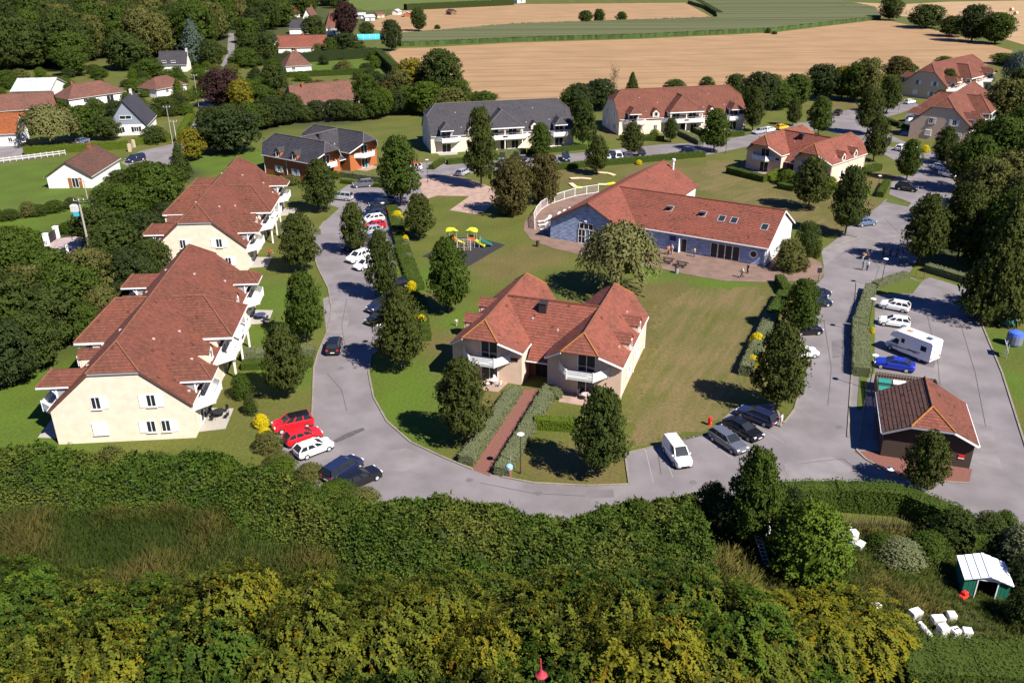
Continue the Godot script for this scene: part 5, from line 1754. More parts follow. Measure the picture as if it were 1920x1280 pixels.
func mown(p: PackedVector2Array, turn: float, label: String) -> void:
	# a lawn cut in passes: streaks of drier and greener grass along one direction
	var ns := FastNoiseLite.new()
	ns.seed = 6
	ns.frequency = 0.5
	var n2 := FastNoiseLite.new()
	n2.seed = 9
	n2.frequency = 0.09
	var lo := p[0]
	var hi := p[0]
	for q in p:
		lo = lo.min(q)
		hi = hi.max(q)
	var d := Vector2.from_angle(deg_to_rad(turn))
	var tone := func(q: Vector2) -> Color:
		var s := ns.get_noise_2d(q.dot(d.orthogonal()) * 1.6, q.dot(d) * 0.12)
		var t := clampf(0.55 + 0.75 * s + 0.7 * n2.get_noise_2d(q.x, q.y), 0.0, 1.0)
		return Color(0.095, 0.098, 0.018).lerp(Color(0.165, 0.125, 0.05), t)
	var b := MB.new()
	var st := 0.4
	for j in int((hi.y - lo.y) / st):
		for i in int((hi.x - lo.x) / st):
			var q := lo + Vector2(i, j) * st
			if Geometry2D.is_point_in_polygon(q + Vector2(st, st) * 0.5 + Vector2(ns.get_noise_2d(q.x, q.y), ns.get_noise_2d(q.y, q.x)) * 2.2, p):
				b.v.append_array([Vector3(q.x, 0.012, q.y + st), Vector3(q.x + st, 0.012, q.y), Vector3(q.x + st, 0.012, q.y + st), Vector3(q.x, 0.012, q.y + st), Vector3(q.x, 0.012, q.y), Vector3(q.x + st, 0.012, q.y)])
				for k in 6:
					b.n.append(Vector3.UP)
				var A: Color = tone.call(q + Vector2(0, st))
				var B: Color = tone.call(q + Vector2(st, st))
				var C: Color = tone.call(q + Vector2(st, 0))
				var D: Color = tone.call(q)
				b.c.append_array([A, C, B, A, D, C])
	var o := built("mown_lawn", b, M.grass, label, "")
	o.set_meta("kind", "structure")

func corn() -> void:
	for q in [xz([-56.22, -468.4, 0.8, -517.5, 64.1, -536.3, 123.3, -553.5, 134.5, -613.8, 130.8, -689.2, 157.1, -720.6, 241.3, -721, 244, -624.9, 221.7, -555.6, 139, -488.6, 64.8, -461, 0.66, -447.2, -51.3, -429.6])]:
		var p: PackedVector2Array = q
		var b := MB.new()
		var ns := FastNoiseLite.new()
		ns.seed = 3
		ns.frequency = 0.05
		var lo := p[0]
		var hi := p[0]
		for w in p:
			lo = lo.min(w)
			hi = hi.max(w)
		var top := 2.1
		var rows := int((hi.y - lo.y) / 2.5)
		rng.seed = 5
		for i in rows:   # rows of the crop, cut to the field
			var z0 := lo.y + i * 2.5
			for g in Geometry2D.intersect_polygons(p, PackedVector2Array([Vector2(lo.x - 1, z0), Vector2(hi.x + 1, z0), Vector2(hi.x + 1, z0 + 2.4), Vector2(lo.x - 1, z0 + 2.4)])):
				var e := rng.randf_range(0.96, 1.04)
				b.col = Color(0.098 * e, 0.105 * e, 0.042 * e)
				var t := []
				for w in g:
					t.append(Vector3(w.x, top * e, w.y))
				if MB.newell(t).y < 0.0:
					t.reverse()
				b.poly(t)
		for i in p.size():   # the standing edge, uneven stalk by stalk
			var A := p[i]
			var B := p[(i + 1) % p.size()]
			var n := mini(int(A.distance_to(B) / 1.3), 500)
			for k in n:
				var u := A.lerp(B, float(k) / n)
				var w := A.lerp(B, (k + 1.0) / n)
				var h := top * rng.randf_range(0.85, 1.12)
				var e := rng.randf_range(0.7, 1.3)
				b.col = Color(0.05 * e, 0.085 * e, 0.02 * e)
				b.quad(Vector3(u.x, 0, u.y), Vector3(w.x, 0, w.y), Vector3(w.x, h, w.y), Vector3(u.x, h, u.y))
				if k % 7 == 0:
					b.tube(Vector3(u.x, h * 0.8, u.y), Vector3(u.x, h + 0.4, u.y), 0.25, 0.05, 4, false)
		var o := built("corn_crop", b, M.corn, "standing maize crop between the stubble fields", "crop")
		o.set_meta("kind", "stuff")

# ---------------------------------------------------------------- the village's own houses
func blocks() -> void:
	var g := "long apartment blocks of the village"
	var a := long_block("red roofed cream apartment block nearest the viewer at left, its gable over the thicket", Vector3(-42.31, 0, -97.41), 95.0, g)
	twin(a, Vector3(-50.29, 0, -148.23), 94.2, "red roofed cream apartment block directly behind the nearest left block")
	var f := twin(a, Vector3(-3.51, 0, -222.48), 13.5, "long slate roofed apartment block with white balconies before the big field")
	twin(a, Vector3(44.37, 0, -242.07), 12.4, "red roofed block right of the long slate roofed one, front balconies in sun")
	twin(a, Vector3(119.36, 0, -237.84), 53.3, "red roofed block at far right whose tan gable with four shuttered windows faces the road")
	twin(a, Vector3(144.29, 0, -297.22), 42.6, "farthest red roofed block at top right, its gable in shade")
	for w in ["roof"]:
		repaint(f, w, M.slate)
	repaint(f, "ridge_tiles", M.ridge_slate)
	repaint(f, "fascia", M.white)
	g = "twin gabled houses of the village"
	var c := twin_block("twin gabled red roofed house in the middle with a brick path between two hedges", Vector3(4.99, 0, -98.17), -18.7, g)
	twin(c, Vector3(65.42, 0, -193.49), -46.7, "twin gabled red roofed house behind the club house, white flank with two dormers")
	for k in get_children():
		if str(k.get_meta("label", "")).contains("gable") and str(k.name).begins_with("apartment_block") and k.position.x > 100.0:
			for w in ["wall", "gable_wall", "wing_wall", "dormer_wall"]:
				repaint(k, w, M.peach)
	var e := twin(c, Vector3(-42.97, 0, -196.96), 55.2, "twin gabled orange brick house with slate roof")
	repaint(e, "roof", M.slate)
	repaint(e, "ridge_tiles", M.ridge_slate)
	repaint(e, "hip_tiles", M.ridge_slate)
	for w in ["wall", "gable_wall", "dormer_wall"]:
		repaint(e, w, M.brick_orange)

func club_house() -> void:
	# local x runs along the long front, z out of it; the origin is the left foot of the clad gable
	var o := thing("club_house", "blue clad club house with red roof, five skylights and a terrace", "building", Vector3(6.81, 0, -146.61), -30.6)
	var rh := 7.4
	var eh := 3.45
	var b := MB.new()
	b.box(Vector3(0.1, -0.3, -33.9), Vector3(14.2, eh, -0.1))
	b.box(Vector3(14.0, -0.3, -19.5), Vector3(36.6, eh - 0.1, -4.42))
	part(o, "wall", b.mesh(), M.white_wall)
	b = MB.new()
	b.courses([Vector3(0, -0.05, 0), Vector3(14.3, -0.05, 0), Vector3(14.3, eh, 0), Vector3(7.15, rh - 0.1, 0), Vector3(0, eh, 0)], 0.24, 0.03, 0.12)
	b.courses([Vector3(0, -0.05, -34), Vector3(0, -0.05, 0), Vector3(0, eh, 0), Vector3(0, eh, -34)], 0.24, 0.03, 0.1)
	b.courses([Vector3(14.3, -0.05, 0), Vector3(14.3, -0.05, -4.4), Vector3(14.3, eh, -4.4), Vector3(14.3, eh, 0)], 0.24, 0.03, 0.1)
	b.courses([Vector3(14.3, -0.05, -4.32), Vector3(36.7, -0.05, -4.32), Vector3(36.7, eh - 0.1, -4.32), Vector3(14.3, eh - 0.1, -4.32)], 0.24, 0.03, 0.1)
	part(o, "cladding", b.mesh(), M.cladding)
	b = MB.new()
	b.slab([Vector3(36.72, -0.1, -4.3), Vector3(36.72, -0.1, -19.5), Vector3(36.72, 3.3, -19.3), Vector3(36.72, 7.0, -12.0), Vector3(36.72, 3.4, -4.3)], 0.2)
	part(o, "gable_wall", b.mesh(), M.white)
	for s in [-1.0, 1.0]:
		roof(o, "roof", [Vector3(7.15 + s * 7.5, eh - 0.2, 0.45), Vector3(7.15 + s * 7.5, eh - 0.2, -34.3), Vector3(7.15, rh, -34.3), Vector3(7.15, rh, 0.45)], M.tile_bright)
		board(o, "verge_board", Vector3(7.15 + s * 7.5, eh - 0.28, 0.5), Vector3(7.15, rh - 0.1, 0.5), 0.05, 0.2, M.tile_brown)
	roof(o, "roof_long", [Vector3(13.0, eh - 0.25, -3.8), Vector3(37.0, eh - 0.25, -3.8), Vector3(37.0, rh - 0.15, -12.2), Vector3(7.2, rh - 0.15, -12.2), Vector3(7.2, rh - 0.2, -12.0)], M.tile_bright)
	roof(o, "roof_long", [Vector3(37.0, 3.0, -20.3), Vector3(7.2, 3.0, -20.3), Vector3(7.2, rh - 0.15, -12.2), Vector3(37.0, rh - 0.15, -12.2)], M.tile_bright)
	ridge(o, Vector3(7.15, rh + 0.05, 0.45), Vector3(7.15, rh + 0.05, -34.3), M.tile_red)
	ridge(o, Vector3(7.3, rh - 0.1, -12.2), Vector3(37.0, rh - 0.1, -12.2), M.tile_red)
	board(o, "gutter", Vector3(14.8, eh - 0.32, -3.72), Vector3(37.0, eh - 0.32, -3.72), 0.12, 0.14, M.white)
	board(o, "verge_board", Vector3(37.02, eh - 0.35, -3.8), Vector3(37.02, rh - 0.28, -12.2), 0.05, 0.22, M.white)
	board(o, "verge_board", Vector3(37.02, 2.9, -20.3), Vector3(37.02, rh - 0.28, -12.2), 0.05, 0.22, M.white)
	var out := Vector3(0, (37.0 - 29.0), 8.4).normalized()
	out = Vector3(0, 8.4, 3.95).normalized()
	for x in [[18.3, 5.6, true], [24.2, 5.55, true], [27.6, 5.4, false], [29.7, 5.4, false], [34.9, 5.2, false]]:
		skylight(o, Vector3(x[0], x[1] + 0.03, -3.8 - (x[1] - eh + 0.25) / 3.95 * 8.4), out, 1.0, 1.3, x[2])
	var f := Vector3(0, 0, 1)
	window(o, Vector3(6.1, 0.05, 0.02), f, 1.35, 2.5, 0, 0, null, null, 1, 1, false)
	window(o, Vector3(6.9, 2.6, 0.02), f, 2.6, 1.1, 0, 0, null, null, 2, 0, false)
	window(o, Vector3(8.2, 0.05, 0.02), f, 1.35, 2.5, 0, 0, null, null, 1, 1, false)
	window(o, Vector3(22.9, 0.05, -4.3), f, 1.1, 2.35, 0, 0, null, null, 0, 0, false)
	for k in 4:
		window(o, Vector3(28.1 + k * 1.22, 0.05, -4.3), f, 1.2, 2.5, 0, 0, null, null, 0, 0, false)
	b = MB.new()
	b.xf = face(Vector3(20.9, 1.7, -4.28), f)
	b.box(Vector3(-0.55, 0, 0), Vector3(0.55, 0.8, 0.05))
	part(o, "notice_board", b.mesh(), M.navy_sign)
	b = MB.new()
	for i in 20:
		var a0 := TAU * i / 20
		var a1 := TAU * (i + 1) / 20
		b.bar(Vector3(34.6 + cos(a0) * 0.6, 1.75 + sin(a0) * 0.6, -4.24), Vector3(34.6 + cos(a1) * 0.6, 1.75 + sin(a1) * 0.6, -4.24), 0.22, 0.1, Vector3(0, 0, 1))
	var rw := part(o, "round_window", b.mesh(), M.white)
	b = MB.new()
	b.tube(Vector3(34.6, 1.75, -4.3), Vector3(34.6, 1.75, -4.25), 0.55, 0.55, 20)
	part(rw, "pane", b.mesh(), M.glass)
	b = MB.new()
	b.tube(Vector3(36.45, 0, -4.2), Vector3(36.45, 3.1, -4.2), 0.06, 0.06, 8)
	part(o, "downpipe", b.mesh(), M.white)
	b = MB.new()
	b.box(Vector3(22.2, 0.02, -4.28), Vector3(22.3, 2.4, -3.6))
	part(o, "open_door", b.mesh(), M.white)
	b = MB.new()
	b.tube(Vector3(9.5, 5.6, -33.2), Vector3(9.5, 7.9, -33.2), 0.2, 0.2, 8)
	b.tube(Vector3(9.5, 7.9, -33.2), Vector3(9.5, 8.2, -33.2), 0.42, 0.3, 10)
	part(o, "flue", b.mesh(), M.white)
	b = MB.new()
	b.bbox(Vector3(6.6, 3.9, 0.02), Vector3(7.0, 4.2, 0.25), 0.05)
	part(o, "floodlight", b.mesh(), M.lamp_white)

func bin_house() -> void:
	var o := thing("bin_shelter", "dark boarded bin shelter with a brown and a red roof slope", "shed", Vector3(42.8, 0, -78.65), -17.4)
	var w := 4.15
	var d := 4.5
	var b := MB.new()
	b.courses([Vector3(-w, 0, d - 0.4), Vector3(w, 0, d - 0.4), Vector3(w, 2.95, d - 0.4), Vector3(1.9, 4.15, d - 0.4), Vector3(-1.9, 4.15, d - 0.4), Vector3(-w, 2.95, d - 0.4)], 0.2, 0.02, 0.12)
	b.courses([Vector3(-w, 0, -d + 0.4), Vector3(-w, 0, d - 0.4), Vector3(-w, 2.95, d - 0.4), Vector3(-w, 2.95, -d + 0.4)], 0.2, 0.02, 0.12)
	b.courses([Vector3(w, 0, d - 0.4), Vector3(w, 0, -d + 0.4), Vector3(w, 2.95, -d + 0.4), Vector3(w, 2.95, d - 0.4)], 0.2, 0.02, 0.12)
	b.courses([Vector3(w, 0, -d + 0.4), Vector3(-w, 0, -d + 0.4), Vector3(-w, 2.95, -d + 0.4), Vector3(0, 5.2, -d + 0.4), Vector3(w, 2.95, -d + 0.4)], 0.2, 0.02, 0.12)
	part(o, "boarding", b.mesh(), M.dark_wood)
	roof(o, "roof_slope", [Vector3(-4.45, 2.9, d), Vector3(-2.0, 4.22, d + 0.35), Vector3(0, 5.4, d - 2.2), Vector3(0, 5.4, -d), Vector3(-4.45, 2.9, -d)], M.tile_brown, 0.4)
	roof(o, "roof_slope", [Vector3(4.45, 2.9, d), Vector3(4.45, 2.9, -d), Vector3(0, 5.4, -d), Vector3(0, 5.4, d - 2.2), Vector3(2.0, 4.22, d + 0.35)], M.tile_red, 0.3)
	roof(o, "roof_hip", [Vector3(-2.0, 4.22, d + 0.35), Vector3(2.0, 4.22, d + 0.35), Vector3(0, 5.4, d - 2.2)], M.tile_bright)
	ridge(o, Vector3(0, 5.45, -d), Vector3(0, 5.45, d - 2.2), M.ridge)
	for s in [-1.0, 1.0]:
		ridge(o, Vector3(s * 2.0, 4.27, d + 0.35), Vector3(0, 5.45, d - 2.2), M.ridge_lichen, 0.11)
		board(o, "gutter", Vector3(s * 4.5, 2.82, -d), Vector3(s * 4.5, 2.82, d), 0.12, 0.12, M.white)
		board(o, "verge_board", Vector3(s * 4.45, 2.78, d + 0.02), Vector3(s * 2.0, 4.1, d + 0.37), 0.06, 0.2, M.white if s > 0 else M.steel)
	board(o, "verge_board", Vector3(-2.0, 4.1, d + 0.37), Vector3(2.0, 4.1, d + 0.37), 0.06, 0.18, M.steel)
	b = MB.new()
	b.xf = face(Vector3(3.2, 1.15, d - 0.36), Vector3(0, 0, 1))
	b.box(Vector3(-0.28, 0, 0), Vector3(0.28, 0.35, 0.03))
	part(o, "notice", b.mesh(), M.paint_red)
	b = MB.new()
	b.xf = face(Vector3(3.2, 1.05, d - 0.36), Vector3(0, 0, 1))
	b.box(Vector3(-0.28, -0.02, 0), Vector3(0.28, 0.08, 0.03))
	part(o, "notice_strip", b.mesh(), M.white)
	# fenced yard behind it, with wheeled bins
	var f := thing("board_fence", "brown board fence round the wheeled bins behind the bin shelter", "fence", Vector3(42.8, 0, -78.65), -17.4)
	var at := [Vector3(-3.9, 0, -4.6), Vector3(-3.9, 0, -12.0), Vector3(2.6, 0, -12.0), Vector3(2.9, 0, -4.7)]
	for i in 3:
		var n := int((at[i + 1] - at[i]).length() / 0.3)
		for k in n:
			b = MB.new()
			var p: Vector3 = at[i].lerp(at[i + 1], (k + 0.5) / n)
			var q: Vector3 = (at[i + 1] - at[i]).normalized() * 0.13
			b.bar(p - q + Vector3(0, 0.9, 0), p + q + Vector3(0, 0.9, 0), 0.03, 1.8)
			part(f, "plank", b.mesh(), M.wood)
		for y in [0.4, 1.4]:
			board(f, "rail", at[i] + Vector3(0.04, y, 0.04), at[i + 1] + Vector3(0.04, y, 0.04), 0.06, 0.1, M.dark_wood)
	var spot := [[-2.9, -11.0, "green_bin", "teal_plastic", "green wheeled bin in the far left corner of the fenced bin yard"], [-1.3, -11.0, "green_bin", "white_dull", "wheeled bin with pale lid, second from left along the far fence"], [0.4, -10.4, "grey_bin", "white", "wheeled bin with a white lid in the middle of the bin yard"], [1.8, -10.2, "shed_green", "teal_plastic", "dark green wheeled bin at the right of the bin yard"], [-3.0, -9.0, "teal_plastic", "teal_plastic", "turquoise wheeled bin on the left, nearest the shelter roof"]]
	var xf := Transform3D(Basis(Vector3.UP, deg_to_rad(-17.4)), Vector3(42.8, 0, -78.65))
	for s in spot:
		var t := thing("wheeled_bin", s[4], "bin", xf * Vector3(s[0], 0.03, s[1]), -17.4, "wheeled bins in the fenced yard")
		b = MB.new()
		b.hexa([Vector3(-0.55, 0.15, 0.42), Vector3(0.55, 0.15, 0.42), Vector3(0.55, 0.15, -0.42), Vector3(-0.55, 0.15, -0.42)], [Vector3(-0.66, 1.15, 0.52), Vector3(0.66, 1.15, 0.52), Vector3(0.66, 1.15, -0.52), Vector3(-0.66, 1.15, -0.52)])
		part(t, "body", b.mesh(), M[s[2]])
		b = MB.new()
		b.slab([Vector3(-0.7, 1.2, 0.56), Vector3(0.7, 1.2, 0.56), Vector3(0.7, 1.38, -0.1), Vector3(-0.7, 1.38, -0.1)], 0.05)
		b.slab([Vector3(-0.7, 1.383, -0.1), Vector3(0.7, 1.383, -0.1), Vector3(0.7, 1.25, -0.56), Vector3(-0.7, 1.25, -0.56)], 0.05)
		part(t, "lid", b.mesh(), M[s[3]])
		for x in [-0.5, 0.5]:
			for z in [-0.35, 0.35]:
				b = MB.new()
				b.tube(Vector3(x - 0.03, 0.09, z), Vector3(x + 0.03, 0.09, z), 0.09, 0.09, 8)
				part(t, "wheel", b.mesh(), M.tyre)

func hamlet() -> void:
	house("white_hall", "low white hall with a pale sheet roof at the left edge", Vector3(-155.77, 0, -297.22), 8.22, 11.69, 16, 3, 5.6, 0, M.white_wall, M.sheet_roof, [[-3.0,1.2,1.2,1.2,1,M.paint_red],[3.0,0.1,2.2,2.2,0]], [], Vector3.ZERO)
	house("cottage", "white house with a red brown hipped roof and wide walls", Vector3(-133.44, 0, -284.05), 52.37, 18.57, 9.5, 2.9, 6.2, 5, M.white_wall, M.tile_pink, [[-4.0,1.0,1.4,1.2,0],[4.0,0.1,2.4,2.1,0]], [], Vector3(-4.5,6.2,-1))
	house("cottage", "small white house with a pyramid roof behind the hipped house", Vector3(-116.15, 0, -299.85), 63.05, 12.72, 8.5, 2.8, 5.6, 3.9, M.white_wall, M.tile_pink, [[-2.0,1.0,1.2,1.2,0]], [], Vector3.ZERO)
	house("farmhouse", "white house with slate roof and four dormer panes under the blue cedar", Vector3(-130.81, 0, -354.61), 6.36, 9.98, 8, 3, 7.2, 0, M.white_wall, M.slate, [[-3.0,3.4,1.6,0.9,0],[0.4,3.4,1.6,0.9,0],[2.5,1.0,1.2,1.2,0]], [], Vector3(5.0,7.3,0))
	house("farmhouse", "long house with a bright red roof and two chimneys", Vector3(-93.14, 0, -411.54), 8.18, 21.17, 8.5, 2.8, 7, 0, M.white_wall, M.tile_bright, [[4.0,1.0,0.9,1.0,0],[7.0,1.0,0.9,1.0,0],[-4,1.0,2,1.2,0]], [], Vector3(0.5,7.3,0))
	house("cottage", "white house with a brown hipped roof above the bright lawn", Vector3(-83.23, 0, -352.27), 24.15, 9.59, 10, 2.8, 7, 4, M.white_wall, M.tile_pink, [[-2,1.0,1.2,1.2,0]], [], Vector3(0.5,7.4,0))
	house("farmhouse", "long pink brown roofed house behind the tall wild hedge", Vector3(-58.09, 0, -272.94), 30.77, 21.2, 9.5, 2.8, 7.4, 1.5, M.cream, M.tile_pink, [[-3,1.0,1.2,1.2,0],[3,1.0,1.2,1.2,0]], [], Vector3(-5.5,7.0,0.8))
	house("tower_house", "narrow house with a steep red roof beside the purple tree", Vector3(-93.34, 0, -485.08), 17.15, 7.72, 8, 4.5, 11.5, 3.5, M.white_wall, M.tile_red, [[0,1.0,1.4,1.4,0]], [], Vector3.ZERO)
	house("farmhouse", "far red roofed house among trees at the top", Vector3(-146.03, 0, -589.17), 15.13, 24.15, 9, 3, 6.5, 2, M.cream, M.tile_red, [[0,1.0,1.4,1.4,0]], [], Vector3(-4,6.8,0))
	house("slate_house", "slate roofed house behind the bright red roof", Vector3(-110.4, 0, -491.68), 8.84, 13.51, 9, 3, 7, 1.5, M.white_wall, M.slate, [[0,1.0,1.4,1.4,0]], [], Vector3.ZERO)
	house("slate_house", "low slate roofed annexe left of the bright red roof", Vector3(-113.74, 0, -431.18), 39.74, 6.17, 9, 2.8, 6, 0, M.white_wall, M.slate, [[0,1.0,1.4,1.4,0]], [], Vector3.ZERO)
	house("farm_barn", "long brown roofed barn at the left edge", Vector3(-144.66, 0, -258.65), 21.13, 22.43, 9, 3.2, 6.8, 0, M.brick_orange, M.tile_pink, [[0,0.1,3,2.4,0]], [], Vector3.ZERO)
	house("cottage", "white house with an orange roof at the left edge", Vector3(-130.2, 0, -225.6), 10.14, 9.25, 9, 3.4, 7.4, 0, M.white_wall, M.tile_orange, [[3,1,1,1.2,0],[6,1,1,1.2,0]], [], Vector3.ZERO)
	house("far_house", "far house with slate roof and white walls in the wood", Vector3(-277.41, 0, -636.41), 21.46, 20.65, 10, 4, 8.5, 1.5, M.white_wall, M.slate, [[-4,1,1.4,1.4,0],[2,1,1.4,1.4,0]], [], Vector3(0,9,0))
	house("far_house", "small far house peeping from the wood at top left", Vector3(-353.93, 0, -669.49), 60.36, 10.59, 8, 3, 6, 0, M.white_wall, M.tile_pink, [[0,1,1.4,1.4,0]], [], Vector3.ZERO)
	house("far_house", "white building at the top edge beyond the stubble", Vector3(5.58, 0, -702.45), 39.56, 7.83, 8, 3, 5, 0, M.white_wall, M.sheet_roof, [[0,1,1.4,1.4,0]], [], Vector3.ZERO)
	house("bungalow", "white house with brown roof and orange brown shutters nearest the wood", Vector3(-93.22, 0, -188.94), -88.32, 15.79, 9.11, 2.7, 5.6, 0.0, M.white_wall, M.tile_brown, [[2.0, 1.0, 1.2, 1.2, 1, M.shutter_brown], [-2.0, 1.0, 1.2, 1.2, 1, M.shutter_brown]], [[1.0,-1.2,0.1,1.4,2.1,1,M.shutter_brown]], Vector3(-4.74, 6, 0))
	repaint(house("chalet", "white house with a steep dark roof and a grey blue boarded gable", Vector3(-103.05, 0, -241.05), -79.03, 14.46, 9.52, 2.8, 9, 0.0, M.white_wall, M.slate, [[2.0, 1.0, 1.2, 1.2, 1, M.shutter_brown], [-2.0, 1.0, 1.2, 1.2, 1, M.shutter_brown]], [[1.0,2.0,0.9,1.2,1.3,1,M.trim],[1.0,-2.2,0.9,1.2,1.3,1,M.trim],[1.0,0,4.2,3.0,1.0,0]], Vector3(-4.34, 9.4, 0)), "gable_wall", M.grey_board)
	house("chapel_like_house", "white gabled house with pink roof among trees at the top", Vector3(-116.81, 0, -541.76), -92.67, 12.98, 4.98, 4.5, 9, 0.0, M.white_wall, M.tile_pink, [[2.0, 1.0, 1.2, 1.2, 1, M.shutter_brown], [-2.0, 1.0, 1.2, 1.2, 1, M.shutter_brown]], [[1.0,0,1,1.2,1.4,0]], Vector3(-3.89, 9.4, 0))

# ---------------------------------------------------------------- vehicles
func vehicles() -> void:
	car("suv", "red", at(-23.82, -82.04), -154.3, "red car with a black roof, outermost of the three at the left road bend", "black")
	car("hatch", "red", at(-22.10, -79.39), 35.1, "red hatchback between the black roofed red car and the white one")
	car("hatch", "white", at(-20.50, -77.08), 38.9, "white hatchback nearest the thicket beside two red cars")
	car("mpv", "navy", at(-16.84, -73.12), 54.9, "dark blue car with roof rails behind the thicket")
	car("estate", "black", at(-14.95, -71.53), 42, "black car nearest the thicket at the left road bend")
	car("suv", "black", at(-22.88, -101.69), 93.9, "black car driving away up the left road")
	car("suv", "white", at(-25.08, -135.40), -126.4, "white car farther from the viewer of the two under the street trees")
	car("hatch", "white", at(-23.42, -131.87), -132.2, "white hatchback nearer the viewer of the two under the street trees")
	car("hatch", "navy", at(-27.09, -141.27), -144.4, "dark car in a tree's shadow just beyond the two white cars")
	car("hatch", "grey", at(-24.70, -143.47), -144.4, "grey car second beyond the two white cars")
	car("hatch", "silver", at(-25.18, -149.34), -146.6, "pale car between the white and red ones in the long row")
	car("hatch", "red", at(-24.86, -152.43), -152.4, "red car half hidden in the long parked row")
	car("estate", "white", at(-25.89, -156.30), -151.8, "white car in the middle of the long parked row")
	car("estate", "navy", at(-25.97, -158.97), -160, "blue car beyond the white one in the long parked row")
	car("suv", "black", at(-25.96, -161.71), -165.6, "black car beneath the lamp in the long parked row")
	car("suv", "black", at(-25.67, -165.62), -165.3, "second black car from the far end of the long parked row")
	car("hatch", "slateblue", at(-25.06, -168.94), -163.7, "slate blue car at the far end of the long parked row")
	car("suv", "grey", at(-31.35, -181.05), -163.3, "dark grey car before the slate roofed orange house")
	car("mpv", "silver", at(-34.05, -171.38), 162.7, "silver people carrier beside the orange house's street tree")
	car("hatch", "black", at(-17.51, -123.01), -149.4, "black car with a pale bonnet behind a street tree")
	car("suv", "navy", at(-18.74, -114.80), -127.7, "dark car behind the big street tree at the left road")
	car("hatch", "black", at(-18.38, -110.48), -127.3, "black car partly under the big street tree at the left road")
	car("suv", "white", at(-22.35, -195.47), 155.9, "white car behind the tall trees at the gravel lot", "red")
	car("estate", "silver", at(-10.57, -190.95), 62.7, "silver car at the edge of the pink gravel")
	car("hatch", "slateblue", at(-2.27, -199.07), -94.1, "slate blue car in front of the long slate roofed block, left of the rest")
	car("hatch", "black", at(2.79, -202.05), -88, "dark car behind the brown conifers")
	car("hatch", "black", at(9.64, -202.44), -89.8, "black car left of the blue one before the slate block")
	car("mpv", "navy", at(12.83, -203.95), -89.9, "dark blue car parked before the right end of the slate block")
	car("hatch", "white", at(22.45, -203.76), -90.8, "white car leftmost in the row behind the clipped hedge")
	car("hatch", "black", at(23.75, -204.27), -91.1, "dark car between the two white ones behind the clipped hedge")
	car("van", "white", at(25.19, -203.71), -89.6, "white van in the row behind the clipped hedge")
	car("hatch", "grey", at(27.57, -204.73), -89.6, "dark grey car right of the white van")
	car("mpv", "black", at(30.99, -206.81), -90.6, "black car at the right end of the row behind the hedge")
	car("estate", "navy", at(43.45, -210.42), -34.6, "dark blue car in the tree's shadow on the road before the red block")
	car("estate", "silver", at(65.67, -232.69), -144.1, "silver car left of the white one behind the twin house")
	car("hatch", "white", at(68.73, -234.66), 39.2, "white car beside the yellow one behind the twin house")
	car("hatch", "yellow", at(73.09, -238.03), 36.8, "yellow car behind the ridge of the twin house")
	car("hatch", "white", at(87.53, -245.66), 60.2, "white fronted car nearest in the upper car park")
	car("suv", "black", at(90.97, -252.46), 56.9, "black car second in the upper car park")
	car("suv", "black", at(95.11, -257.96), 56.8, "black car farthest in the upper car park")
	car("hatch", "white", at(123.12, -275.48), 31.2, "white car in front of the farthest red roofed block")
	car("hatch", "white", at(112.73, -249.62), 48.6, "white car under the eaves of the tan gable")
	car("hatch", "navy", at(93.62, -219.32), -97.9, "dark blue car under the street tree at the right road")
	car("hatch", "white", at(95.12, -212.80), 46.7, "white car half hidden by a street tree below the tan gable")
	car("hatch", "white", at(97.85, -212.17), 47.4, "white car in the shade below the tan gable")
	car("hatch", "white", at(96.07, -192.81), -57.8, "white car farther of the two in the bay at the right")
	car("hatch", "white", at(94.96, -187.21), -61.1, "white car nearer of the two in the bay at the right")
	car("suv", "black", at(81.41, -176.21), -35.1, "black car with a red roof box at the right road")
	car("hatch", "slateblue", at(64.32, -153.00), 17.2, "slate blue car behind the street tree at the club house")
	car("hatch", "navy", at(44.75, -118.86), 18.1, "dark blue car at the far end of the row beside the hedge")
	car("estate", "navy", at(43.44, -115.45), 8.6, "dark blue car second in the row beside the hedge")
	car("hatch", "black", at(39.30, -105.96), 8.1, "black car in the tree's shade beside the main road")
	car("hatch", "white", at(36.57, -99.04), 8.2, "white car nearly hidden by the big tree beside the main road")
	car("estate", "navy", at(26.78, -83.30), 135.4, "dark blue car with its boot open at the right end of the lower bays")
	car("coupe", "black", at(24.64, -80.50), -55.3, "black car between the grey and the dark blue one")
	car("estate", "grey", at(22.50, -78.06), -60.8, "grey metallic car next to the black one in the lower bays")
	car("van", "white", at(16.72, -75.56), -77.6, "white van alone in the lower bays")
	car("hatch", "white", at(54.14, -113.96), 148.5, "white hatchback farthest of the row beside the long hedge")
	car("hatch", "white", at(51.87, -108.43), 157.9, "white car between the hatchback and the motorhome")
	car("coupe", "blue", at(46.80, -95.67), 156.1, "bright blue car beside the motorhome")
	car("mpv", "navy", at(-88.49, -204.83), -124.9, "dark blue car on the driveway of the brown roofed house")
	car("hatch", "slateblue", at(-109.73, -224.75), 79.7, "blue grey car behind the hedge left of the brown roofed house")
	motorhome(Vector3(50.35, 0, -99.51), 124.71, "white motorhome with dark swooshes parked between a white and a blue car")

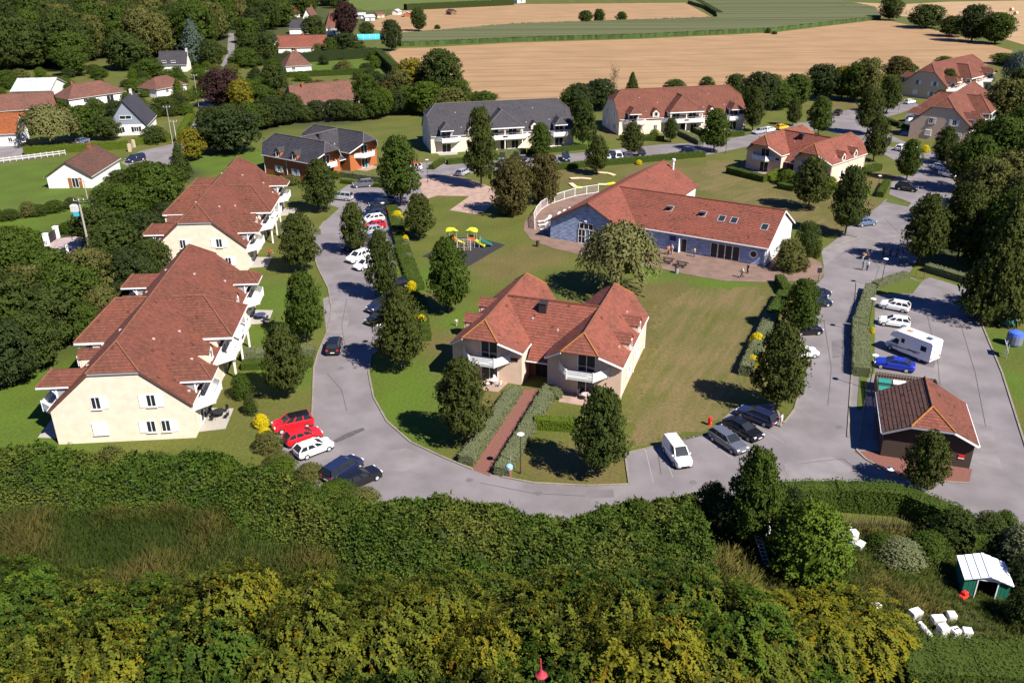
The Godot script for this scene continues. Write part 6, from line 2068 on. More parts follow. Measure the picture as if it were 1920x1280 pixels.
# ---------------------------------------------------------------- furniture
func lamp(at: Vector3, h: float, label: String) -> void:
	var o := thing("street_lamp", label, "lamp", at, 0.0, "street lamps of the village")
	var b := MB.new()
	b.tube(Vector3(0, 0, 0), Vector3(0, 0.5, 0), 0.09, 0.075, 8)
	b.tube(Vector3(0, 0.5, 0), Vector3(0, h - 0.35, 0), 0.06, 0.045, 8)
	part(o, "pole", b.mesh(), M.dark_wood)
	b = MB.new()
	b.lathe(Vector3(0, h - 0.4, 0), [Vector2(0.05, 0), Vector2(0.16, 0.06), Vector2(0.18, 0.24), Vector2(0.1, 0.28)], 10)
	part(o, "globe", b.mesh(), M.white_dull)
	b = MB.new()
	b.lathe(Vector3(0, h - 0.14, 0), [Vector2(0.36, 0.0), Vector2(0.37, 0.03), Vector2(0.25, 0.09), Vector2(0.08, 0.14), Vector2(0.0, 0.15)], 14)
	b.lathe(Vector3(0, h - 0.14, 0), [Vector2(0.0, 0.02), Vector2(0.36, 0.0)], 14)
	part(o, "shade", b.mesh(), M.lamp_white)

func pole(at: Vector3, top: Vector3, r: float, m: Material, called: String, label: String, transformer := false) -> void:
	var o := thing(called, label, "pole", at)
	var b := MB.new()
	b.tube(Vector3.ZERO, top, r, r * 0.6, 8)
	part(o, "pole", b.mesh(), m)
	b = MB.new()
	b.bar(top + Vector3(-0.9, -0.2, 0), top + Vector3(0.9, -0.2, 0), 0.08, 0.1)
	part(o, "cross_arm", b.mesh(), M.steel)
	for x in [-0.8, 0.0, 0.8]:
		b = MB.new()
		b.tube(top + Vector3(x, -0.15, 0), top + Vector3(x, 0.2, 0), 0.06, 0.03, 6)
		part(o, "insulator", b.mesh(), M.white)
	if transformer:
		b = MB.new()
		b.bbox(top + Vector3(-1.4, -1.9, -0.3), top + Vector3(-0.3, -0.8, 0.5), 0.08)
		part(o, "transformer", b.mesh(), M.white_dull)
		b = MB.new()
		b.box(top + Vector3(-1.05, -2.6, 0.1), top + Vector3(-0.35, -1.95, 0.6))
		part(o, "switch_box", b.mesh(), M.turquoise)
		b = MB.new()
		b.bar(top + Vector3(-0.4, -0.7, 0), top + Vector3(2.6, -0.5, -0.5), 0.12, 0.12)
		b.bar(top + Vector3(-0.4, -0.2, 0.5), top + Vector3(2.6, 0.0, -0.1), 0.12, 0.12)
		part(o, "platform", b.mesh(), M.dark_metal)

func table_set(called: String, at: Vector3, turn: float, top: Material, label: String, chairs := 4, r := 0.5) -> void:
	var o := thing(called, label, "garden table", at, turn)
	var b := MB.new()
	b.lathe(Vector3.ZERO, [Vector2(0.0, 0.7), Vector2(r, 0.7), Vector2(r + 0.01, 0.72), Vector2(r, 0.74), Vector2(0, 0.741)], 14)
	part(o, "table_top", b.mesh(), top)
	for i in 3:
		b = MB.new()
		b.tube(Vector3(cos(i * 2.1) * 0.35, 0, sin(i * 2.1) * 0.35), Vector3(cos(i * 2.1) * 0.1, 0.7, sin(i * 2.1) * 0.1), 0.025, 0.02, 6)
		part(o, "leg", b.mesh(), top)
	for i in chairs:
		var a := TAU * (i + 0.3) / chairs
		garden_chair(at + Vector3(cos(a), 0, sin(a)).rotated(Vector3.UP, deg_to_rad(turn)) * (r + 0.35), turn - rad_to_deg(a) + 90.0, top, "chair at the %s" % label)

func garden_chair(at: Vector3, turn: float, m: Material, label: String) -> void:
	var o := thing("garden_chair", label, "chair", at, turn, "chairs at " + label.trim_prefix("chair at the "))
	var b := MB.new()
	b.bbox(Vector3(-0.22, 0.42, -0.22), Vector3(0.22, 0.46, 0.22), 0.015)
	part(o, "seat", b.mesh(), m)
	b = MB.new()
	b.slab([Vector3(-0.22, 0.46, 0.22), Vector3(0.22, 0.46, 0.22), Vector3(0.2, 0.9, 0.3), Vector3(-0.2, 0.9, 0.3)], 0.03)
	part(o, "backrest", b.mesh(), m)
	for x in [-0.2, 0.2]:
		for z in [-0.2, 0.2]:
			b = MB.new()
			b.tube(Vector3(x * 1.1, 0, z * 1.1), Vector3(x, 0.43, z), 0.016, 0.016, 5)
			part(o, "leg", b.mesh(), m)

func picnic_table(at: Vector3, turn: float, label: String) -> void:
	var o := thing("picnic_table", label, "picnic table", at, turn, "picnic tables on the terrace")
	for k in 5:
		board(o, "top_plank", Vector3(-0.95, 0.74, -0.32 + k * 0.16), Vector3(0.95, 0.74, -0.32 + k * 0.16), 0.145, 0.045, M.dark_wood)
	for s in [-1.0, 1.0]:
		for k in 2:
			board(o, "bench_plank", Vector3(-0.95, 0.45, s * (0.66 + k * 0.16)), Vector3(0.95, 0.45, s * (0.66 + k * 0.16)), 0.145, 0.045, M.dark_wood)
		board(o, "trestle", Vector3(s * 0.65, 0.0, -0.6), Vector3(s * 0.65, 0.7, -0.2), 0.07, 0.1, M.dark_wood)
		board(o, "trestle", Vector3(s * 0.65, 0.0, 0.6), Vector3(s * 0.65, 0.7, 0.2), 0.07, 0.1, M.dark_wood)
		board(o, "cross_beam", Vector3(s * 0.65, 0.4, -0.8), Vector3(s * 0.65, 0.4, 0.8), 0.06, 0.1, M.dark_wood)

func lounger(at: Vector3, turn: float, label: String) -> void:
	var o := thing("sun_lounger", label, "sun lounger", at, turn, "white sun loungers on the fenced terrace")
	var b := MB.new()
	for k in 7:
		b.box(Vector3(-0.95 + k * 0.18, 0.3, -0.3), Vector3(-0.81 + k * 0.18, 0.34, 0.3))
	part(o, "bed", b.mesh(), M.white)
	b = MB.new()
	b.slab([Vector3(0.3, 0.33, 0.3), Vector3(0.88, 0.8, 0.3), Vector3(0.88, 0.8, -0.3), Vector3(0.3, 0.33, -0.3)], 0.04)
	part(o, "backrest", b.mesh(), M.white)
	for x in [-0.8, 0.3]:
		for z in [-0.26, 0.26]:
			b = MB.new()
			b.box(Vector3(x - 0.03, 0, z - 0.03), Vector3(x + 0.03, 0.3, z + 0.03))
			part(o, "leg", b.mesh(), M.white)

func furniture() -> void:
	lamp(Vector3(0.79, 0, -72.98), 4.69, "street lamp at the end of the brick path hedges")
	lamp(Vector3(47.17, 0, -105.53), 5.25, "street lamp in the long hedge beside the white cars")
	lamp(Vector3(41.76, 0, -90.2), 4.57, "street lamp beside the bright blue car")
	lamp(Vector3(55.46, 0, -122.33), 4.69, "street lamp at the corner of the car park hedge, beneath the pony")
	lamp(Vector3(36.03, 0, -70.22), 2.33, "street lamp in front of the bin shelter")
	lamp(Vector3(-17.9, 0, -184.28), 5.03, "street lamp on the pink gravel")
	lamp(Vector3(-23.89, 0, -157.59), 3.37, "street lamp in the long row of parked cars")
	lamp(Vector3(74.64, 0, -174.3), 3.73, "street lamp left of the car with the red roof box")
	lamp(Vector3(51.78, 0, -210.26), 5.06, "street lamp before the red roofed block")
	lamp(Vector3(-17.1, 0, -102.1), 3.37, "street lamp under the big street tree at the left road")
	lamp(Vector3(115.6, 0, -264.99), 4.38, "street lamp near the farthest red roofed block")
	lamp(Vector3(-4.15, 0, -195.14), 4.42, "street lamp among the trees before the slate block")
	# terrace fence: white posts with pale panels between them
	var pts := [Vector3(4.22, 0, -151.37), Vector3(4.14, 0, -155.85), Vector3(4.74, 0, -159.86), Vector3(5.66, 0, -163.33), Vector3(7, 0, -166.2), Vector3(8.57, 0, -168.4), Vector3(10.59, 0, -170.65), Vector3(12.88, 0, -172.94), Vector3(15.38, 0, -174.49), Vector3(17.88, 0, -175.65)]
	var o := thing("terrace_fence", "curved white panel fence round the sun terrace", "fence")
	for i in pts.size():
		var b := MB.new()
		b.box(pts[i] + Vector3(-0.05, 0, -0.05), pts[i] + Vector3(0.05, 1.75, 0.05))
		part(o, "post", b.mesh(), M.white)
		if i:
			board(o, "top_rail", pts[i - 1] + Vector3(0, 1.68, 0), pts[i] + Vector3(0, 1.68, 0), 0.06, 0.07, M.white)
			board(o, "bottom_rail", pts[i - 1] + Vector3(0, 0.12, 0), pts[i] + Vector3(0, 0.12, 0), 0.06, 0.07, M.white)
			var n := int(pts[i].distance_to(pts[i - 1]) / 0.16)
			b = MB.new()
			for k in n:
				var p: Vector3 = pts[i - 1].lerp(pts[i], (k + 0.5) / n)
				b.box(p + Vector3(-0.022, 0.14, -0.022), p + Vector3(0.022, 1.66, 0.022))
			part(o, "bar_panel", b.mesh(), M.pale_pink)
	var n := 0
	for q in [[Vector3(6.03, 0, -150.72), 30], [Vector3(5.83, 0, -153.24), 20], [Vector3(5.81, 0, -155.49), 15], [Vector3(6.84, 0, -156.79), 60], [Vector3(8.72, 0, -158.77), 60], [Vector3(9.82, 0, -160.46), 60], [Vector3(10.91, 0, -161.84), 60], [Vector3(12.23, 0, -163.23), 60]]:
		lounger(q[0], q[1], ["sun lounger nearest the blue gable on the fenced terrace", "second sun lounger from the blue gable", "third sun lounger from the blue gable", "fourth sun lounger from the blue gable", "fifth sun lounger along the roof edge", "sixth sun lounger along the roof edge", "seventh sun lounger along the roof edge", "last sun lounger, farthest along the terrace"][n])
		n += 1
	picnic_table(Vector3(25.28, 0, -133.71), -30.0, "dark wooden picnic table left on the terrace, beside the willow")
	picnic_table(Vector3(27.21, 0, -131.94), -30.0, "dark wooden picnic table right on the terrace, by the litter bin")
	litter_bin(Vector3(25.9, 0, -128.82), M.steel, "grey litter bin between the picnic tables and the lawn")
	litter_bin(Vector3(4.44, 0, -141.94), M.dark_wood, "dark litter bin at the left corner of the terrace")
	# playground
	play_tower(Vector3(-10.12, 0, -142.15), 20.0, "climbing tower with white and lime roofs at the left of the black mat")
	play_tower(Vector3(-6.75, 0, -142.1), -15.0, "climbing tower with a lime roof and orange panel in the middle of the black mat")
	slide(Vector3(-4.92, 0, -141.79), 10.0, "small lime slide at the right of the black mat")
	climbing_net(Vector3(-8.01, 0, -139.91), 0.0, "pale climbing frame with a net in front of the towers")
	# mini golf lanes on the lawn behind the club house
	n = 0
	for q in [[Vector3(18.29, 0, -191.84), Vector3(21.44, 0, -191.32), Vector3(22.65, 0, -189.43)], [Vector3(12.74, 0, -186.41), Vector3(15, 0, -187.27), Vector3(17.24, 0, -186.33)], [Vector3(12.61, 0, -182.44), Vector3(13.46, 0, -179.86), Vector3(14.88, 0, -179.42)], [Vector3(18.41, 0, -181.48), Vector3(20.26, 0, -181.88), Vector3(22.09, 0, -183.14)], [Vector3(25.23, 0, -187.54), Vector3(26.1, 0, -187.07)]]:
		var g := thing("golf_lane", ["mini golf lane nearest the tree shadow, with a bend to the right", "mini golf lane with a raised middle, left of the others", "mini golf lane with a yellow ramp beside the dark conifers", "mini golf lane with a yellow end by the red roof edge", "short mini golf lane half hidden by the roof edge"][n], "mini golf lane", Vector3.ZERO, 0.0, "mini golf lanes on the lawn")
		var last: Vector3 = q[0]
		for i in range(1, q.size()):
			board(g, "board", last + Vector3(0, 0.1 + 0.12 * (i % 2), 0), q[i] + Vector3(0, 0.1, 0), 1.0, 0.12, M.yellow_plastic if i == q.size() - 1 and n in [2, 3] else M.board)
			last = q[i]
		n += 1
	# posts and utility poles
	pole(Vector3(-69.19, 0, -136.24), Vector3(0, 10.18, 0), 0.24, M.concrete, "utility_pole", "thick concrete utility pole with a transformer left of the blocks", true)
	pole(Vector3(-85.99, 0, -173), Vector3(0, 3.74, 0), 0.12, M.concrete, "utility_pole", "short concrete pole behind the transformer pole")
	pole(Vector3(-86.18, 0, -223.02), Vector3(0, 9.45, 0), 0.12, M.concrete, "utility_pole", "left pole of the pair beside the white house with the slate gable")
	pole(Vector3(-85.52, 0, -224.25), Vector3(0, 5.65, 0), 0.1, M.white_dull, "utility_pole", "shorter white right pole of the pair beside the white house")
	pole(Vector3(-96.17, 0, -274.62), Vector3(0, 9.67, 0), 0.12, M.concrete, "utility_pole", "utility pole beside the lane and the purple beech")
	pole(Vector3(-109.14, 0, -326.79), Vector3(0, 3.72, 0), 0.1, M.white_dull, "utility_pole", "small white pole in the lane's hedge below the blue cedar")
	pole(Vector3(-14.63, 0, -672.4), Vector3(0, 14, 0), 0.2, M.white_dull, "mast", "thin white mast at the far edge of the fields")
	# white rail fence of the paddock
	o = thing("rail_fence", "white rail fence across the lawn at left", "fence")
	var a: Vector3 = Vector3(-120.36, 0, -203.34)
	var c: Vector3 = Vector3(-108.25, 0, -211.73)
	for k in 12:
		var b := MB.new()
		var p := a.lerp(c, k / 11.0)
		b.box(p + Vector3(-0.07, 0, -0.07), p + Vector3(0.07, 1.25, 0.07))
		part(o, "post", b.mesh(), M.white_dull)
	for y in [0.5, 1.0]:
		board(o, "rail", a + Vector3(0, y, 0), c + Vector3(0, y, 0), 0.05, 0.16, M.white_dull)
	# gate to the paved yard at left
	o = thing("yard_gate", "dark sliding gate between two white pillars at the paved yard", "gate")
	a = Vector3(-80.04, 0, -143.68)
	c = Vector3(-80.19, 0, -147.73)
	for p in [a, c]:
		var b := MB.new()
		b.box(p + Vector3(-0.35, 0, -0.35), p + Vector3(0.35, 2.0, 0.35))
		b.bbox(p + Vector3(-0.42, 2.002, -0.42), p + Vector3(0.42, 2.15, 0.42), 0.06)
		part(o, "pillar", b.mesh(), M.white)
	for k in 9:
		board(o, "gate_board", a + Vector3(0, 0.25 + k * 0.18, 0), c + Vector3(0, 0.25 + k * 0.18, 0), 0.04, 0.16, M.dark_metal)
	built("gate_post", post_shape(1.6, 0.3), M.white, "single white gate post at the lower edge of the paved yard", "post", "", Vector3(-74.41, 0, -139.2))
	# gate of the driveway near the dark blue car
	o = thing("drive_gate", "grey gate between two cream pillars in the clipped hedge", "gate")
	a = Vector3(-93.81, 0, -214.85)
	c = Vector3(-94.6, 0, -219.55)
	for p in [a, c]:
		var b := MB.new()
		b.box(p + Vector3(-0.3, 0, -0.3), p + Vector3(0.3, 1.9, 0.3))
		part(o, "pillar", b.mesh(), M.hay)
	board(o, "gate_leaf", a + Vector3(0, 0.8, 0), c + Vector3(0, 0.8, 0), 0.06, 1.4, M.steel)
	# odds and ends
	bollard(Vector3(21.46, 0, -82.21), "red fire hydrant on the lawn behind the parked cars")
	recycling(Vector3(-0.32, 0, -72.61), "pale blue topped waste post at the end of the brick path")
	tank(Vector3(67.55, 0, -108.79), 1.1, 2.3, "green_bin", "leaf_blue", "green domed bottle bank at the right edge under the trees")
	tank(Vector3(64.91, 0, -102.2), 1.0, 2.0, "grey_bin", "blue_lid", "grey bottle bank with a blue top at the right edge")
	sign_board(Vector3(62.13, 0, -98.78), 70.0, "white notice board standing in the verge beside the bottle banks")
	var sg := thing("signpost", "dark sign on a post at the end of the terrace", "sign", Vector3(46.61, 0, -124.2))
	var sb := MB.new()
	sb.tube(Vector3.ZERO, Vector3(0, 2.3, 0), 0.04, 0.04, 6)
	part(sg, "post", sb.mesh(), M.dark_metal)
	sb = MB.new()
	sb.box(Vector3(-0.35, 1.7, -0.03), Vector3(0.35, 2.5, 0.03))
	part(sg, "panel", sb.mesh(), M.dark_metal)
	for k in 2:
		built("bollard", post_shape(1.0, 0.12), M.wood, ["left wooden bollard where the car park meets the road", "right wooden bollard where the car park meets the road"][k], "bollard", "wooden bollards", Vector3(62.59, 0, -126.72) if k == 0 else Vector3(63.53, 0, -126.02))
	table_set("garden_table", Vector3(-32.56, 0, -84.54), 0.0, M.trim, "black round table on the patio of the nearest left block", 4, 0.7)
	table_set("garden_table", Vector3(-34.92, 0, -111.58), 20.0, M.parasol_blue, "dark blue table beside the near block's middle patio", 2, 0.75)
	table_set("garden_table", Vector3(-33.49, 0, -109.74), 50.0, M.trim, "small black table on the grass below the dark blue one", 3, 0.35)
	table_set("garden_table", Vector3(8.41, 0, -88.07), 10.0, M.pale_pink, "pink tiled table under the right balcony of the middle house", 2, 0.5)
	table_set("garden_table", Vector3(-2.17, 0, -91.69), 0.0, M.white_dull, "pale table under the left balcony of the middle house", 3, 0.45)
	table_set("garden_table", Vector3(-33.42, 0, -198.64), 0.0, M.turquoise, "turquoise covered table before the orange brick house", 2, 0.7)
	# hay bales, greenhouse and allotment sheds far off
	for q in [[Vector3(326.85, 0, -607.49), "left round straw bale on the far stubble"], [Vector3(315.27, 0, -580.06), "right round straw bale on the far stubble"]]:
		var b := MB.new()
		b.tube(Vector3(-0.9, 1.1, 0), Vector3(0.9, 1.1, 0), 1.15, 1.15, 14)
		built("straw_bale", b, M.hay, q[1], "bale", "straw bales on the far field", q[0], 25.0)
	var gh := thing("greenhouse", "turquoise tunnel greenhouse at the edge of the big field", "greenhouse", Vector3(-70.69, 0, -461.7), 8.0)
	var gm := MB.new()
	for i in 8:
		var t0 := PI * i / 8
		var t1 := PI * (i + 1) / 8
		gm.quad(Vector3(-6, sin(t0) * 2.4, cos(t0) * 2.0), Vector3(6, sin(t0) * 2.4, cos(t0) * 2.0), Vector3(6, sin(t1) * 2.4, cos(t1) * 2.0), Vector3(-6, sin(t1) * 2.4, cos(t1) * 2.0))
	part(gh, "cover", gm.mesh(), M.turquoise)
	gm = MB.new()
	for x in [-6.0, -3.0, 0.0, 3.0, 6.0]:
		for i in 8:
			gm.bar(Vector3(x, sin(PI * i / 8) * 2.45, cos(PI * i / 8) * 2.05), Vector3(x, sin(PI * (i + 1) / 8) * 2.45, cos(PI * (i + 1) / 8) * 2.05), 0.1, 0.1, Vector3.RIGHT)
	part(gh, "hoop", gm.mesh(), M.white_dull)
	n = 0
	for q in [Vector3(-93.31, 0, -578.49), Vector3(-85.85, 0, -563.76), Vector3(-82.46, 0, -581.64), Vector3(-73.79, 0, -604.38), Vector3(-65.5, 0, -588.31), Vector3(-38.37, 0, -602.52)]:
		house("garden_shed", ["white hut leftmost among the far allotments", "long white hut second from left in the allotments", "pale hut third from left in the allotments", "small white hut in the middle of the allotments", "orange walled hut in the allotments", "dark hut at the right end of the allotments"][n], q, n * 25.0, 6.0, 4.0, 2.2, 3.2, 0.0, [M.white_wall, M.white_wall, M.hay, M.white_wall, M.brick_orange, M.wood][n], [M.sheet_roof, M.sheet_roof, M.tile_pink, M.sheet_roof, M.sheet_roof, M.tile_brown][n], [[0, 0.1, 1.0, 1.9, 0]], [], Vector3.ZERO, "shed")
		n += 1
	garden()
	red_lamp()

func post_shape(h: float, w: float) -> MB:
	var b := MB.new()
	b.bbox(Vector3(-w / 2, 0, -w / 2), Vector3(w / 2, h, w / 2), w * 0.25)
	return b

func litter_bin(at: Vector3, m: Material, label: String) -> void:
	var o := thing("litter_bin", label, "bin", at)
	var b := MB.new()
	b.lathe(Vector3.ZERO, [Vector2(0.0, 0), Vector2(0.26, 0), Vector2(0.3, 0.9), Vector2(0.26, 0.9), Vector2(0.22, 0.3)], 12)
	part(o, "bucket", b.mesh(), m)
	b = MB.new()
	b.lathe(Vector3(0, 0.95, 0), [Vector2(0.32, 0.0), Vector2(0.32, 0.05), Vector2(0.0, 0.16)], 12)
	part(o, "lid", b.mesh(), M.dark_metal)

func bollard(at: Vector3, label: String) -> void:
	var o := thing("fire_hydrant", label, "hydrant", at)
	var b := MB.new()
	b.lathe(Vector3.ZERO, [Vector2(0.2, 0), Vector2(0.2, 0.08), Vector2(0.13, 0.1), Vector2(0.13, 0.35)], 10)
	part(o, "foot", b.mesh(), M.red_plastic)
	b = MB.new()
	b.lathe(Vector3(0, 0.35, 0), [Vector2(0.2, 0), Vector2(0.22, 0.5), Vector2(0.2, 0.62), Vector2(0.0, 0.7)], 12)
	part(o, "hood", b.mesh(), M.red_plastic)
	for s in [-1.0, 1.0]:
		b = MB.new()
		b.tube(Vector3(s * 0.12, 0.28, 0), Vector3(s * 0.24, 0.28, 0), 0.06, 0.06, 8)
		part(o, "outlet", b.mesh(), M.steel)

func recycling(at: Vector3, label: String) -> void:
	var o := thing("waste_post", label, "bin", at)
	var b := MB.new()
	b.lathe(Vector3.ZERO, [Vector2(0.25, 0), Vector2(0.3, 0.75), Vector2(0.28, 0.8)], 12)
	part(o, "bucket", b.mesh(), M.brick_red)
	b = MB.new()
	b.lathe(Vector3(0, 0.8, 0), [Vector2(0.3, 0), Vector2(0.36, 0.1), Vector2(0.34, 0.4), Vector2(0.2, 0.52), Vector2(0.0, 0.55)], 12)
	part(o, "hood", b.mesh(), M.pale_blue)
	b = MB.new()
	b.tube(Vector3(0.1, 1.3, -0.25), Vector3(0.1, 2.2, -0.25), 0.03, 0.03, 6)
	part(o, "post", b.mesh(), M.steel)

func tank(at: Vector3, r: float, h: float, body: String, top: String, label: String) -> void:
	var o := thing("bottle_bank", label, "bottle bank", at)
	var b := MB.new()
	b.lathe(Vector3.ZERO, [Vector2(0, 0.05), Vector2(r * 0.92, 0.05), Vector2(r, 0.3), Vector2(r * 0.98, h * 0.7)], 16)
	part(o, "container", b.mesh(), M[body])
	b = MB.new()
	b.lathe(Vector3.ZERO, [Vector2(r * 0.98, h * 0.7), Vector2(r * 0.85, h * 0.9), Vector2(r * 0.4, h * 0.98), Vector2(0, h)], 16)
	part(o, "dome", b.mesh(), M[top])
	for s in [-1.0, 1.0]:
		b = MB.new()
		b.tube(Vector3(s * r * 0.7, h * 0.78, 0), Vector3(s * r * 1.02, h * 0.78, 0), 0.18, 0.18, 10)
		part(o, "opening", b.mesh(), M.trim)

func sign_board(at: Vector3, turn: float, label: String) -> void:
	var o := thing("notice_board", label, "sign", at, turn)
	for s in [-1.0, 1.0]:
		var b := MB.new()
		b.box(Vector3(s * 0.7 - 0.04, 0, -0.04), Vector3(s * 0.7 + 0.04, 1.9, 0.04))
		part(o, "post", b.mesh(), M.steel)
	var b := MB.new()
	b.xf = Transform3D(Basis(Vector3.RIGHT, -0.35), Vector3(0, 0.85, 0.05))
	b.box(Vector3(-0.75, 0, 0), Vector3(0.75, 1.15, 0.05))
	part(o, "panel", b.mesh(), M.white)
	for q in [[-0.6, 0.15, 0.5, 0.3, "pale_pink"], [0.05, 0.15, 0.5, 0.3, "pale_pink"], [-0.6, 0.62, 1.2, 0.35, "hay"]]:
		b = MB.new()
		b.xf = Transform3D(Basis(Vector3.RIGHT, -0.35), Vector3(0, 0.85, 0.05))
		b.box(Vector3(q[0], q[1], 0.05), Vector3(q[0] + q[2], q[1] + q[3], 0.06))
		part(o, "sheet", b.mesh(), M[q[4]])

func play_tower(at: Vector3, turn: float, label: String) -> void:
	var o := thing("play_tower", label, "playground", at, turn, "climbing towers of the playground")
	for x in [-0.6, 0.6]:
		for z in [-0.6, 0.6]:
			var b := MB.new()
			b.tube(Vector3(x, 0, z), Vector3(x, 2.9, z), 0.055, 0.055, 8)
			part(o, "post", b.mesh(), M.steel)
	var b := MB.new()
	b.box(Vector3(-0.65, 1.1, -0.65), Vector3(0.65, 1.18, 0.65))
	part(o, "platform", b.mesh(), M.wood)
	for k in 2:
		b = MB.new()
		var z := 0.62 if k else -0.62
		b.box(Vector3(-0.55, 1.2, z - 0.02), Vector3(0.55, 1.85, z + 0.02))
		part(o, "side_panel", b.mesh(), M.shirt_orange if k else M.brick_red)
	for s in [-1.0, 1.0]:   # leaf-shaped roof halves
		b = MB.new()
		b.slab([Vector3(s * 0.05, 3.15, -0.85), Vector3(s * 0.05, 3.15, 0.85), Vector3(s * 0.6, 3.0, 0.95), Vector3(s * 1.0, 2.75, 0.4), Vector3(s * 1.0, 2.75, -0.4), Vector3(s * 0.6, 3.0, -0.95)], 0.06)
		part(o, "roof_leaf", b.mesh(), M.lime)
	b = MB.new()
	for i in 5:
		b.bar(Vector3(-0.35, 0.2 + i * 0.22, 0.95 - i * 0.07), Vector3(0.35, 0.2 + i * 0.22, 0.95 - i * 0.07), 0.05, 0.05)
	part(o, "ladder", b.mesh(), M.steel)
	b = MB.new()
	b.slab([Vector3(0.65, 1.15, -0.3), Vector3(0.65, 1.15, 0.3), Vector3(2.3, 0.25, 0.3), Vector3(2.3, 0.25, -0.3)], 0.06)
	b.bar(Vector3(0.65, 1.25, -0.32), Vector3(2.3, 0.35, -0.32), 0.05, 0.25)
	b.bar(Vector3(0.65, 1.25, 0.32), Vector3(2.3, 0.35, 0.32), 0.05, 0.25)
	part(o, "slide", b.mesh(), M.lime)

func slide(at: Vector3, turn: float, label: String) -> void:
	var o := thing("play_slide", label, "playground", at, turn)
	var b := MB.new()
	b.slab([Vector3(-0.3, 1.3, 0.3), Vector3(1.6, 0.25, 0.3), Vector3(1.6, 0.25, -0.3), Vector3(-0.3, 1.3, -0.3)], 0.06)
	b.bar(Vector3(-0.3, 1.4, 0.32), Vector3(1.6, 0.35, 0.32), 0.05, 0.25)
	b.bar(Vector3(-0.3, 1.4, -0.32), Vector3(1.6, 0.35, -0.32), 0.05, 0.25)
	part(o, "chute", b.mesh(), M.teal_plastic)
	for z in [-0.3, 0.3]:
		b = MB.new()
		b.tube(Vector3(-0.7, 0, z), Vector3(-0.35, 1.9, z), 0.05, 0.05, 7)
		part(o, "post", b.mesh(), M.steel)
	b = MB.new()
	for i in 5:
		b.bar(Vector3(-0.68 + 0.06 * i, 0.25 + 0.25 * i, -0.3), Vector3(-0.68 + 0.06 * i, 0.25 + 0.25 * i, 0.3), 0.06, 0.04)
	part(o, "ladder", b.mesh(), M.lime)

func climbing_net(at: Vector3, turn: float, label: String) -> void:
	var o := thing("climbing_frame", label, "playground", at, turn)
	for x in [-1.1, 0.0, 1.1]:
		var b := MB.new()
		b.tube(Vector3(x, 0, 0), Vector3(x, 2.1, 0), 0.05, 0.05, 7)
		part(o, "post", b.mesh(), M.white_dull)
	board(o, "top_rail", Vector3(-1.1, 2.05, 0), Vector3(1.1, 2.05, 0), 0.07, 0.07, M.steel)
	var b := MB.new()
	for i in 7:
		b.bar(Vector3(-1.1 + i * 0.36, 0.2, 0), Vector3(-1.1 + i * 0.36, 2.0, 0), 0.025, 0.025, Vector3(0, 0, 1))
		b.bar(Vector3(-1.1, 0.2 + i * 0.28, 0), Vector3(1.1, 0.2 + i * 0.28, 0), 0.025, 0.025)
	part(o, "net", b.mesh(), M.hay)

func red_lamp() -> void:
	# the red lamp that stands among the nearest trees, its arm reaching towards the viewer
	var head: Vector3 = Vector3(1.66, 8.6, -38.8)
	var o := thing("red_lamp", "red dish lamp on a long arm above the yellow green trees at the bottom", "lamp", Vector3(head.x, 0, head.z - 1.5))
	var b := MB.new()
	b.tube(Vector3.ZERO, Vector3(0, 8.3, 0), 0.08, 0.06, 8)
	part(o, "pole", b.mesh(), M.red_lamp)
	b = MB.new()
	b.tube(Vector3(0, 8.25, 0), Vector3(-0.02, 8.75, 0.6), 0.04, 0.04, 7)
	b.tube(Vector3(-0.02, 8.75, 0.6), Vector3(0, 8.85, 1.5), 0.04, 0.05, 7)
	part(o, "arm", b.mesh(), M.red_lamp)
	b = MB.new()
	b.lathe(Vector3(0, 8.5, 1.5), [Vector2(0.36, 0.0), Vector2(0.37, 0.04), Vector2(0.24, 0.16), Vector2(0.12, 0.32), Vector2(0.07, 0.42), Vector2(0.0, 0.43)], 16)
	b.lathe(Vector3(0, 8.5, 1.5), [Vector2(0.0, 0.03), Vector2(0.36, 0.0)], 16)
	part(o, "shade", b.mesh(), M.red_lamp)

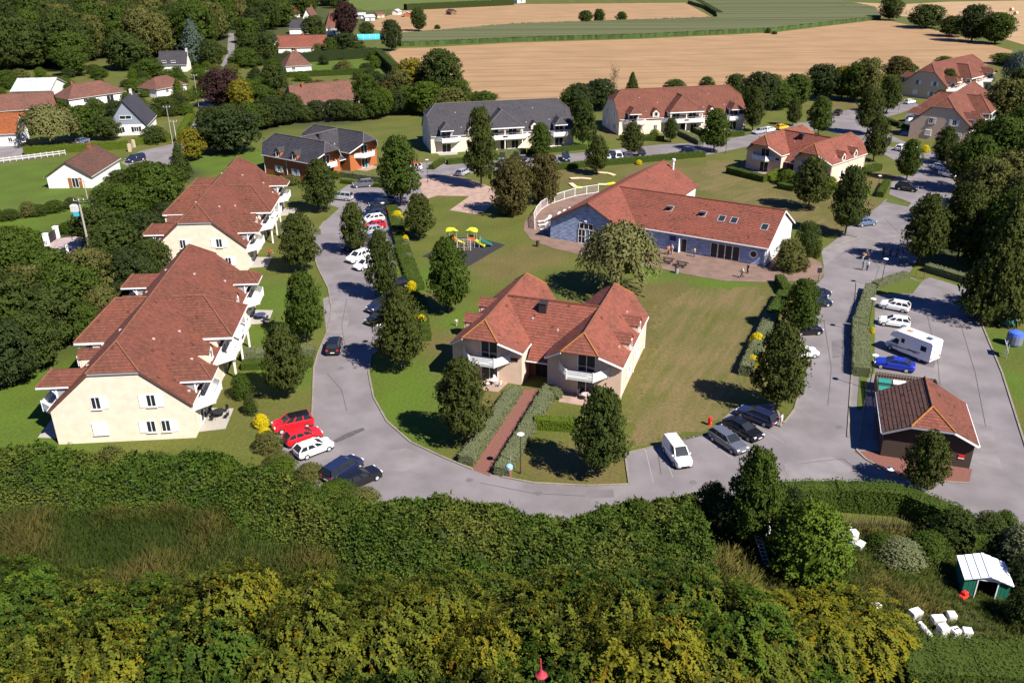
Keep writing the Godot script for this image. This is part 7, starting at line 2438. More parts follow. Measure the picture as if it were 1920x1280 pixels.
func garden() -> void:
	# green garden shed with a white roof
	var o := thing("garden_shed", "green metal garden shed with a white roof and open front", "shed", Vector3(38.1, 0, -56.01), -14.0)
	var b := MB.new()
	for q in [[-1.65, -0.75], [0.75, 1.65]]:
		var n := int((q[1] - q[0]) / 0.3)
		for k in n:
			b = MB.new()
			b.box(Vector3(q[0] + k * 0.3, 0, 1.3), Vector3(q[0] + k * 0.3 + 0.28, 1.85, 1.35))
			part(o, "panel", b.mesh(), M.shed_green)
	for s in [-1.0, 1.0]:
		b = MB.new()
		b.courses([Vector3(s * 1.65, 0, -s * 1.35), Vector3(s * 1.65, 0, s * 1.35), Vector3(s * 1.65, 1.85, s * 1.35), Vector3(s * 1.65, 1.85, -s * 1.35)] if s < 0 else [Vector3(1.65, 0, 1.35), Vector3(1.65, 0, -1.35), Vector3(1.65, 1.85, -1.35), Vector3(1.65, 1.85, 1.35)], 0.2, 0.015, 0.05)
		part(o, "wall", b.mesh(), M.shed_green)
		b = MB.new()
		b.box(Vector3(s * 0.75 - 0.04, 0, 1.32), Vector3(s * 0.75 + 0.04, 1.85, 1.39))
		part(o, "door_post", b.mesh(), M.white)
		roof(o, "roof", [Vector3(s * 1.8, 1.82, 1.55), Vector3(s * 1.8, 1.82, -1.5), Vector3(0, 2.45, -1.5), Vector3(0, 2.45, 1.55)], M.white, 0.6, 0.05, true)
	b = MB.new()
	b.box(Vector3(-1.65, 0, -1.36), Vector3(1.65, 1.85, -1.3))
	part(o, "wall", b.mesh(), M.shed_green)
	b = MB.new()
	b.slab([Vector3(-1.65, 1.84, 1.36), Vector3(1.65, 1.84, 1.36), Vector3(0, 2.4, 1.36)], 0.05)
	b.slab([Vector3(1.65, 1.84, -1.36), Vector3(-1.65, 1.84, -1.36), Vector3(0, 2.4, -1.36)], 0.05)
	part(o, "gable_panel", b.mesh(), M.white)
	# red mower
	o = thing("lawn_mower", "red lawn mower before the garden shed", "lawn mower", Vector3(36.16, 0, -54.83), 30.0)
	b = MB.new()
	b.bbox(Vector3(-0.4, 0.18, -0.28), Vector3(0.35, 0.42, 0.28), 0.1)
	part(o, "deck", b.mesh(), M.red_plastic)
	b = MB.new()
	b.bbox(Vector3(-0.15, 0.42, -0.2), Vector3(0.3, 0.72, 0.2), 0.1)
	part(o, "engine", b.mesh(), M.red_plastic)
	for x in [-0.35, 0.32]:
		for z in [-0.3, 0.3]:
			b = MB.new()
			b.tube(Vector3(x, 0.15, z - 0.04), Vector3(x, 0.15, z + 0.04), 0.15, 0.15, 10)
			part(o, "wheel", b.mesh(), M.tyre)
	for z in [-0.22, 0.22]:
		board(o, "handle", Vector3(-0.4, 0.35, z), Vector3(-1.1, 0.95, z), 0.03, 0.03, M.dark_metal)
	# old white appliances on the grass
	var n := 0
	for q in [[Vector3(31.31, 0, -52.57), Vector3(0.9, 0.85, 0.65), 20, "white appliance lying leftmost beside the nearest trees"], [Vector3(32.75, 0, -51.87), Vector3(0.95, 0.85, 0.6), 5, "white chest left in the row farthest from the viewer"], [Vector3(33.96, 0, -52.26), Vector3(0.62, 0.85, 0.6), 0, "white cooker with a dark hob on top"], [Vector3(32.62, 0, -50.74), Vector3(0.7, 1.0, 0.65), 10, "tall white cabinet in front of the white chest"], [Vector3(33.59, 0, -50.73), Vector3(0.62, 0.7, 0.6), 15, "white cabinet in the middle of the front row"], [Vector3(34.43, 0, -50.61), Vector3(0.66, 0.75, 0.6), -10, "white cabinet rightmost, with an open dark front"], [Vector3(28.66, 0, -53.6), Vector3(0.6, 0.6, 0.6), 30, "small white box seen through the yellow green branches"], [Vector3(29.52, 0, -61.4), Vector3(0.6, 1.7, 0.62), 10, "tall white fridge standing in the garden"], [Vector3(30.14, 0, -61.18), Vector3(0.9, 0.6, 0.6), 40, "white fridge lying beside the standing one"]]:
		var s: Vector3 = q[1]
		var t := thing("old_appliance", q[3], "appliance", q[0], q[2], "white appliances dumped on the grass")
		b = MB.new()
		b.bbox(Vector3(-s.x / 2, 0.02, -s.z / 2), Vector3(s.x / 2, s.y, s.z / 2), 0.03)
		part(t, "cabinet", b.mesh(), M.white)
		b = MB.new()
		b.box(Vector3(-s.x / 2 + 0.04, s.y * 0.1, s.z / 2 + 0.002), Vector3(s.x / 2 - 0.04, s.y * 0.92, s.z / 2 + 0.03))
		part(t, "door", b.mesh(), M.white_dull)
		b = MB.new()
		b.box(Vector3(s.x / 2 - 0.12, s.y * 0.4, s.z / 2 + 0.032), Vector3(s.x / 2 - 0.08, s.y * 0.6, s.z / 2 + 0.06))
		part(t, "handle", b.mesh(), M.steel)
		if n == 4:
			b = MB.new()
			b.tube(Vector3(-0.1, s.y + 0.002, 0), Vector3(-0.1, s.y + 0.02, 0), 0.09, 0.09, 10)
			b.tube(Vector3(0.12, s.y + 0.002, 0), Vector3(0.12, s.y + 0.02, 0), 0.09, 0.09, 10)
			part(t, "hob", b.mesh(), M.trim)
		n += 1
	o = thing("white_boiler", "white cylindrical boiler lying left of the appliances", "boiler", Vector3(31.46, 0, -50.97), 100.0)
	b = MB.new()
	b.tube(Vector3(-0.8, 0.27, 0), Vector3(0.8, 0.27, 0), 0.26, 0.26, 14)
	part(o, "tank", b.mesh(), M.white)
	for s in [-1.0, 1.0]:
		b = MB.new()
		b.tube(Vector3(s * 0.8, 0.27, 0), Vector3(s * 0.88, 0.27, 0), 0.26, 0.14, 14)
		part(o, "end_cap", b.mesh(), M.white_dull)
	o = thing("folded_chairs", "heap of white folded garden chairs below the reed fence", "garden chairs", Vector3(28.9, 0, -63.27), 15.0)
	for k in 7:
		b = MB.new()
		var p := Vector3(-1.2 + k * 0.4, 0.3, (k % 3) * 0.3)
		b.bar(p, p + Vector3(0.6, 0.5 - 0.12 * k, 0.35), 0.07, 0.07)
		b.bar(p + Vector3(0.1, 0.2, 0), p + Vector3(-0.3, 0.1 * k, 0.6), 0.06, 0.06)
		part(o, "chair_frame", b.mesh(), M.white)
	o = thing("wire_heap", "tangle of dark wire and metal beside the white appliances", "scrap", Vector3(34.3, 0, -51.4))
	rng.seed = 4
	for k in 22:
		b = MB.new()
		var p := Vector3(rng.randf_range(-1.3, 1.3), rng.randf_range(0.05, 0.3), rng.randf_range(-0.8, 1.6))
		b.tube(p, p + rvec() * Vector3(0.7, 0.25, 0.7), 0.02, 0.02, 5)
		part(o, "rod", b.mesh(), M.dark_metal)
	# reed fence behind the garden
	o = thing("reed_fence", "dry reed fence under the clipped hedge", "fence")
	var a: Vector3 = Vector3(24.38, 0, -64.07)
	var c: Vector3 = Vector3(35.06, 0, -63.23)
	rng.seed = 8
	var cnt := int(a.distance_to(c) / 0.11)
	for g in 8:
		b = MB.new()
		for k in cnt / 8:
			var p := a.lerp(c, (g + k * 8.0 / cnt) / 8.0) + Vector3(0, 0, rng.randf_range(-0.06, 0.06))
			b.col = Color(1, 1, 1) * rng.randf_range(0.6, 1.2)
			b.tube(p, p + Vector3(rng.randf_range(-0.08, 0.08), rng.randf_range(1.3, 2.0), rng.randf_range(-0.1, 0.1)), 0.035, 0.02, 5, false)
		part(o, "reed_panel", b.mesh(), M.reed)
	# ladder and gas bottle behind the tall tree
	o = thing("ladder", "dark aluminium ladder leaning below the tall conical tree", "ladder")
	a = Vector3(21.51, 0, -58.03)
	c = Vector3(20.77, 2.2, -60.32)
	var side := Vector3(0.22, 0, 0.04)
	for s in [-1.0, 1.0]:
		board(o, "stile", a + side * s, c + side * s, 0.05, 0.09, M.steel)
	for k in 10:
		board(o, "rung", a.lerp(c, (k + 0.5) / 10.0) - side, a.lerp(c, (k + 0.5) / 10.0) + side, 0.05, 0.05, M.white_dull)
	b = MB.new()
	b.lathe(Vector3.ZERO, [Vector2(0, 0), Vector2(0.3, 0.02), Vector2(0.3, 1.3), Vector2(0.18, 1.5), Vector2(0.0, 1.55)], 12)
	built("white_drum", b, M.white, "tall white drum behind the person at the ladder", "drum", "", Vector3(22.58, 0, -63.09))

# ---------------------------------------------------------------- hedges and trees
func hedges() -> void:
	hedge("clipped_hedge", at(0.4, -89.5), at(-4.7, -74.6), 1.7, 1.1, "hedge_grey", "grey green clipped hedge left of the brick path")
	hedge("clipped_hedge", at(4.5, -89.8), at(-1.1, -72.5), 1.7, 1.1, "hedge_grey", "grey green clipped hedge right of the brick path")
	hedge("clipped_hedge", at(2.4, -81.9), at(7.0, -81.3), 1.2, 1.3, "hedge_bright", "bright green hedge below the middle house's right wing")
	hedge("clipped_hedge", at(-37.4, -190.0), at(-26.6, -184.4), 1.6, 1.2, "hedge_grey", "clipped hedge before the orange house, lower step")
	hedge("clipped_hedge", at(-36.4, -184.2), at(-26.2, -180.1), 1, 0.8, "hedge_green", "low hedge in front of the lower step hedge")
	hedge("clipped_hedge", at(39.7, -118.1), at(35.4, -109.5), 1.6, 1.5, "hedge_green", "upper stretch of the hedge by the drying lawn")
	hedge("clipped_hedge", at(35.3, -109.2), at(28.1, -93.7), 1.6, 1.5, "hedge_grey", "middle stretch of the hedge by the drying lawn")
	hedge("clipped_hedge", at(40.7, -124.5), at(40.4, -119.1), 1.4, 1.4, "hedge_green", "short top end of the hedge by the drying lawn")
	hedge("clipped_hedge", at(61.0, -126.5), at(54.4, -122.1), 1.2, 1, "hedge_grey", "low hedge along the car park's upper end")
	hedge("clipped_hedge", at(53.5, -121.1), at(47.2, -108.5), 1.6, 1.2, "hedge_grey", "upper stretch of the long car park hedge")
	hedge("clipped_hedge", at(47.1, -108.1), at(41.9, -93.4), 2.1, 1.3, "hedge_grey", "lower stretch of the long car park hedge")
	hedge("clipped_hedge", at(65.4, -129.5), at(70.1, -123.0), 1.6, 1.2, "hedge_grey", "grey green hedge under the big trees at right")
	hedge("clipped_hedge", at(5.4, -193.5), at(45.9, -207.1), 1.6, 1.3, "hedge_green", "long clipped hedge behind the mini golf lawn")
	hedge("clipped_hedge", at(-14.8, -200.3), at(-9.1, -202.8), 1.6, 1.1, "hedge_green", "clipped hedge before the slate block's left balcony")
	hedge("clipped_hedge", at(-8.1, -202.8), at(-2.9, -204.8), 1.4, 1.2, "hedge_green", "clipped hedge second from left before the slate block")
	hedge("clipped_hedge", at(-2.1, -206.4), at(-0.7, -209.6), 1.6, 1.4, "hedge_grey", "short hedge left of the slate block's door")
	hedge("clipped_hedge", at(1.2, -207.4), at(3.0, -210.7), 1.6, 1.4, "hedge_grey", "short hedge right of the slate block's door")
	hedge("clipped_hedge", at(4.1, -210.1), at(18.4, -215.5), 1.4, 1.1, "hedge_green", "clipped hedge before the slate block's right half")
	hedge("clipped_hedge", at(-18.1, -195.4), at(-16.0, -202.4), 1.4, 1, "hedge_green", "hedge at the corner of the gravel lot")
	hedge("clipped_hedge", at(27.9, -225.6), at(39.1, -224.2), 1.4, 1.2, "hedge_green", "clipped hedge before the red block's left half")
	hedge("clipped_hedge", at(44.5, -231.8), at(47.5, -219.1), 1.6, 1.3, "hedge_grey", "left hedge of the path to the red block's door")
	hedge("clipped_hedge", at(49.2, -235.8), at(51.1, -227.7), 1.6, 1.3, "hedge_grey", "right hedge of the path to the red block's door")
	hedge("clipped_hedge", at(56.6, -228.9), at(60.8, -230.1), 1.4, 1.3, "hedge_green", "clipped hedge before the red block's right balcony")
	hedge("clipped_hedge", at(48.1, -191.3), at(54.3, -183.5), 1.8, 1.4, "hedge_green", "clipped hedge before the left wing of the twin house behind the club house")
	hedge("clipped_hedge", at(54.7, -183.9), at(59.2, -190.2), 1.6, 1.4, "hedge_bright", "bright hedge turning to the twin house's entrance")
	hedge("clipped_hedge", at(55.7, -178.7), at(58.3, -176.2), 1.6, 1.2, "hedge_green", "hedge beside the twin house's street tree")
	hedge("clipped_hedge", at(77.5, -190.3), at(82.3, -193.5), 1.8, 1.4, "hedge_green", "hedge at the far end of the twin house's white flank")
	hedge("clipped_hedge", at(74.0, -171.2), at(79.3, -181.3), 1.4, 1.1, "hedge_green", "hedge beside the car with the red roof box")
	hedge("clipped_hedge", at(-118.2, -211.9), at(-95.6, -218.4), 1.6, 1.9, "hedge_bright", "tall bright clipped hedge along the yard at left")
	hedge("clipped_hedge", at(-95.3, -222.0), at(-87.9, -226.8), 1.6, 1.8, "hedge_bright", "bright clipped hedge before the slate gabled house")
	hedge("clipped_hedge", at(-85.4, -225.5), at(-91.8, -254.4), 1.8, 2, "hedge_bright", "bright hedge along the lane")
	hedge("clipped_hedge", at(-132.3, -270.2), at(-119.0, -274.3), 1.4, 1.4, "hedge_bright", "clipped hedge before the hipped house")
	hedge("clipped_hedge", at(-105.5, -365.3), at(-57.7, -391.6), 3, 4, "leaf_deep", "tall dark hedge behind the bright lawn")
	hedge("clipped_hedge", at(-57.0, -389.8), at(-42.9, -337.7), 3, 4, "leaf_dark", "tall dark hedge at the lawn's right end")
	hedge("clipped_hedge", at(-93.4, -331.4), at(-54.1, -343.4), 2, 2, "leaf_mid", "hedge below the bright lawn")
	hedge("clipped_hedge", at(-34.0, -99.2), at(-25.1, -100.3), 1.6, 1.1, "hedge_grey", "grey green hedge from the near block to the road")
	hedge("clipped_hedge", at(-33.3, -96.5), at(-24.8, -97.3), 1.6, 0.9, "hedge_green", "darker hedge right below the grey green one")
	hedge("clipped_hedge", at(-42.4, -152.1), at(-40.1, -152.7), 1.6, 1.1, "hedge_grey", "short grey green hedge at the far block's right corner")
	hedge("clipped_hedge", at(-40.7, -147.2), at(-34.1, -149.5), 1.4, 0.9, "hedge_grey", "hedge from the far block to the road")
	hedge("clipped_hedge", at(-23.2, -164.5), at(-18.9, -142.8), 2.2, 0.9, "hedge_green", "upper stretch of the planted verge beside the playground lawn")
	hedge("clipped_hedge", at(-18.7, -141.4), at(-14.2, -121.9), 2.4, 0.8, "hedge_green", "middle stretch of the planted verge beside the playground lawn")
	hedge("clipped_hedge", at(-13.6, -118.7), at(-11.5, -104.0), 1.8, 0.7, "hedge_green", "lower stretch of the planted verge beside the playground lawn")
	hedge("clipped_hedge", at(107.9, -244.5), at(107.3, -236.6), 1.6, 1.2, "hedge_green", "hedge at the car park before the tan gable")
	hedge("clipped_hedge", at(103.5, -252.2), at(106.2, -240.1), 1.6, 1.2, "leaf_dark", "dark hedge between upper car park and tan gable")
	hedge("clipped_hedge", at(-71.9, -638.1), at(1.1, -681.5), 6, 4, "leaf_dark", "dark field hedge at the top edge, left")
	hedge("clipped_hedge", at(138.5, -688.8), at(131.1, -582.0), 4, 2.5, "leaf_dark", "dark hedge inside the maize at the top")
	hedge("clipped_hedge", at(224.0, -639.5), at(237.7, -608.2), 4, 2, "leaf_dark", "hedge between maize and far stubble")

func street_trees() -> void:
	var g := "dark street trees of the village"
	tree("street_tree", "street", at(-33.2, -130.1), 9.34, 5.49, "leaf_dark", "street tree between the two left blocks and the road, beside the pony shaped shadow", "tree", g)
	tree("street_tree", "street", at(-26.8, -103.8), 9.54, 4.81, "leaf_dark", "street tree beside the middle patio of the nearest left block", "tree", g)
	tree("street_tree", "street", at(-25.9, -88.9), 8.98, 5.32, "leaf_dark", "street tree beside the hedge nearest the left road bend", "tree", g)
	tree("street_tree", "street", at(-36.5, -162.9), 9.81, 5.67, "leaf_dark", "street tree in front of the slate roofed orange house", "tree", g)
	tree("street_tree", "street", at(-26.0, -138.3), 8.6, 4.92, "leaf_dark", "small pointed street tree before the long parked row", "tree", g)
	tree("street_tree", "street", at(-21.7, -167.0), 13.25, 7.42, "leaf_dark", "tall street tree right of the orange house and the gravel", "tree", g)
	tree("street_tree", "street", at(-16.0, -145.9), 7.92, 5.16, "leaf_dark", "slender street tree with a bare stem on the playground lawn", "tree", g)
	tree("street_tree", "street", at(-18.7, -118.4), 10.4, 5.05, "leaf_dark", "street tree above the two white cars", "tree", g)
	tree("street_tree", "street", at(-13.6, -95.7), 10.55, 5.38, "leaf_dark", "big street tree with a lamp beside it at the left road", "tree", g)
	tree("street_tree", "street", at(-8.8, -113.2), 10.85, 6.18, "leaf_dark", "street tree that hides the near corner of the playground", "tree", g)
	tree("street_tree", "street", at(-5.0, -78.6), 9.62, 5.03, "leaf_dark", "street tree left of the brick path hedges", "tree", g)
	tree("street_tree", "street", at(8.5, -72.4), 9.54, 5.03, "leaf_dark", "street tree right of the brick path by the lower bays", "tree", g)
	tree("street_tree", "street", at(29.5, -85.3), 10.2, 6.42, "leaf_dark", "big street tree above the dark cars in the lower bays", "tree", g)
	tree("street_tree", "street", at(38.2, -106.1), 7.39, 4.63, "leaf_dark", "street tree right of the drying lawn", "tree", g)
	tree("street_tree", "street", at(65.3, -131.9), 11.29, 7.05, "leaf_dark", "big street tree at the junction beside the pony", "tree", g)
	tree("street_tree", "street", at(58.6, -146.9), 12.02, 5.9, "leaf_dark", "street tree with a clear stem right of the club house", "tree", g)
	tree("street_tree", "street", at(57.2, -163.2), 9.71, 7.1, "leaf_dark", "street tree in front of the twin house behind the club house", "tree", g)
	tree("street_tree", "street", at(84.7, -184.2), 8.54, 5.66, "leaf_dark", "street tree beside the car with the red roof box", "tree", g)
	tree("street_tree", "street", at(84.1, -201.5), 10.13, 5.14, "leaf_dark", "street tree at the bend before the tan gable", "tree", g)
	tree("street_tree", "street", at(98.9, -198.7), 8.12, 5.82, "leaf_dark", "street tree before the tan gable's right half", "tree", g)
	tree("street_tree", "street", at(93.4, -230.8), 11.7, 6.64, "leaf_dark", "street tree beside the upper car park", "tree", g)
	tree("street_tree", "street", at(80.2, -229.7), 9.66, 6.08, "leaf_dark", "street tree just behind the twin house ridge", "tree", g)
	tree("street_tree", "street", at(77.3, -242.2), 7.15, 4.65, "leaf_dark", "small street tree left of the upper car park", "tree", g)
	tree("street_tree", "street", at(110.0, -260.1), 10.12, 6.5, "leaf_dark", "street tree between the upper car park and the far red block", "tree", g)
	tree("street_tree", "street", at(139.0, -286.6), 8.56, 6.78, "leaf_dark", "street tree before the farthest red block", "tree", g)
	tree("street_tree", "street", at(49.1, -211.4), 10.03, 6.65, "leaf_dark", "street tree with a lamp, before the right half of the red block", "tree", g)
	tree("street_tree", "street", at(28.7, -207.4), 7.91, 5.04, "leaf_dark", "street tree before the left half of the red block", "tree", g)
	tree("street_tree", "street", at(40.5, -222.9), 5.89, 4.04, "leaf_dark", "small street tree before the centre of the red block", "tree", g)
	tree("street_tree", "street", at(18.9, -190.4), 8.31, 4.66, "leaf_dark", "street tree with a bare stem at the mini golf hedge", "tree", g)
	tree("street_tree", "street", at(6.9, -206.7), 7.89, 5.78, "leaf_dark", "street tree before the right half of the slate block", "tree", g)
	tree("street_tree", "street", at(-6.3, -179.8), 16.25, 5.92, "leaf_dark", "tall slender street tree before the slate block", "tree", g)
	tree("street_tree", "street", at(17.8, -217.3), 11.4, 6.29, "leaf_dark", "dark tree between the slate and the red block", "tree", g)
	tree("street_tree", "street", at(64.5, -235.4), 11.23, 5.64, "leaf_dark", "dark tree right of the red block's end wall", "tree", g)
	tree("street_tree", "street", at(20.7, -61.5), 9.57, 4.17, "leaf_dark", "tall conical street tree in front of the hedge, nearest the viewer", "tree", g)
	tree("street_tree", "street", at(39.1, -69.7), 6.35, 4.32, "leaf_dark", "street tree in front of the bin shelter", "tree", g)
	tree("street_tree", "street", at(116.5, -242.1), 9.25, 4.35, "leaf_dark", "street tree half hidden by the tan gable's roof", "tree", g)
	tree("conifer", "column", at(0.1, -160.3), 10.57, 6.58, "leaf_brown", "bushy brown green conifer, left of the pair beside the gravel")
	tree("conifer", "column", at(6.2, -168.1), 9.62, 5.62, "leaf_brown", "bushy brown green conifer, right of the pair beside the gravel")
	tree("weeping_willow", "willow", at(15.8, -120.0), 11.52, 11.6, "leaf_willow", "weeping willow before the club house terrace")
	tree("weeping_willow", "willow", at(-116.4, -222.4), 10.47, 13.93, "leaf_willow", "weeping willow beside the orange roofed house at left")
	g = "big trees along the right edge"
	tree("conifer", "cone", at(65.6, -110.1), 17.15, 8.39, "leaf_street", "conical dark tree tallest at the right edge above the bottle banks", "tree", g)
	tree("street_tree", "street", at(72.1, -133.6), 12.75, 7.62, "leaf_street", "dark tree behind the junction's street tree", "tree", g)
	tree("broadleaf_tree", "round", at(76.6, -126.3), 13.46, 8.86, "leaf_mid", "broad green tree at the right edge level with the pony", "tree", g)
	tree("broadleaf_tree", "round", at(83.6, -150.2), 12.49, 8.45, "leaf_olive", "olive tree above the white cars at the right bay", "tree", g)
	tree("broadleaf_tree", "round", at(93.8, -159.9), 11.62, 9.93, "leaf_olive", "olive tree at the right edge below the tan gable", "tree", g)
	tree("broadleaf_tree", "round", at(93.4, -174.8), 11.39, 7.53, "leaf_mid", "green tree left of the tan gable's dark neighbour", "tree", g)
	tree("broadleaf_tree", "round", at(105.8, -187.5), 12.36, 10.87, "leaf_mid", "broad deep green tree hiding the tan gable's foot", "tree", g)
	tree("broadleaf_tree", "round", at(118.0, -201.9), 12.17, 8.57, "leaf_mid", "green tree at the right edge beside the tan gable", "tree", g)
	tree("shrub", "bush", at(92.5, -161.6), 4.67, 6.07, "leaf_rust", "rust coloured shrub among the dark trees at right", "tree", g)
	tree("conifer", "cone", at(75.2, -131.1), 10.48, 6.68, "leaf_mid", "deep green conical tree behind the tallest at right", "tree", g)
	tree("broadleaf_tree", "round", at(71.0, -111.9), 9.39, 5.12, "leaf_mid", "green tree behind the bottle banks", "tree", g)
	tree("broadleaf_tree", "round", at(132.7, -238.1), 12.55, 11.39, "leaf_olive", "olive tree right of the tan gabled block", "tree", g)
	tree("weeping_willow", "willow", at(167.7, -298.2), 13.19, 10.52, "leaf_blue", "silvery willow at the top right edge", "tree", g)
	tree("broadleaf_tree", "round", at(144.0, -252.8), 13.19, 9.02, "leaf_dark", "dark tree below the silvery willow", "tree", g)
	tree("broadleaf_tree", "round", at(96.5, -187.6), 6.96, 5.19, "leaf_olive", "olive tree at the road bend, right", "tree", g)
	tree("broadleaf_tree", "round", at(86.1, -141.4), 11.95, 8.01, "leaf_olive", "olive tree behind the broad green one at right", "tree", g)
	tree("broadleaf_tree", "round", at(105.8, -174.6), 11.91, 9.66, "leaf_mid", "green tree cut by the right edge, level with the bay", "tree", g)
	tree("broadleaf_tree", "round", at(81.1, -126.3), 10.2, 7.28, "leaf_mid", "dark tree cut by the right edge, above the bottle banks", "tree", g)
	tree("shrub", "bush", at(102.0, -202.2), 3.48, 4.95, "leaf_mid", "low green shrub at the bend below the tan gable", "tree", g)
	tree("broadleaf_tree", "round", at(111.4, -207.4), 8.15, 6.3, "leaf_dark", "dark tree right of the street tree before the tan gable", "tree", g)
	g = "trees in the row before the stubble field"
	tree("broadleaf_tree", "round", at(-30.4, -278.5), 13.24, 10.2, "leaf_yellow", "yellow green tree in the row left of the slate block, tallest yellow one", "tree", g)
	tree("broadleaf_tree", "round", at(-21.3, -273.6), 16.41, 11.63, "leaf_dark", "dark green tree in the row left of the slate block, tallest of all", "tree", g)
	tree("broadleaf_tree", "round", at(-15.8, -269.1), 8.58, 8, "leaf_mid", "green tree in the row touching the slate block's left ridge end", "tree", g)
	tree("broadleaf_tree", "round", at(-33.7, -274.0), 11.05, 7.3, "leaf_olive", "olive green tree in the row just left of the yellow green tree", "tree", g)
	tree("broadleaf_tree", "round", at(-24.7, -260.8), 9.11, 9.32, "leaf_fresh", "fresh green tree in the row below the tallest one left of the slate block", "tree", g)
	tree("broadleaf_tree", "round", at(-17.7, -260.6), 7.61, 9.33, "leaf_olive", "olive green tree in the row against the slate block's left gable", "tree", g)
	tree("broadleaf_tree", "round", at(-8.5, -268.9), 5.17, 8.82, "leaf_mid", "green tree in the row behind the slate block's left half", "tree", g)
	tree("broadleaf_tree", "round", at(-40.2, -283.4), 8.16, 6.72, "leaf_deep", "deep green tree in the row at the left end, above the tall hedge", "tree", g)
	tree("broadleaf_tree", "round", at(19.8, -259.8), 8.63, 7.74, "leaf_deep", "deep green tree in the row behind the gap of the slate and red blocks", "tree", g)
	tree("broadleaf_tree", "round", at(17.5, -259.8), 7.58, 6.2, "leaf_mid", "green tree in the row right behind the slate block's right end", "tree", g)
	tree("broadleaf_tree", "round", at(26.8, -268.0), 8.55, 8.77, "leaf_deep", "deep green tree in the row left of the red block's shaded gable", "tree", g)
	tree("conifer", "cone", at(39.3, -291.2), 7.36, 5.17, "leaf_dark", "dark green tree, pointed, in the row behind the red block's left ridge end", "tree", g)
	tree("shrub", "bush", at(54.0, -296.0), 4.6, 8.06, "leaf_dark", "dark green tree, low, in the row peeping over the red block's ridge, wider one", "tree", g)
	tree("shrub", "bush", at(65.6, -301.0), 4.67, 5.7, "leaf_dark", "dark green tree, low, in the row peeping over the red block's ridge, right", "tree", g)
	tree("broadleaf_tree", "round", at(69.2, -275.9), 8.76, 6.88, "leaf_dark", "dark green tree in the row behind the red block's right ridge end", "tree", g)
	tree("broadleaf_tree", "round", at(71.7, -258.5), 11.69, 9.22, "leaf_deep", "deep green tree in the row right of the red block", "tree", g)
	tree("broadleaf_tree", "round", at(79.4, -266.7), 8.21, 7.94, "leaf_mid", "green tree in the row right of the red block, second", "tree", g)
	tree("broadleaf_tree", "round", at(86.2, -271.0), 9.4, 8.37, "leaf_mid", "green tree in the row right of the red block, third", "tree", g)
	tree("broadleaf_tree", "round", at(98.7, -284.7), 10.28, 10.44, "leaf_deep", "deep green tree in the row above the upper car park", "tree", g)
	tree("broadleaf_tree", "round", at(105.1, -284.5), 9.63, 7.74, "leaf_yellow", "yellow green tree in the row above the upper car park, brightest", "tree", g)
	tree("broadleaf_tree", "round", at(110.5, -279.5), 12.8, 9.25, "leaf_olive", "olive green tree in the row before the field, tallest above the car park", "tree", g)
	tree("broadleaf_tree", "round", at(106.8, -279.6), 11.55, 6.62, "leaf_mid", "green tree in the row beside the tallest above the car park", "tree", g)
	tree("broadleaf_tree", "round", at(132.7, -310.3), 9.34, 8.4, "leaf_brown", "brownish tree in the row left of the farthest block, standing free", "tree", g)
	tree("broadleaf_tree", "round", at(120.8, -289.0), 6.65, 6.85, "leaf_fresh", "fresh green tree in the row below the free standing one", "tree", g)
	tree("shrub", "bush", at(169.3, -354.9), 3.99, 8.32, "leaf_dark", "dark green tree, low, in the row over the farthest block's ridge", "tree", g)
	tree("broadleaf_tree", "round", at(141.2, -321.9), 5.49, 6.82, "leaf_mid", "green tree in the row at the farthest block's left gable", "tree", g)
	tree("broadleaf_tree", "round", at(84.1, -290.0), 6.67, 6.87, "leaf_olive", "olive green tree in the row behind the second tree right of the red block", "tree", g)
	tree("broadleaf_tree", "round", at(70.9, -271.3), 5.52, 5.82, "leaf_mid", "green tree in the row in front of the red block's right end trees", "tree", g)
	tree("broadleaf_tree", "round", at(195.6, -361.6), 4.06, 8.46, "leaf_mid", "green tree in the row right of the farthest block", "tree", g)
	tree("broadleaf_tree", "round", at(197.0, -354.0), 3.98, 8.3, "leaf_deep", "deep green tree in the row at the right edge beyond the farthest block", "tree", g)
	tree("birch_tree", "bare", at(32.8, -286.4), 12.27, 4.39, "leaf_brown", "thin pale birch with few leaves behind the red block", "tree", g, "bark_pale")
	g = "trees standing in the fields"
	tree("broadleaf_tree", "round", at(43.0, -531.0), 7.45, 7.31, "leaf_dark", "left tree of the pair standing in the middle of the fields", "tree", g)
	tree("broadleaf_tree", "round", at(50.9, -533.8), 8.06, 6.12, "leaf_dark", "right tree of the pair standing in the middle of the fields", "tree", g)
	tree("broadleaf_tree", "round", at(64.5, -539.6), 6.12, 5.57, "leaf_dark", "smaller single tree right of the pair in the fields", "tree", g)
	tree("broadleaf_tree", "round", at(-49.7, -499.6), 11.61, 7.45, "leaf_dark", "tree at the left end of the far stubble field", "tree", g)
	tree("broadleaf_tree", "round", at(-53.6, -413.6), 12.93, 8.13, "leaf_deep", "tree at the corner of the maize field", "tree", g)
	tree("broadleaf_tree", "round", at(-73.9, -474.1), 6.72, 7.11, "leaf_dark", "tree beside the turquoise greenhouse", "tree", g)
	tree("broadleaf_tree", "round", at(224.1, -548.5), 12.93, 12.54, "leaf_dark", "tree on the field boundary at top right", "tree", g)
	tree("broadleaf_tree", "round", at(226.2, -504.3), 11.7, 17.94, "leaf_dark", "round tree leftmost of the top right copse", "tree", g)
	tree("broadleaf_tree", "round", at(220.1, -438.5), 16.2, 14.14, "leaf_deep", "tallest tree of the top right copse", "tree", g)
	tree("broadleaf_tree", "round", at(226.7, -429.5), 13.36, 13.38, "leaf_mid", "rightmost tree of the top right copse", "tree", g)
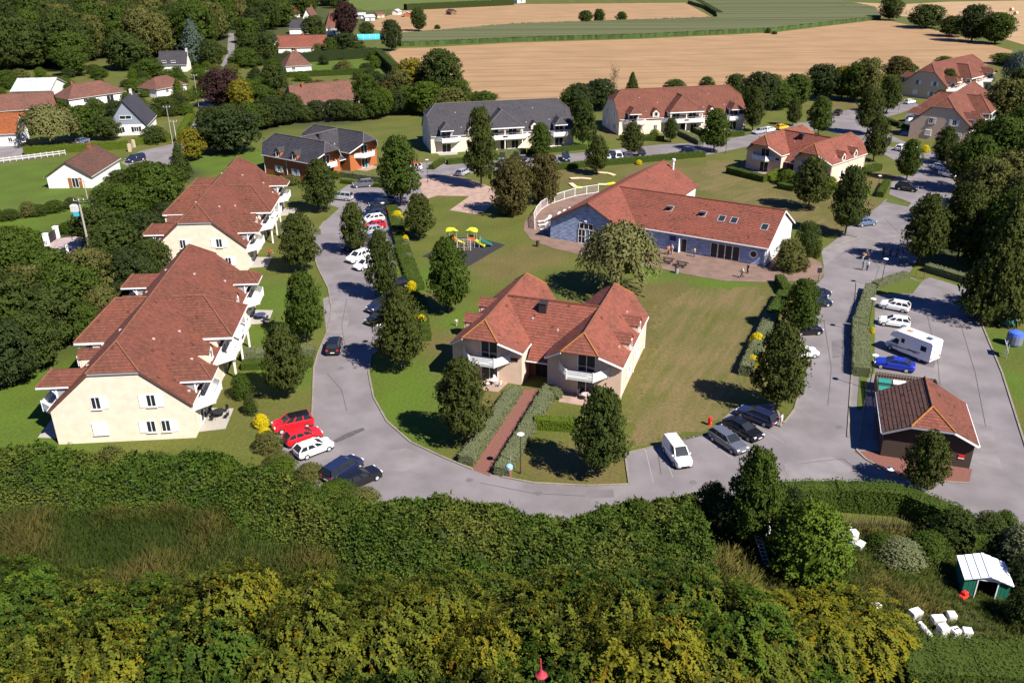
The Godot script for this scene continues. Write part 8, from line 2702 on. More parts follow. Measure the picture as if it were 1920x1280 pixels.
	tree("broadleaf_tree", "round", at(221.3, -461.8), 9.56, 13.31, "leaf_dark", "low dark tree in the middle of the top right copse", "tree", g)
	tree("shrub", "bush", at(-40.4, -510.5), 2.22, 3.53, "leaf_dark", "small bush on the stubble near the maize", "tree", g)
	tree("shrub", "bush", at(134.1, -480.7), 2.63, 3.33, "leaf_dark", "dark bush at the maize edge", "tree", g)
	tree("shrub", "bush", at(117.2, -547.0), 2.07, 4.4, "leaf_dark", "bush at the corner of the maize field", "tree", g)
	tree("shrub", "bush", at(136.0, -475.5), 1.56, 3.3, "leaf_dark", "low bush below the maize edge at right", "tree", g)
	g = "trees and shrubs of the hamlet gardens"
	tree("broadleaf_tree", "round", at(-68.7, -213.8), 10.26, 13.96, "leaf_deep", "huge round dark bush above the orange house", "tree", g)
	tree("broadleaf_tree", "round", at(-75.2, -205.6), 7.25, 5.51, "leaf_yellow", "yellow green shrub tree beside the driveway", "tree", g)
	tree("conifer", "cone", at(-72.1, -188.4), 7.57, 5.08, "leaf_dark", "dark conifer at the foot of the driveway", "tree", g)
	tree("broadleaf_tree", "round", at(-88.8, -275.3), 10.79, 10.77, "leaf_purple", "purple beech beside the lane", "tree", g)
	tree("broadleaf_tree", "round", at(-81.5, -270.7), 8.63, 7.08, "leaf_yellow", "yellow green tree right of the purple beech", "tree", g)
	tree("conifer", "cone", at(-128.8, -372.3), 16.85, 13.38, "leaf_blue", "blue cedar right of the slate roofed house", "tree", g)
	tree("conifer", "cone", at(-107.4, -290.0), 6.19, 5.15, "leaf_fresh", "bright conical tree before the small hipped house", "tree", g)
	tree("broadleaf_tree", "round", at(-150.7, -357.8), 13.54, 15.83, "leaf_dark", "round tree left of the slate roofed house", "tree", g)
	tree("broadleaf_tree", "round", at(-134.4, -336.5), 6.28, 10.27, "leaf_mid", "green tree before the slate roofed house", "tree", g)
	tree("broadleaf_tree", "round", at(-164.3, -341.3), 10.35, 9.58, "leaf_mid", "bright edged tree behind the white roofed hall", "tree", g)
	tree("broadleaf_tree", "round", at(-122.8, -263.2), 4.63, 4.72, "leaf_mid", "green shrub before the hipped house", "tree", g)
	tree("broadleaf_tree", "round", at(-110.7, -228.6), 8.44, 8.26, "leaf_mid", "leafy tree right of the willow", "tree", g)
	tree("broadleaf_tree", "round", at(-104.4, -228.4), 5.74, 5.52, "leaf_dark", "dark tree between the willow and the slate gabled house", "tree", g)
	tree("broadleaf_tree", "round", at(-102.1, -262.7), 5.08, 7.22, "leaf_dark", "dark tree right of the slate gabled house", "tree", g)
	tree("broadleaf_tree", "round", at(-75.7, -289.2), 10.44, 8.2, "leaf_dark", "dark tree before the brown hipped house", "tree", g)
	tree("broadleaf_tree", "round", at(-76.9, -275.0), 6.39, 8.18, "leaf_mid", "green tree left of the pink roofed house", "tree", g)
	tree("broadleaf_tree", "round", at(-98.4, -371.3), 12.36, 8.63, "leaf_dark", "dark tree left of the bright red roof", "tree", g)
	tree("broadleaf_tree", "round", at(-73.0, -404.8), 8.5, 12.21, "leaf_deep", "dark tree right of the bright red roof", "tree", g)
	tree("broadleaf_tree", "round", at(-83.5, -469.5), 16.51, 11.32, "leaf_purple", "dark purple tree beside the red tower roof", "tree", g)
	tree("broadleaf_tree", "round", at(-95.1, -446.5), 12.18, 10.29, "leaf_dark", "dark tree above the bright red roof", "tree", g)
	tree("broadleaf_tree", "round", at(-129.5, -526.5), 12.75, 15.07, "leaf_mid", "tree before the far red roofs", "tree", g)
	tree("broadleaf_tree", "round", at(-42.0, -261.2), 11.36, 6.83, "leaf_mid", "tree right of the pink roofed house", "tree", g)
	tree("broadleaf_tree", "round", at(-36.5, -274.0), 7.93, 7.16, "leaf_brown", "brownish tree at the end of the tall hedge", "tree", g)
	tree("shrub", "bush", at(-59.7, -279.2), 7.27, 9.94, "leaf_brown", "brown shrub behind the pink roofed house", "tree", g)
	tree("shrub", "bush", at(-53.8, -283.8), 4.11, 8.43, "leaf_brown", "russet shrub right of the pink roofed house", "tree", g)
	tree("shrub", "bush", at(-106.2, -363.8), 7.13, 12.74, "leaf_mid", "shrub beside the lane", "tree", g)
	tree("broadleaf_tree", "round", at(-110.6, -388.2), 10.32, 9.02, "leaf_dark", "dark tree right of the lane", "tree", g)
	tree("broadleaf_tree", "round", at(-116.8, -356.7), 10.95, 8.32, "leaf_dark", "dark tree left of the lane", "tree", g)
	tree("shrub", "bush", at(-115.0, -271.5), 3.65, 9.72, "leaf_mid", "shrub between the hipped house and its small neighbour", "tree", g)
	tree("shrub", "bush", at(-158.2, -296.5), 4.27, 8.78, "leaf_olive", "olive shrub before the white roofed hall", "tree", g)
	tree("shrub", "bush", at(-95.7, -262.5), 3.55, 4.71, "leaf_fresh", "bright shrub beside the utility pole", "tree", g)
	tree("shrub", "bush", at(-138.0, -272.1), 3.18, 6.49, "leaf_mid", "shrub left of the hipped house", "tree", g)
	tree("broadleaf_tree", "round", at(-78.0, -395.8), 7.68, 5.52, "leaf_mid", "tree at the gable of the bright red roof", "tree", g)
	tree("shrub", "bush", at(-86.5, -305.1), 3.51, 10.83, "leaf_fresh", "fresh green shrubs right of the lane", "tree", g)
	tree("broadleaf_tree", "round", at(-72.7, -239.1), 6.38, 8.62, "leaf_mid", "green tree behind the huge round bush", "tree", g)
	tree("shrub", "bush", at(-47.3, -309.6), 4.43, 12.8, "leaf_deep", "dark shrub at the lawn corner behind the pink roof", "tree", g)
	g = "trees of the wood left of the blocks"
	tree("broadleaf_tree", "round", at(-75.2, -123.7), 8.45, 8.77, "leaf_mid", "green tree in the wood left of the blocks: left edge, highest", "tree", g)
	tree("broadleaf_tree", "round", at(-67.8, -119.4), 7.44, 7.75, "leaf_mid", "green tree in the wood left of the blocks: beside the highest at the left edge", "tree", g)
	tree("broadleaf_tree", "round", at(-64.7, -104.6), 9.01, 8.99, "leaf_dark", "dark green tree in the wood left of the blocks: left edge, half way down", "tree", g)
	tree("broadleaf_tree", "round", at(-60.8, -111.5), 7.87, 8.04, "leaf_mid", "green tree in the wood left of the blocks: middle of the wood", "tree", g)
	tree("broadleaf_tree", "round", at(-59.8, -92.5), 7.67, 6.27, "leaf_deep", "deep green tree in the wood left of the blocks: left edge, lowest", "tree", g)
	tree("broadleaf_tree", "round", at(-59.0, -102.9), 8.19, 6.83, "leaf_dark", "dark green tree in the wood left of the blocks: middle, below the others", "tree", g)
	tree("broadleaf_tree", "round", at(-60.3, -117.3), 8.14, 6.86, "leaf_olive", "olive tree in the wood left of the blocks: brownish one near the near block", "tree", g)
	tree("broadleaf_tree", "round", at(-60.7, -128.1), 8.65, 7.39, "leaf_dark", "dark green tree in the wood left of the blocks: right of the concrete pole's foot", "tree", g)
	tree("broadleaf_tree", "round", at(-60.7, -138.0), 7.34, 7.02, "leaf_deep", "deep green tree in the wood left of the blocks: touching the far block's gable", "tree", g)
	tree("broadleaf_tree", "round", at(-69.1, -152.4), 7.89, 7.66, "leaf_mid", "green tree in the wood left of the blocks: left of the far block's corner", "tree", g)
	tree("broadleaf_tree", "round", at(-67.3, -162.4), 9.28, 9.09, "leaf_mid", "green tree in the wood left of the blocks: beside the driveway, upper right", "tree", g)
	tree("broadleaf_tree", "round", at(-76.1, -162.5), 5.73, 7.11, "leaf_mid", "green tree in the wood left of the blocks: left of the driveway", "tree", g)
	tree("broadleaf_tree", "round", at(-69.4, -140.8), 7.44, 7.14, "leaf_dark", "dark green tree in the wood left of the blocks: right beside the concrete pole", "tree", g)
	tree("broadleaf_tree", "round", at(-55.2, -119.2), 7.43, 6.19, "leaf_deep", "deep green tree in the wood left of the blocks: near the near block's far dormer", "tree", g)
	tree("broadleaf_tree", "round", at(-58.7, -96.7), 7.18, 5.85, "leaf_dark", "dark green tree in the wood left of the blocks: lowest one near the lawn", "tree", g)
	tree("broadleaf_tree", "round", at(-55.5, -109.6), 5.49, 4.34, "leaf_olive", "olive tree in the wood left of the blocks: olive one at the lawn's upper end", "tree", g)
	tree("broadleaf_tree", "round", at(-55.7, -128.0), 6.1, 4.95, "leaf_dark", "dark green tree in the wood left of the blocks: between the two blocks", "tree", g)
	tree("broadleaf_tree", "round", at(-80.0, -133.1), 6.28, 7.67, "leaf_fresh", "bright green tree in the wood left of the blocks: brightest at the left edge", "tree", g)
	tree("broadleaf_tree", "round", at(-60.7, -149.2), 5.86, 4.71, "leaf_deep", "deep green tree in the wood left of the blocks: behind the far block's dormers", "tree", g)
	tree("broadleaf_tree", "round", at(-56.2, -104.5), 5.32, 4.17, "leaf_mid", "green tree in the wood left of the blocks: above the lawn's upper end", "tree", g)
	tree("broadleaf_tree", "round", at(-54.4, -113.3), 4.83, 3.72, "leaf_deep", "deep green tree in the wood left of the blocks: dark one by the near block", "tree", g)
	tree("broadleaf_tree", "round", at(-69.3, -108.0), 9.2, 6.39, "leaf_dark", "dark green tree in the wood left of the blocks: cut by the left edge, broad", "tree", g)
	tree("broadleaf_tree", "round", at(-66.7, -111.6), 7.88, 5.85, "leaf_olive", "olive tree in the wood left of the blocks: olive one among dark neighbours", "tree", g)
	tree("broadleaf_tree", "round", at(-62.2, -123.6), 5.12, 4.81, "leaf_olive", "olive tree in the wood left of the blocks: olive one in the middle", "tree", g)
	tree("broadleaf_tree", "round", at(-65.1, -101.3), 7.4, 5.4, "leaf_mid", "green tree in the wood left of the blocks: cut by the left edge, low", "tree", g)
	tree("broadleaf_tree", "round", at(-75.6, -177.6), 6.13, 6.59, "leaf_mid", "green tree in the wood left of the blocks: above the long lawn", "tree", g)
	tree("broadleaf_tree", "round", at(-70.6, -177.5), 5.36, 6.15, "leaf_mid", "green tree in the wood left of the blocks: rightmost above the far block", "tree", g)
	tree("broadleaf_tree", "round", at(-80.6, -177.7), 4.48, 5.5, "leaf_dark", "dark green tree in the wood left of the blocks: small one above the paved yard", "tree", g)
	tree("shrub", "bush", at(-63.2, -126.9), 3.93, 4.11, "leaf_rust", "russet half withered shrub in the wood left of the blocks", "tree", g)
	tree("shrub", "bush", at(-73.5, -133.0), 1.82, 3.43, "leaf_brown", "dry brown shrub below the paved yard", "tree", g)
	g = "garden shrubs"
	tree("shrub", "bush", at(43.8, -130.3), 5.04, 5.03, "leaf_olive", "olive shrub at the right end of the club house", "shrub", g)
	tree("shrub", "bush", at(48.7, -137.0), 5.77, 4.37, "leaf_dark", "dark shrub at the club house's white gable", "shrub", g)
	tree("shrub", "bush", at(45.7, -130.2), 2.41, 2.86, "leaf_brown", "reddish shrub at the club house's right corner", "shrub", g)
	tree("shrub", "bush", at(50.2, -136.5), 1.66, 1.58, "leaf_fresh", "small bright shrub at the corner of the paved junction", "shrub", g)
	tree("shrub", "bush", at(51.8, -223.3), 2.02, 2.17, "hedge_bright", "bright small shrub before the red block", "shrub", g)
	tree("shrub", "bush", at(37.7, -230.6), 1.66, 2.79, "hedge_bright", "bright shrub at the red block's facade", "shrub", g)
	tree("shrub", "bush", at(-2.0, -96.2), 1.32, 2.23, "leaf_dark", "dark shrub at the left corner of the middle house", "shrub", g)
	tree("shrub", "bush", at(-6.9, -90.7), 2.11, 3.12, "leaf_dark", "dark shrub before the left wing of the middle house", "shrub", g)
	tree("shrub", "bush", at(11.3, -85.5), 2.17, 1.78, "hedge_bright", "bright tall shrub at the right corner of the middle house", "shrub", g)
	tree("shrub", "bush", at(4.9, -88.6), 1.39, 1.84, "hedge_grey", "pale herbs beside the pink tiled patio", "shrub", g)
	tree("shrub", "bush", at(-30.1, -101.0), 1.88, 2.72, "hedge_grey", "shrub beside the grey green hedge", "shrub", g)
	tree("shrub", "bush", at(-31.2, -88.9), 3.12, 2.45, "leaf_mid", "low shrub below the near patio", "shrub", g)
	tree("shrub", "bush", at(-29.2, -85.2), 2.37, 1.54, "leaf_dark", "small dark shrub near the yellow bushes", "shrub", g)
	tree("shrub", "bush", at(36.5, -68.0), 0.9, 1.5, "leaf_dark", "dark shrub at the foot of the bin shelter's tree", "shrub", g)
	tree("shrub", "bush", at(-47.1, -183.5), 1.96, 4.54, "leaf_olive", "olive shrub before the orange house's left wing", "shrub", g)
	tree("shrub", "bush", at(-38.8, -187.8), 1.76, 3.48, "leaf_mid", "shrub at the orange house's entrance", "shrub", g)
	tree("shrub", "bush", at(58.3, -181.6), 3.08, 4.5, "leaf_fresh", "fresh green shrub at the twin house's entrance", "shrub", g)
	tree("shrub", "bush", at(61.7, -183.8), 1.73, 2.96, "leaf_purple", "dark red shrub at the twin house's entrance", "shrub", g)
	tree("shrub", "bush", at(65.8, -177.3), 2.8, 3.3, "hedge_bright", "bright shrub at the twin house's white flank", "shrub", g)
	flowers(Vector3(-21.3, 0, -157.55), 2.19, 1.75, "yellow flowering bush at the upper end of the playground verge")
	flowers(Vector3(-14.98, 0, -121.9), 1.6, 1.58, "yellow flowering bush beside the street tree at the playground verge")
	flowers(Vector3(-12.4, 0, -109.51), 1.46, 1.45, "yellow flowering bush lowest in the playground verge")
	flowers(Vector3(-27.3, 0, -82.3), 1.62, 1.53, "upper yellow flowering bush beside the three parked cars")
	flowers(Vector3(-26.22, 0, -79.86), 1.47, 1.37, "lower yellow flowering bush beside the three parked cars")
	flowers(Vector3(31.44, 0, -101.59), 2.06, 2.11, "yellow flowering bush in the long hedge by the drying lawn")
	flowers(Vector3(29.45, 0, -95.84), 1.7, 1.73, "lower yellow flowering bush in the long hedge by the drying lawn")
	flowers(Vector3(29.38, 0, -199.49), 1.47, 1.08, "yellow flowering bush in the hedge behind the club house")
	flowers(Vector3(47.94, 0, -105.87), 0.71, 0.94, "yellow flowers beside the motorhome")
	flowers(Vector3(99.95, 0, -210.43), 2.06, 1.7, "yellow flowering bush below the tan gable")
	flowers(Vector3(-18.36, 0, -144.24), 1.29, 1.42, "pale yellow bush in the middle of the playground verge")

func flowers(at: Vector3, w: float, h: float, label: String) -> void:
	tree("flowering_bush", "bush", at, h, w, "flower_yellow", label, "bush", "yellow flowering bushes")

func far_trees() -> void:
	wood("forest_tree", "round", xz([-207, -343, -184, -349, -173, -357, -158, -383, -145, -411, -132, -418, -172, -561, -196, -659, -367, -624]), 230, 7.5, Vector2(13, 21), Vector2(10, 16), ["leaf_dark", "leaf_deep", "leaf_mid", "leaf_dark", "leaf_deep", "leaf_mid", "leaf_olive"], "broad green tree of the dense wood behind the hamlet at top left", "tree", "trees of the wood behind the hamlet", [Vector3(-139, -360, 22), Vector3(-283, -645, 24), Vector3(-159, -299, 20), Vector3(-353, -672, 18), Vector3(-137, -448, 12)])
	wood("forest_tree", "round", xz([-374, -624, -196, -659, -243, -839, -489, -800]), 70, 15.0, Vector2(14, 21), Vector2(15, 22), ["leaf_dark", "leaf_deep", "leaf_mid", "leaf_dark", "leaf_deep", "leaf_mid", "leaf_olive"], "dark tree of the wood at the very top left, beyond the far slate roofed house", "tree", "trees of the wood behind the hamlet", [Vector3(-139, -360, 22), Vector3(-283, -645, 24), Vector3(-159, -299, 20), Vector3(-353, -672, 18), Vector3(-137, -448, 12)])
	wood("forest_tree", "round", xz([-123, -410, -127, -448, -131, -498, -117, -645, -120, -710, -151, -840, -246, -840]), 60, 10.0, Vector2(9, 15), Vector2(8, 13), ["leaf_dark", "leaf_deep", "leaf_mid", "leaf_dark", "leaf_deep", "leaf_mid", "leaf_olive"], "green tree among the far houses right of the lane", "tree", "trees round the far houses", [Vector3(-148, -596, 16), Vector3(-118, -542, 14), Vector3(-111, -491, 15), Vector3(-94, -491, 14), Vector3(-94, -415, 16)])
	wood("garden_shrub", "bush", xz([-144, -244, -191, -332, -168, -344, -144, -373, -128, -416, -118, -426, -61, -404, -39, -274, -62, -262, -83, -236, -85, -223, -100, -228, -116, -229]), 120, 5.0, Vector2(2.2, 5), Vector2(3.5, 7), ["leaf_dark", "leaf_mid", "leaf_mid", "leaf_fresh", "leaf_olive", "leaf_deep"], "leafy shrub in the gardens between the hamlet houses", "shrub", "shrubs between the hamlet houses", [Vector3(-155, -293, 9), Vector3(-155, -284, 7), Vector3(-130, -285, 13), Vector3(-130, -276, 7), Vector3(-112, -302, 10), Vector3(-112, -293, 7), Vector3(-130, -355, 8), Vector3(-130, -346, 7), Vector3(-93, -411, 15), Vector3(-93, -402, 7), Vector3(-81, -352, 8), Vector3(-81, -343, 7), Vector3(-56, -273, 15), Vector3(-56, -264, 7), Vector3(-92, -485, 7), Vector3(-92, -476, 7), Vector3(-145, -589, 16), Vector3(-145, -580, 7), Vector3(-110, -491, 10), Vector3(-110, -482, 7), Vector3(-111, -432, 6), Vector3(-111, -423, 7), Vector3(-143, -258, 15), Vector3(-143, -249, 7), Vector3(-129, -225, 8), Vector3(-129, -216, 7), Vector3(-276, -636, 14), Vector3(-276, -627, 7), Vector3(-350, -672, 9), Vector3(-350, -663, 7), Vector3(8, -703, 7), Vector3(8, -694, 7), Vector3(-94, -189, 12), Vector3(-103, -241, 12), Vector3(-117, -542, 12), Vector3(-137, -448, 7), Vector3(-121, -389, 7), Vector3(-110, -356, 7), Vector3(-100, -306, 7), Vector3(-92, -267, 7), Vector3(-85, -236, 7), Vector3(-83, -220, 7), Vector3(-83, -206, 7), Vector3(-87, -206, 7), Vector3(-90, -206, 7), Vector3(-122, -212, 7), Vector3(-118, -215, 7), Vector3(-112, -213, 7), Vector3(-80, -363, 7), Vector3(-68, -363, 7), Vector3(-58, -370, 7), Vector3(-65, -328, 7), Vector3(-105, -184, 7), Vector3(-93, -156, 7), Vector3(-88, -156, 7), Vector3(-84, -156, 7), Vector3(-94, -184, 7), Vector3(-106, -191, 7)])

func foreground() -> void:
	rng.seed = 9
	var spots := []
	for q in [[-49.3, -38.0, 27.0, 3.7, 6.9], [-46.0, -37.0, 25.0, 3.7, 7.7], [-42.3, -35.0, 24.0, 3.7, 8.1], [-38.5, -32.0, 23.0, 3.9, 7.9]]:
		var x: float = q[1]
		while x < q[2]:
			spots.append([x + rng.randf_range(-1.3, 1.3), q[0] + rng.randf_range(-1.2, 1.2), q[4] * rng.randf_range(0.8, 1.14) * (0.9 if x < -24 else 0.66 if x > 15 else 1.0), rng.randf_range(4.6, 7.8), ["leaf_ochre", "leaf_ochre", "leaf_yellow", "leaf_fresh", "leaf_ochre", "leaf_mid"][rng.randi() % 6]])
			x += q[3]
	for p in spots:
		tree("hornbeam", "spray", at(p[0], p[1]), p[2], p[3], p[4], "yellow green tree with hanging sprays in the belt nearest the viewer", "tree", "yellow green trees nearest the viewer")
	bramble([[-64, -75.5], [-46, -74], [-34, -73.5], [-28, -73], [-22, -70], [-17, -66.8], [-8, -65.5], [0, -65], [5, -62.8], [9, -64.5], [14, -66], [22, -66]])
	row_of("wild_hedge_tree", "round", at(-79.3, -227.9), at(-60.2, -251.3), 3.6, Vector2(6, 8), Vector2(5, 7), ["leaf_deep", "leaf_dark", "leaf_mid"], "tree of the tall wild hedge behind the orange house, left part", "tree", "trees of the tall wild hedge")
	row_of("wild_hedge_tree", "round", at(-60.2, -251.3), at(-40.9, -254.0), 3.4, Vector2(4.2, 5.6), Vector2(5, 7), ["leaf_deep", "leaf_dark", "leaf_mid"], "tree of the tall wild hedge below the pink roofed house", "tree", "trees of the tall wild hedge")
	row_of("wild_hedge_tree", "round", at(-40.9, -254.0), at(-26.9, -267.6), 3.4, Vector2(6, 8), Vector2(5, 7), ["leaf_deep", "leaf_mid", "leaf_fresh"], "tree of the tall wild hedge left of the slate block", "tree", "trees of the tall wild hedge")
	row_of("wild_hedge_tree", "round", at(-81.8, -235.9), at(-61.3, -256.0), 4.5, Vector2(5, 7), Vector2(5, 7), ["leaf_deep", "leaf_dark", "leaf_mid"], "tree in the second rank of the tall wild hedge", "tree", "trees of the tall wild hedge")
	row_of("rough_shrub", "bush", at(-97.0, -156.7), at(-84.7, -166.9), 2.4, Vector2(1.8, 3.0), Vector2(3, 4.4), ["leaf_dark", "leaf_mid", "leaf_olive"], "shrub of the rough hedge across the long lawn at left", "shrub", "shrubs of the rough hedge")
	row_of("rough_shrub", "bush", at(-90.5, -148.2), at(-80.8, -143.7), 2.4, Vector2(2, 3.4), Vector2(3, 4.4), ["leaf_fresh", "leaf_mid"], "shrub along the lawn left of the paved yard", "shrub", "shrubs by the paved yard")
	row_of("rough_shrub", "bush", at(-80.8, -149.5), at(-76.8, -152.6), 2.2, Vector2(1.8, 2.8), Vector2(2.8, 4), ["leaf_dark", "leaf_mid"], "shrub between the gate pillars and the concrete pole", "shrub", "shrubs by the paved yard")
	row_of("verge_shrub", "bush", at(-22.3, -163.4), at(-11.6, -104.8), 1.8, Vector2(0.7, 1.3), Vector2(1.2, 2.2), ["leaf_mid", "leaf_fresh", "leaf_yellow", "hedge_grey"], "small mixed shrub in the planted verge beside the playground lawn", "shrub", "shrubs of the planted verge")
	row_of("corner_shrub", "bush", at(-24.9, -75.1), at(-19.4, -71.6), 1.7, Vector2(1.5, 2.3), Vector2(2.6, 3.4), ["leaf_mid", "leaf_olive", "leaf_fresh"], "shrub of the thicket that hides the tail of the white hatchback", "shrub", "shrubs of the thicket")
	row_of("corner_shrub", "bush", at(-18.7, -70.0), at(-13.0, -67.2), 1.8, Vector2(1.6, 2.4), Vector2(2.6, 3.6), ["leaf_mid", "leaf_olive", "leaf_fresh"], "shrub of the thicket that hides the black car's side", "shrub", "shrubs of the thicket")
	row_of("corner_shrub", "bush", at(-26.8, -78.2), at(-24.6, -78.5), 1.8, Vector2(1.4, 2.2), Vector2(2.4, 3.4), ["leaf_mid", "leaf_olive", "leaf_fresh"], "low shrub of the thicket below the yellow bushes", "shrub", "shrubs of the thicket")
	hedge("thuja_hedge", Vector3(24.09, 0, -66.81), Vector3(29.89, 0, -67.36), 1.9, 2.6, "hedge_green", "left stretch of the green hedge above the reed fence")
	hedge("thuja_hedge", Vector3(29.89, 0, -67.36), Vector3(35.9, 0, -66.46), 1.9, 2.6, "hedge_green", "middle stretch of the green hedge above the reed fence")
	hedge("thuja_hedge", Vector3(35.9, 0, -66.46), Vector3(39.24, 0, -63.19), 1.9, 2.6, "hedge_green", "stretch of the green hedge that turns towards the viewer")
	hedge("thuja_hedge", Vector3(39.41, 0, -63.46), Vector3(39.9, 0, -59.7), 1.9, 2.4, "hedge_green", "right end of the green hedge, at the road")
	hedge("thuja_hedge", Vector3(27.51, 0, -46.76), Vector3(37.41, 0, -46.19), 4.0, 2.3, "hedge_green", "clipped thuja hedge at the bottom right corner")
	var g := "shrubs of the garden with the green shed"
	tree("garden_shrub", "bush", at(24.5, -57.5), 7.19, 6.51, "leaf_bright", "big bright green conical shrub in the garden", "shrub", g)
	tree("garden_shrub", "bush", at(33.1, -59.6), 1.8, 4.07, "hedge_grey", "grey green weeds in the middle of the garden", "shrub", g)
	tree("garden_shrub", "bush", at(35.7, -60.3), 2.09, 3.65, "leaf_mid", "green weeds left of the garden shed", "shrub", g)
	tree("garden_shrub", "bush", at(32.1, -61.0), 1.54, 2.76, "leaf_mid", "weeds beside the standing fridge", "shrub", g)
	tree("garden_shrub", "bush", at(38.6, -61.7), 3.4, 4.16, "leaf_dark", "dark shrub behind the garden shed", "shrub", g)
	tree("garden_shrub", "bush", at(40.8, -61.0), 3.66, 3.66, "leaf_dark", "dark shrub between shed and road", "shrub", g)
	tree("garden_shrub", "bush", at(42.5, -58.8), 4.14, 3.56, "hedge_grey", "pale green shrub at the right edge by the road", "shrub", g)
	tree("garden_shrub", "bush", at(41.2, -55.5), 3.77, 2.99, "leaf_deep", "deep green shrub at the right edge beside the shed", "shrub", g)
	tree("garden_shrub", "bush", at(39.3, -51.9), 3.16, 2.86, "leaf_dark", "dark shrub at the right edge below the shed", "shrub", g)
	tree("garden_shrub", "bush", at(18.8, -62.6), 4.54, 3.72, "leaf_deep", "dark shrub left of the tall conical tree", "shrub", g)
	tree("garden_shrub", "bush", at(24.6, -63.3), 4.84, 2.81, "leaf_deep", "dark shrub right of the tall conical tree", "shrub", g)
	tree("garden_shrub", "bush", at(43.6, -63.2), 2.31, 2.36, "leaf_mid", "green shrub at the hedge's road end", "shrub", g)
	tree("garden_shrub", "bush", at(17.8, -64.5), 4.61, 3.33, "leaf_mid", "green shrub at the thicket's right end", "shrub", g)
	tree("garden_shrub", "bush", at(37.6, -62.5), 2.01, 3.74, "leaf_dark", "dark shrub under the hedge bend", "shrub", g)
	# tall grass between the thicket and the nearest trees
	var b := MB.new()
	rng.seed = 77
	for i in 9:
		var a := rng.randf() * TAU
		var d := Vector3(cos(a), 0, sin(a))
		var h := rng.randf_range(0.6, 1.1)
		var p := d * rng.randf_range(0.0, 0.2)
		b.col = Color(1, 1, 1) * rng.randf_range(0.7, 1.3)
		var s := d.cross(Vector3.UP) * 0.035
		var k := (Vector3.UP + d * 0.5).normalized()
		b.trin(p - s, p + s, p + d * 0.12 + Vector3(0, h * 0.7, 0), k, k, k)
		b.trin(p + d * 0.12 + Vector3(0, h * 0.7, 0) - s * 0.7, p + d * 0.12 + Vector3(0, h * 0.7, 0) + s * 0.7, p + d * 0.34 + Vector3(0, h, 0), k, k, k)
	var tuft := b.mesh(M.blade)
	var ns := FastNoiseLite.new()
	ns.seed = 12
	ns.frequency = 0.09
	for q in [[Vector2(-46, -66), Vector2(-8, -53), 15000, 1.25, "tall wild grass between the thicket and the yellow green trees"], [Vector2(-10, -60), Vector2(20, -52), 4000, 1.1, "tall grass under the thicket's near side"], [Vector2(20, -64), Vector2(40, -50), 9000, 0.6, "rough grass in the garden with the green shed"]]:
		var mm := MultiMesh.new()
		mm.transform_format = MultiMesh.TRANSFORM_3D
		mm.use_colors = true
		mm.mesh = tuft
		var lo: Vector2 = q[0]
		var hi: Vector2 = q[1]
		mm.instance_count = q[2]
		for i in mm.instance_count:
			var x := rng.randf_range(lo.x, hi.x)
			var z := rng.randf_range(lo.y, hi.y)
			var n := ns.get_noise_2d(x, z)
			var s: float = q[3] * rng.randf_range(0.6, 1.3) * (1.0 + 0.6 * n)
			mm.set_instance_transform(i, Transform3D(Basis(Vector3.UP, rng.randf() * TAU).scaled(Vector3(s, s, s)), Vector3(x, 0, z)))
			var warm := clampf(0.5 + 1.3 * n + rng.randf_range(-0.3, 0.3), 0.0, 1.0)
			mm.set_instance_color(i, Color(0.75, 1.0, 0.5).lerp(Color(1.7, 1.25, 1.0), warm * warm) * rng.randf_range(0.75, 1.2))
		var o := MultiMeshInstance3D.new()
		o.name = numbered("tall_grass")
		o.multimesh = mm
		add_child(o, true)
		tag(o, q[4], "grass", "", "stuff")

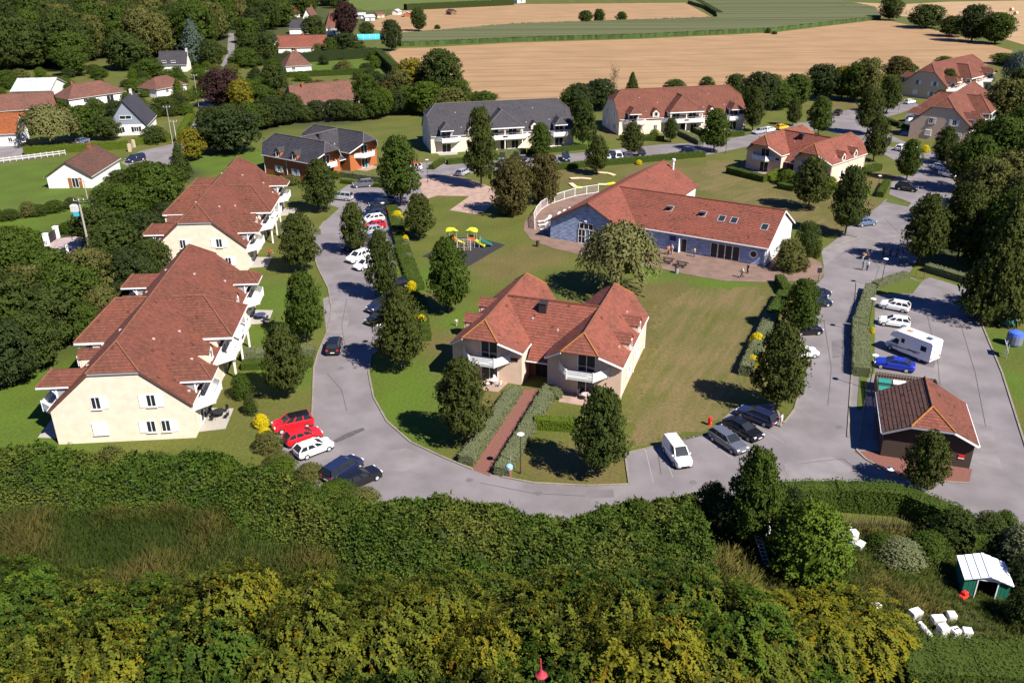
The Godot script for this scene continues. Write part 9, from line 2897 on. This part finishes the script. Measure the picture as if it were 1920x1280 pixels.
func bramble(edge: Array) -> void:
	# one bank of bramble and scrub: an uneven mound covered with leaf clusters, and taller shrubs that stand out of it
	var n1 := FastNoiseLite.new()
	n1.seed = 31
	n1.frequency = 0.11
	var n2 := FastNoiseLite.new()
	n2.seed = 32
	n2.frequency = 0.45
	var n3 := FastNoiseLite.new()
	n3.seed = 33
	n3.frequency = 0.07
	var far := func(x: float) -> float:
		for k in edge.size() - 1:
			if x >= edge[k][0] and x <= edge[k + 1][0]:
				return lerpf(edge[k][1], edge[k + 1][1], (x - edge[k][0]) / float(edge[k + 1][0] - edge[k][0]))
		return -66.0
	var high := func(x: float, z: float) -> float:
		var s: float = z - far.call(x)
		var deep := 9.5 + 4.5 * smoothstep(-17.0, -8.0, x) + 2.0 * n1.get_noise_2d(x, 7.0)
		var up := sqrt(clampf(s / 1.6, 0.0, 1.0))
		var down := 1.0 - smoothstep(0.45, 1.0, s / deep)
		return maxf(0.0, (2.9 + 1.6 * n1.get_noise_2d(x, z) + 0.9 * n2.get_noise_2d(x, z)) * up * down)
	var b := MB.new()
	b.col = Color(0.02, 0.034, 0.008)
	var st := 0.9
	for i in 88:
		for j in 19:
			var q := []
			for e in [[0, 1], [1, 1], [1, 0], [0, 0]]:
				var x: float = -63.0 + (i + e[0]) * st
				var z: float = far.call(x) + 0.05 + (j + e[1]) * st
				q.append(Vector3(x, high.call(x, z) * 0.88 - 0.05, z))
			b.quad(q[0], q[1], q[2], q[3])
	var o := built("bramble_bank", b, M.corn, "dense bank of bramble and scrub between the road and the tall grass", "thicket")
	o.set_meta("kind", "stuff")
	rng.seed = 41
	b = MB.new()
	for i in 9:
		var d := rvec()
		d.y = absf(d.y)
		var g := rng.randf_range(0.6, 1.45)
		leaf(b, d * rng.randf_range(0.02, 0.2), (d + Vector3.UP * 0.5).normalized(), (rvec() + d).normalized(), rng.randf_range(0.16, 0.28), 0.065, Color(g * 1.05, g, g * 0.8))
	var mm := MultiMesh.new()
	mm.transform_format = MultiMesh.TRANSFORM_3D
	mm.use_colors = true
	mm.mesh = b.mesh(M.scrub)
	mm.instance_count = 42000
	for i in mm.instance_count:
		var x := rng.randf_range(-62.0, 16.5)
		var f := rng.randf()
		var z: float = far.call(x) + (f * 15.5 if rng.randf() < 0.82 else f * 1.2)
		var h: float = high.call(x, z)
		var s := rng.randf_range(0.7, 1.5) * (1.0 if h > 0.25 else 0.4)
		var y := h * (1.0 if rng.randf() < 0.75 else rng.randf_range(0.3, 1.0)) + rng.randf_range(-0.12, 0.22)
		if rng.randf() < 0.02:
			y += rng.randf_range(0.2, 0.7)
		mm.set_instance_transform(i, Transform3D(Basis(Vector3.UP, rng.randf() * TAU).scaled(Vector3(s, s * rng.randf_range(0.7, 1.4), s)), Vector3(x, y, z)))
		var t := clampf(0.5 + 0.9 * n3.get_noise_2d(x, z * 1.6) + 0.5 * n2.get_noise_2d(x * 0.6, z), 0.0, 1.0)
		mm.set_instance_color(i, Color(0.05, 0.092, 0.012).lerp(Color(0.112, 0.13, 0.026), t * t) * rng.randf_range(0.7, 1.35))
	var m := MultiMeshInstance3D.new()
	m.name = numbered("bramble_leaves")
	m.multimesh = mm
	add_child(m, true)
	tag(m, "leaves of the dense bramble bank between the road and the tall grass", "thicket", "", "stuff")
	var x := -60.0
	var n := 0
	while x < 14.5:
		var z: float = far.call(x) + rng.randf_range(1.2, 3.2)
		var l: String = ["leaf_mid", "leaf_dark", "leaf_fresh", "leaf_olive", "leaf_mid"][rng.randi() % 5]
		tree("thicket_shrub", "bush", at(x, z), rng.randf_range(2.6, 4.1), rng.randf_range(3.0, 5.4), l, "shrub that stands up out of the bramble bank along the road", "shrub", "shrubs of the thicket")
		x += rng.randf_range(2.2, 5.5)
		n += 1

# ---------------------------------------------------------------- people
func people() -> void:
	person("stand", Vector3(25.95, 0, -137.31), -60, 1.75, "shirt_orange", "trousers_dark", "hair", "person in orange in front of the club house, beside one in white")
	person("stand", Vector3(26.62, 0, -137.57), 200, 1.75, "shirt_white", "trousers_beige", "blond", "person in white beside the one in orange at the club house")
	person("reach", Vector3(30.07, 0, -136.21), 150, 1.7, "shirt_yellow", "denim", "hair", "person in yellow at the club house's open door")
	person("walk", Vector3(35.58, 0, -126.6), 190, 1.78, "shirt_white", "trousers_dark", "blond", "person in a white shirt striding across the terrace")
	person("stand", Vector3(36.94, 0, -128.44), 200, 1.72, "shirt_black", "trousers_dark", "hair", "person in black carrying an orange bag behind the striding one")
	person("reach", Vector3(29.05, 0, -81.8), 150, 1.7, "shirt_white", "trousers_beige", "hair", "person in white at the open boot of the dark blue car")
	person("stand", Vector3(55.4, 0, -129.63), 10, 1.7, "turquoise", "trousers_beige", "hair", "left of the couple walking below the pony")
	person("stand", Vector3(56.07, 0, -129.62), 30, 1.68, "shirt_white", "denim", "hair", "right of the couple walking below the pony")
	person("stand", Vector3(61.28, 0, -136.57), 190, 1.76, "shirt_black", "trousers_dark", "hair", "person in black who leads the pony")
	person("stand", Vector3(62.5, 0, -136.55), 200, 1.7, "shirt_blue", "trousers_dark", "hair", "person second from the pony in the waiting group")
	person("stand", Vector3(63.34, 0, -136.02), 170, 1.72, "shirt_black", "trousers_dark", "hair", "person third from the pony, all in black")
	person("stand", Vector3(62.91, 0, -133.21), 160, 1.7, "shirt_blue", "denim", "hair", "person in blue at the right of the waiting group, in the tree's shade")
	person("stand", Vector3(65.14, 0, -137.84), 200, 1.2, "shirt_red", "trousers_dark", "hair", "child in red behind the waiting group")
	person("walk", Vector3(-7.55, 0, -108.92), 60, 1.15, "shirt_white", "trousers_beige", "hair", "small child on the lawn left of the middle house")
	person("bend", Vector3(-40.03, 0, -136.89), 30, 1.7, "shirt_red", "trousers_dark", "hair", "person in red on the grass before the far left block")
	person("stand", Vector3(-12.23, 0, -136.26), 20, 1.1, "shirt_blue", "denim", "hair", "child at the near corner of the playground")
	pony(Vector3(57.81, 0, -134.8), 11.57, "brown and white pony led across the junction")
	person("ride", Vector3(57.81, 0.62, -134.8), 11.57, 1.2, "shirt_white", "trousers_beige", "hair", "child riding the pony")
	person("bend", Vector3(21.97, 0, -62.57), 60, 1.7, "turquoise", "denim", "hair", "person in turquoise bending at the top of the ladder")
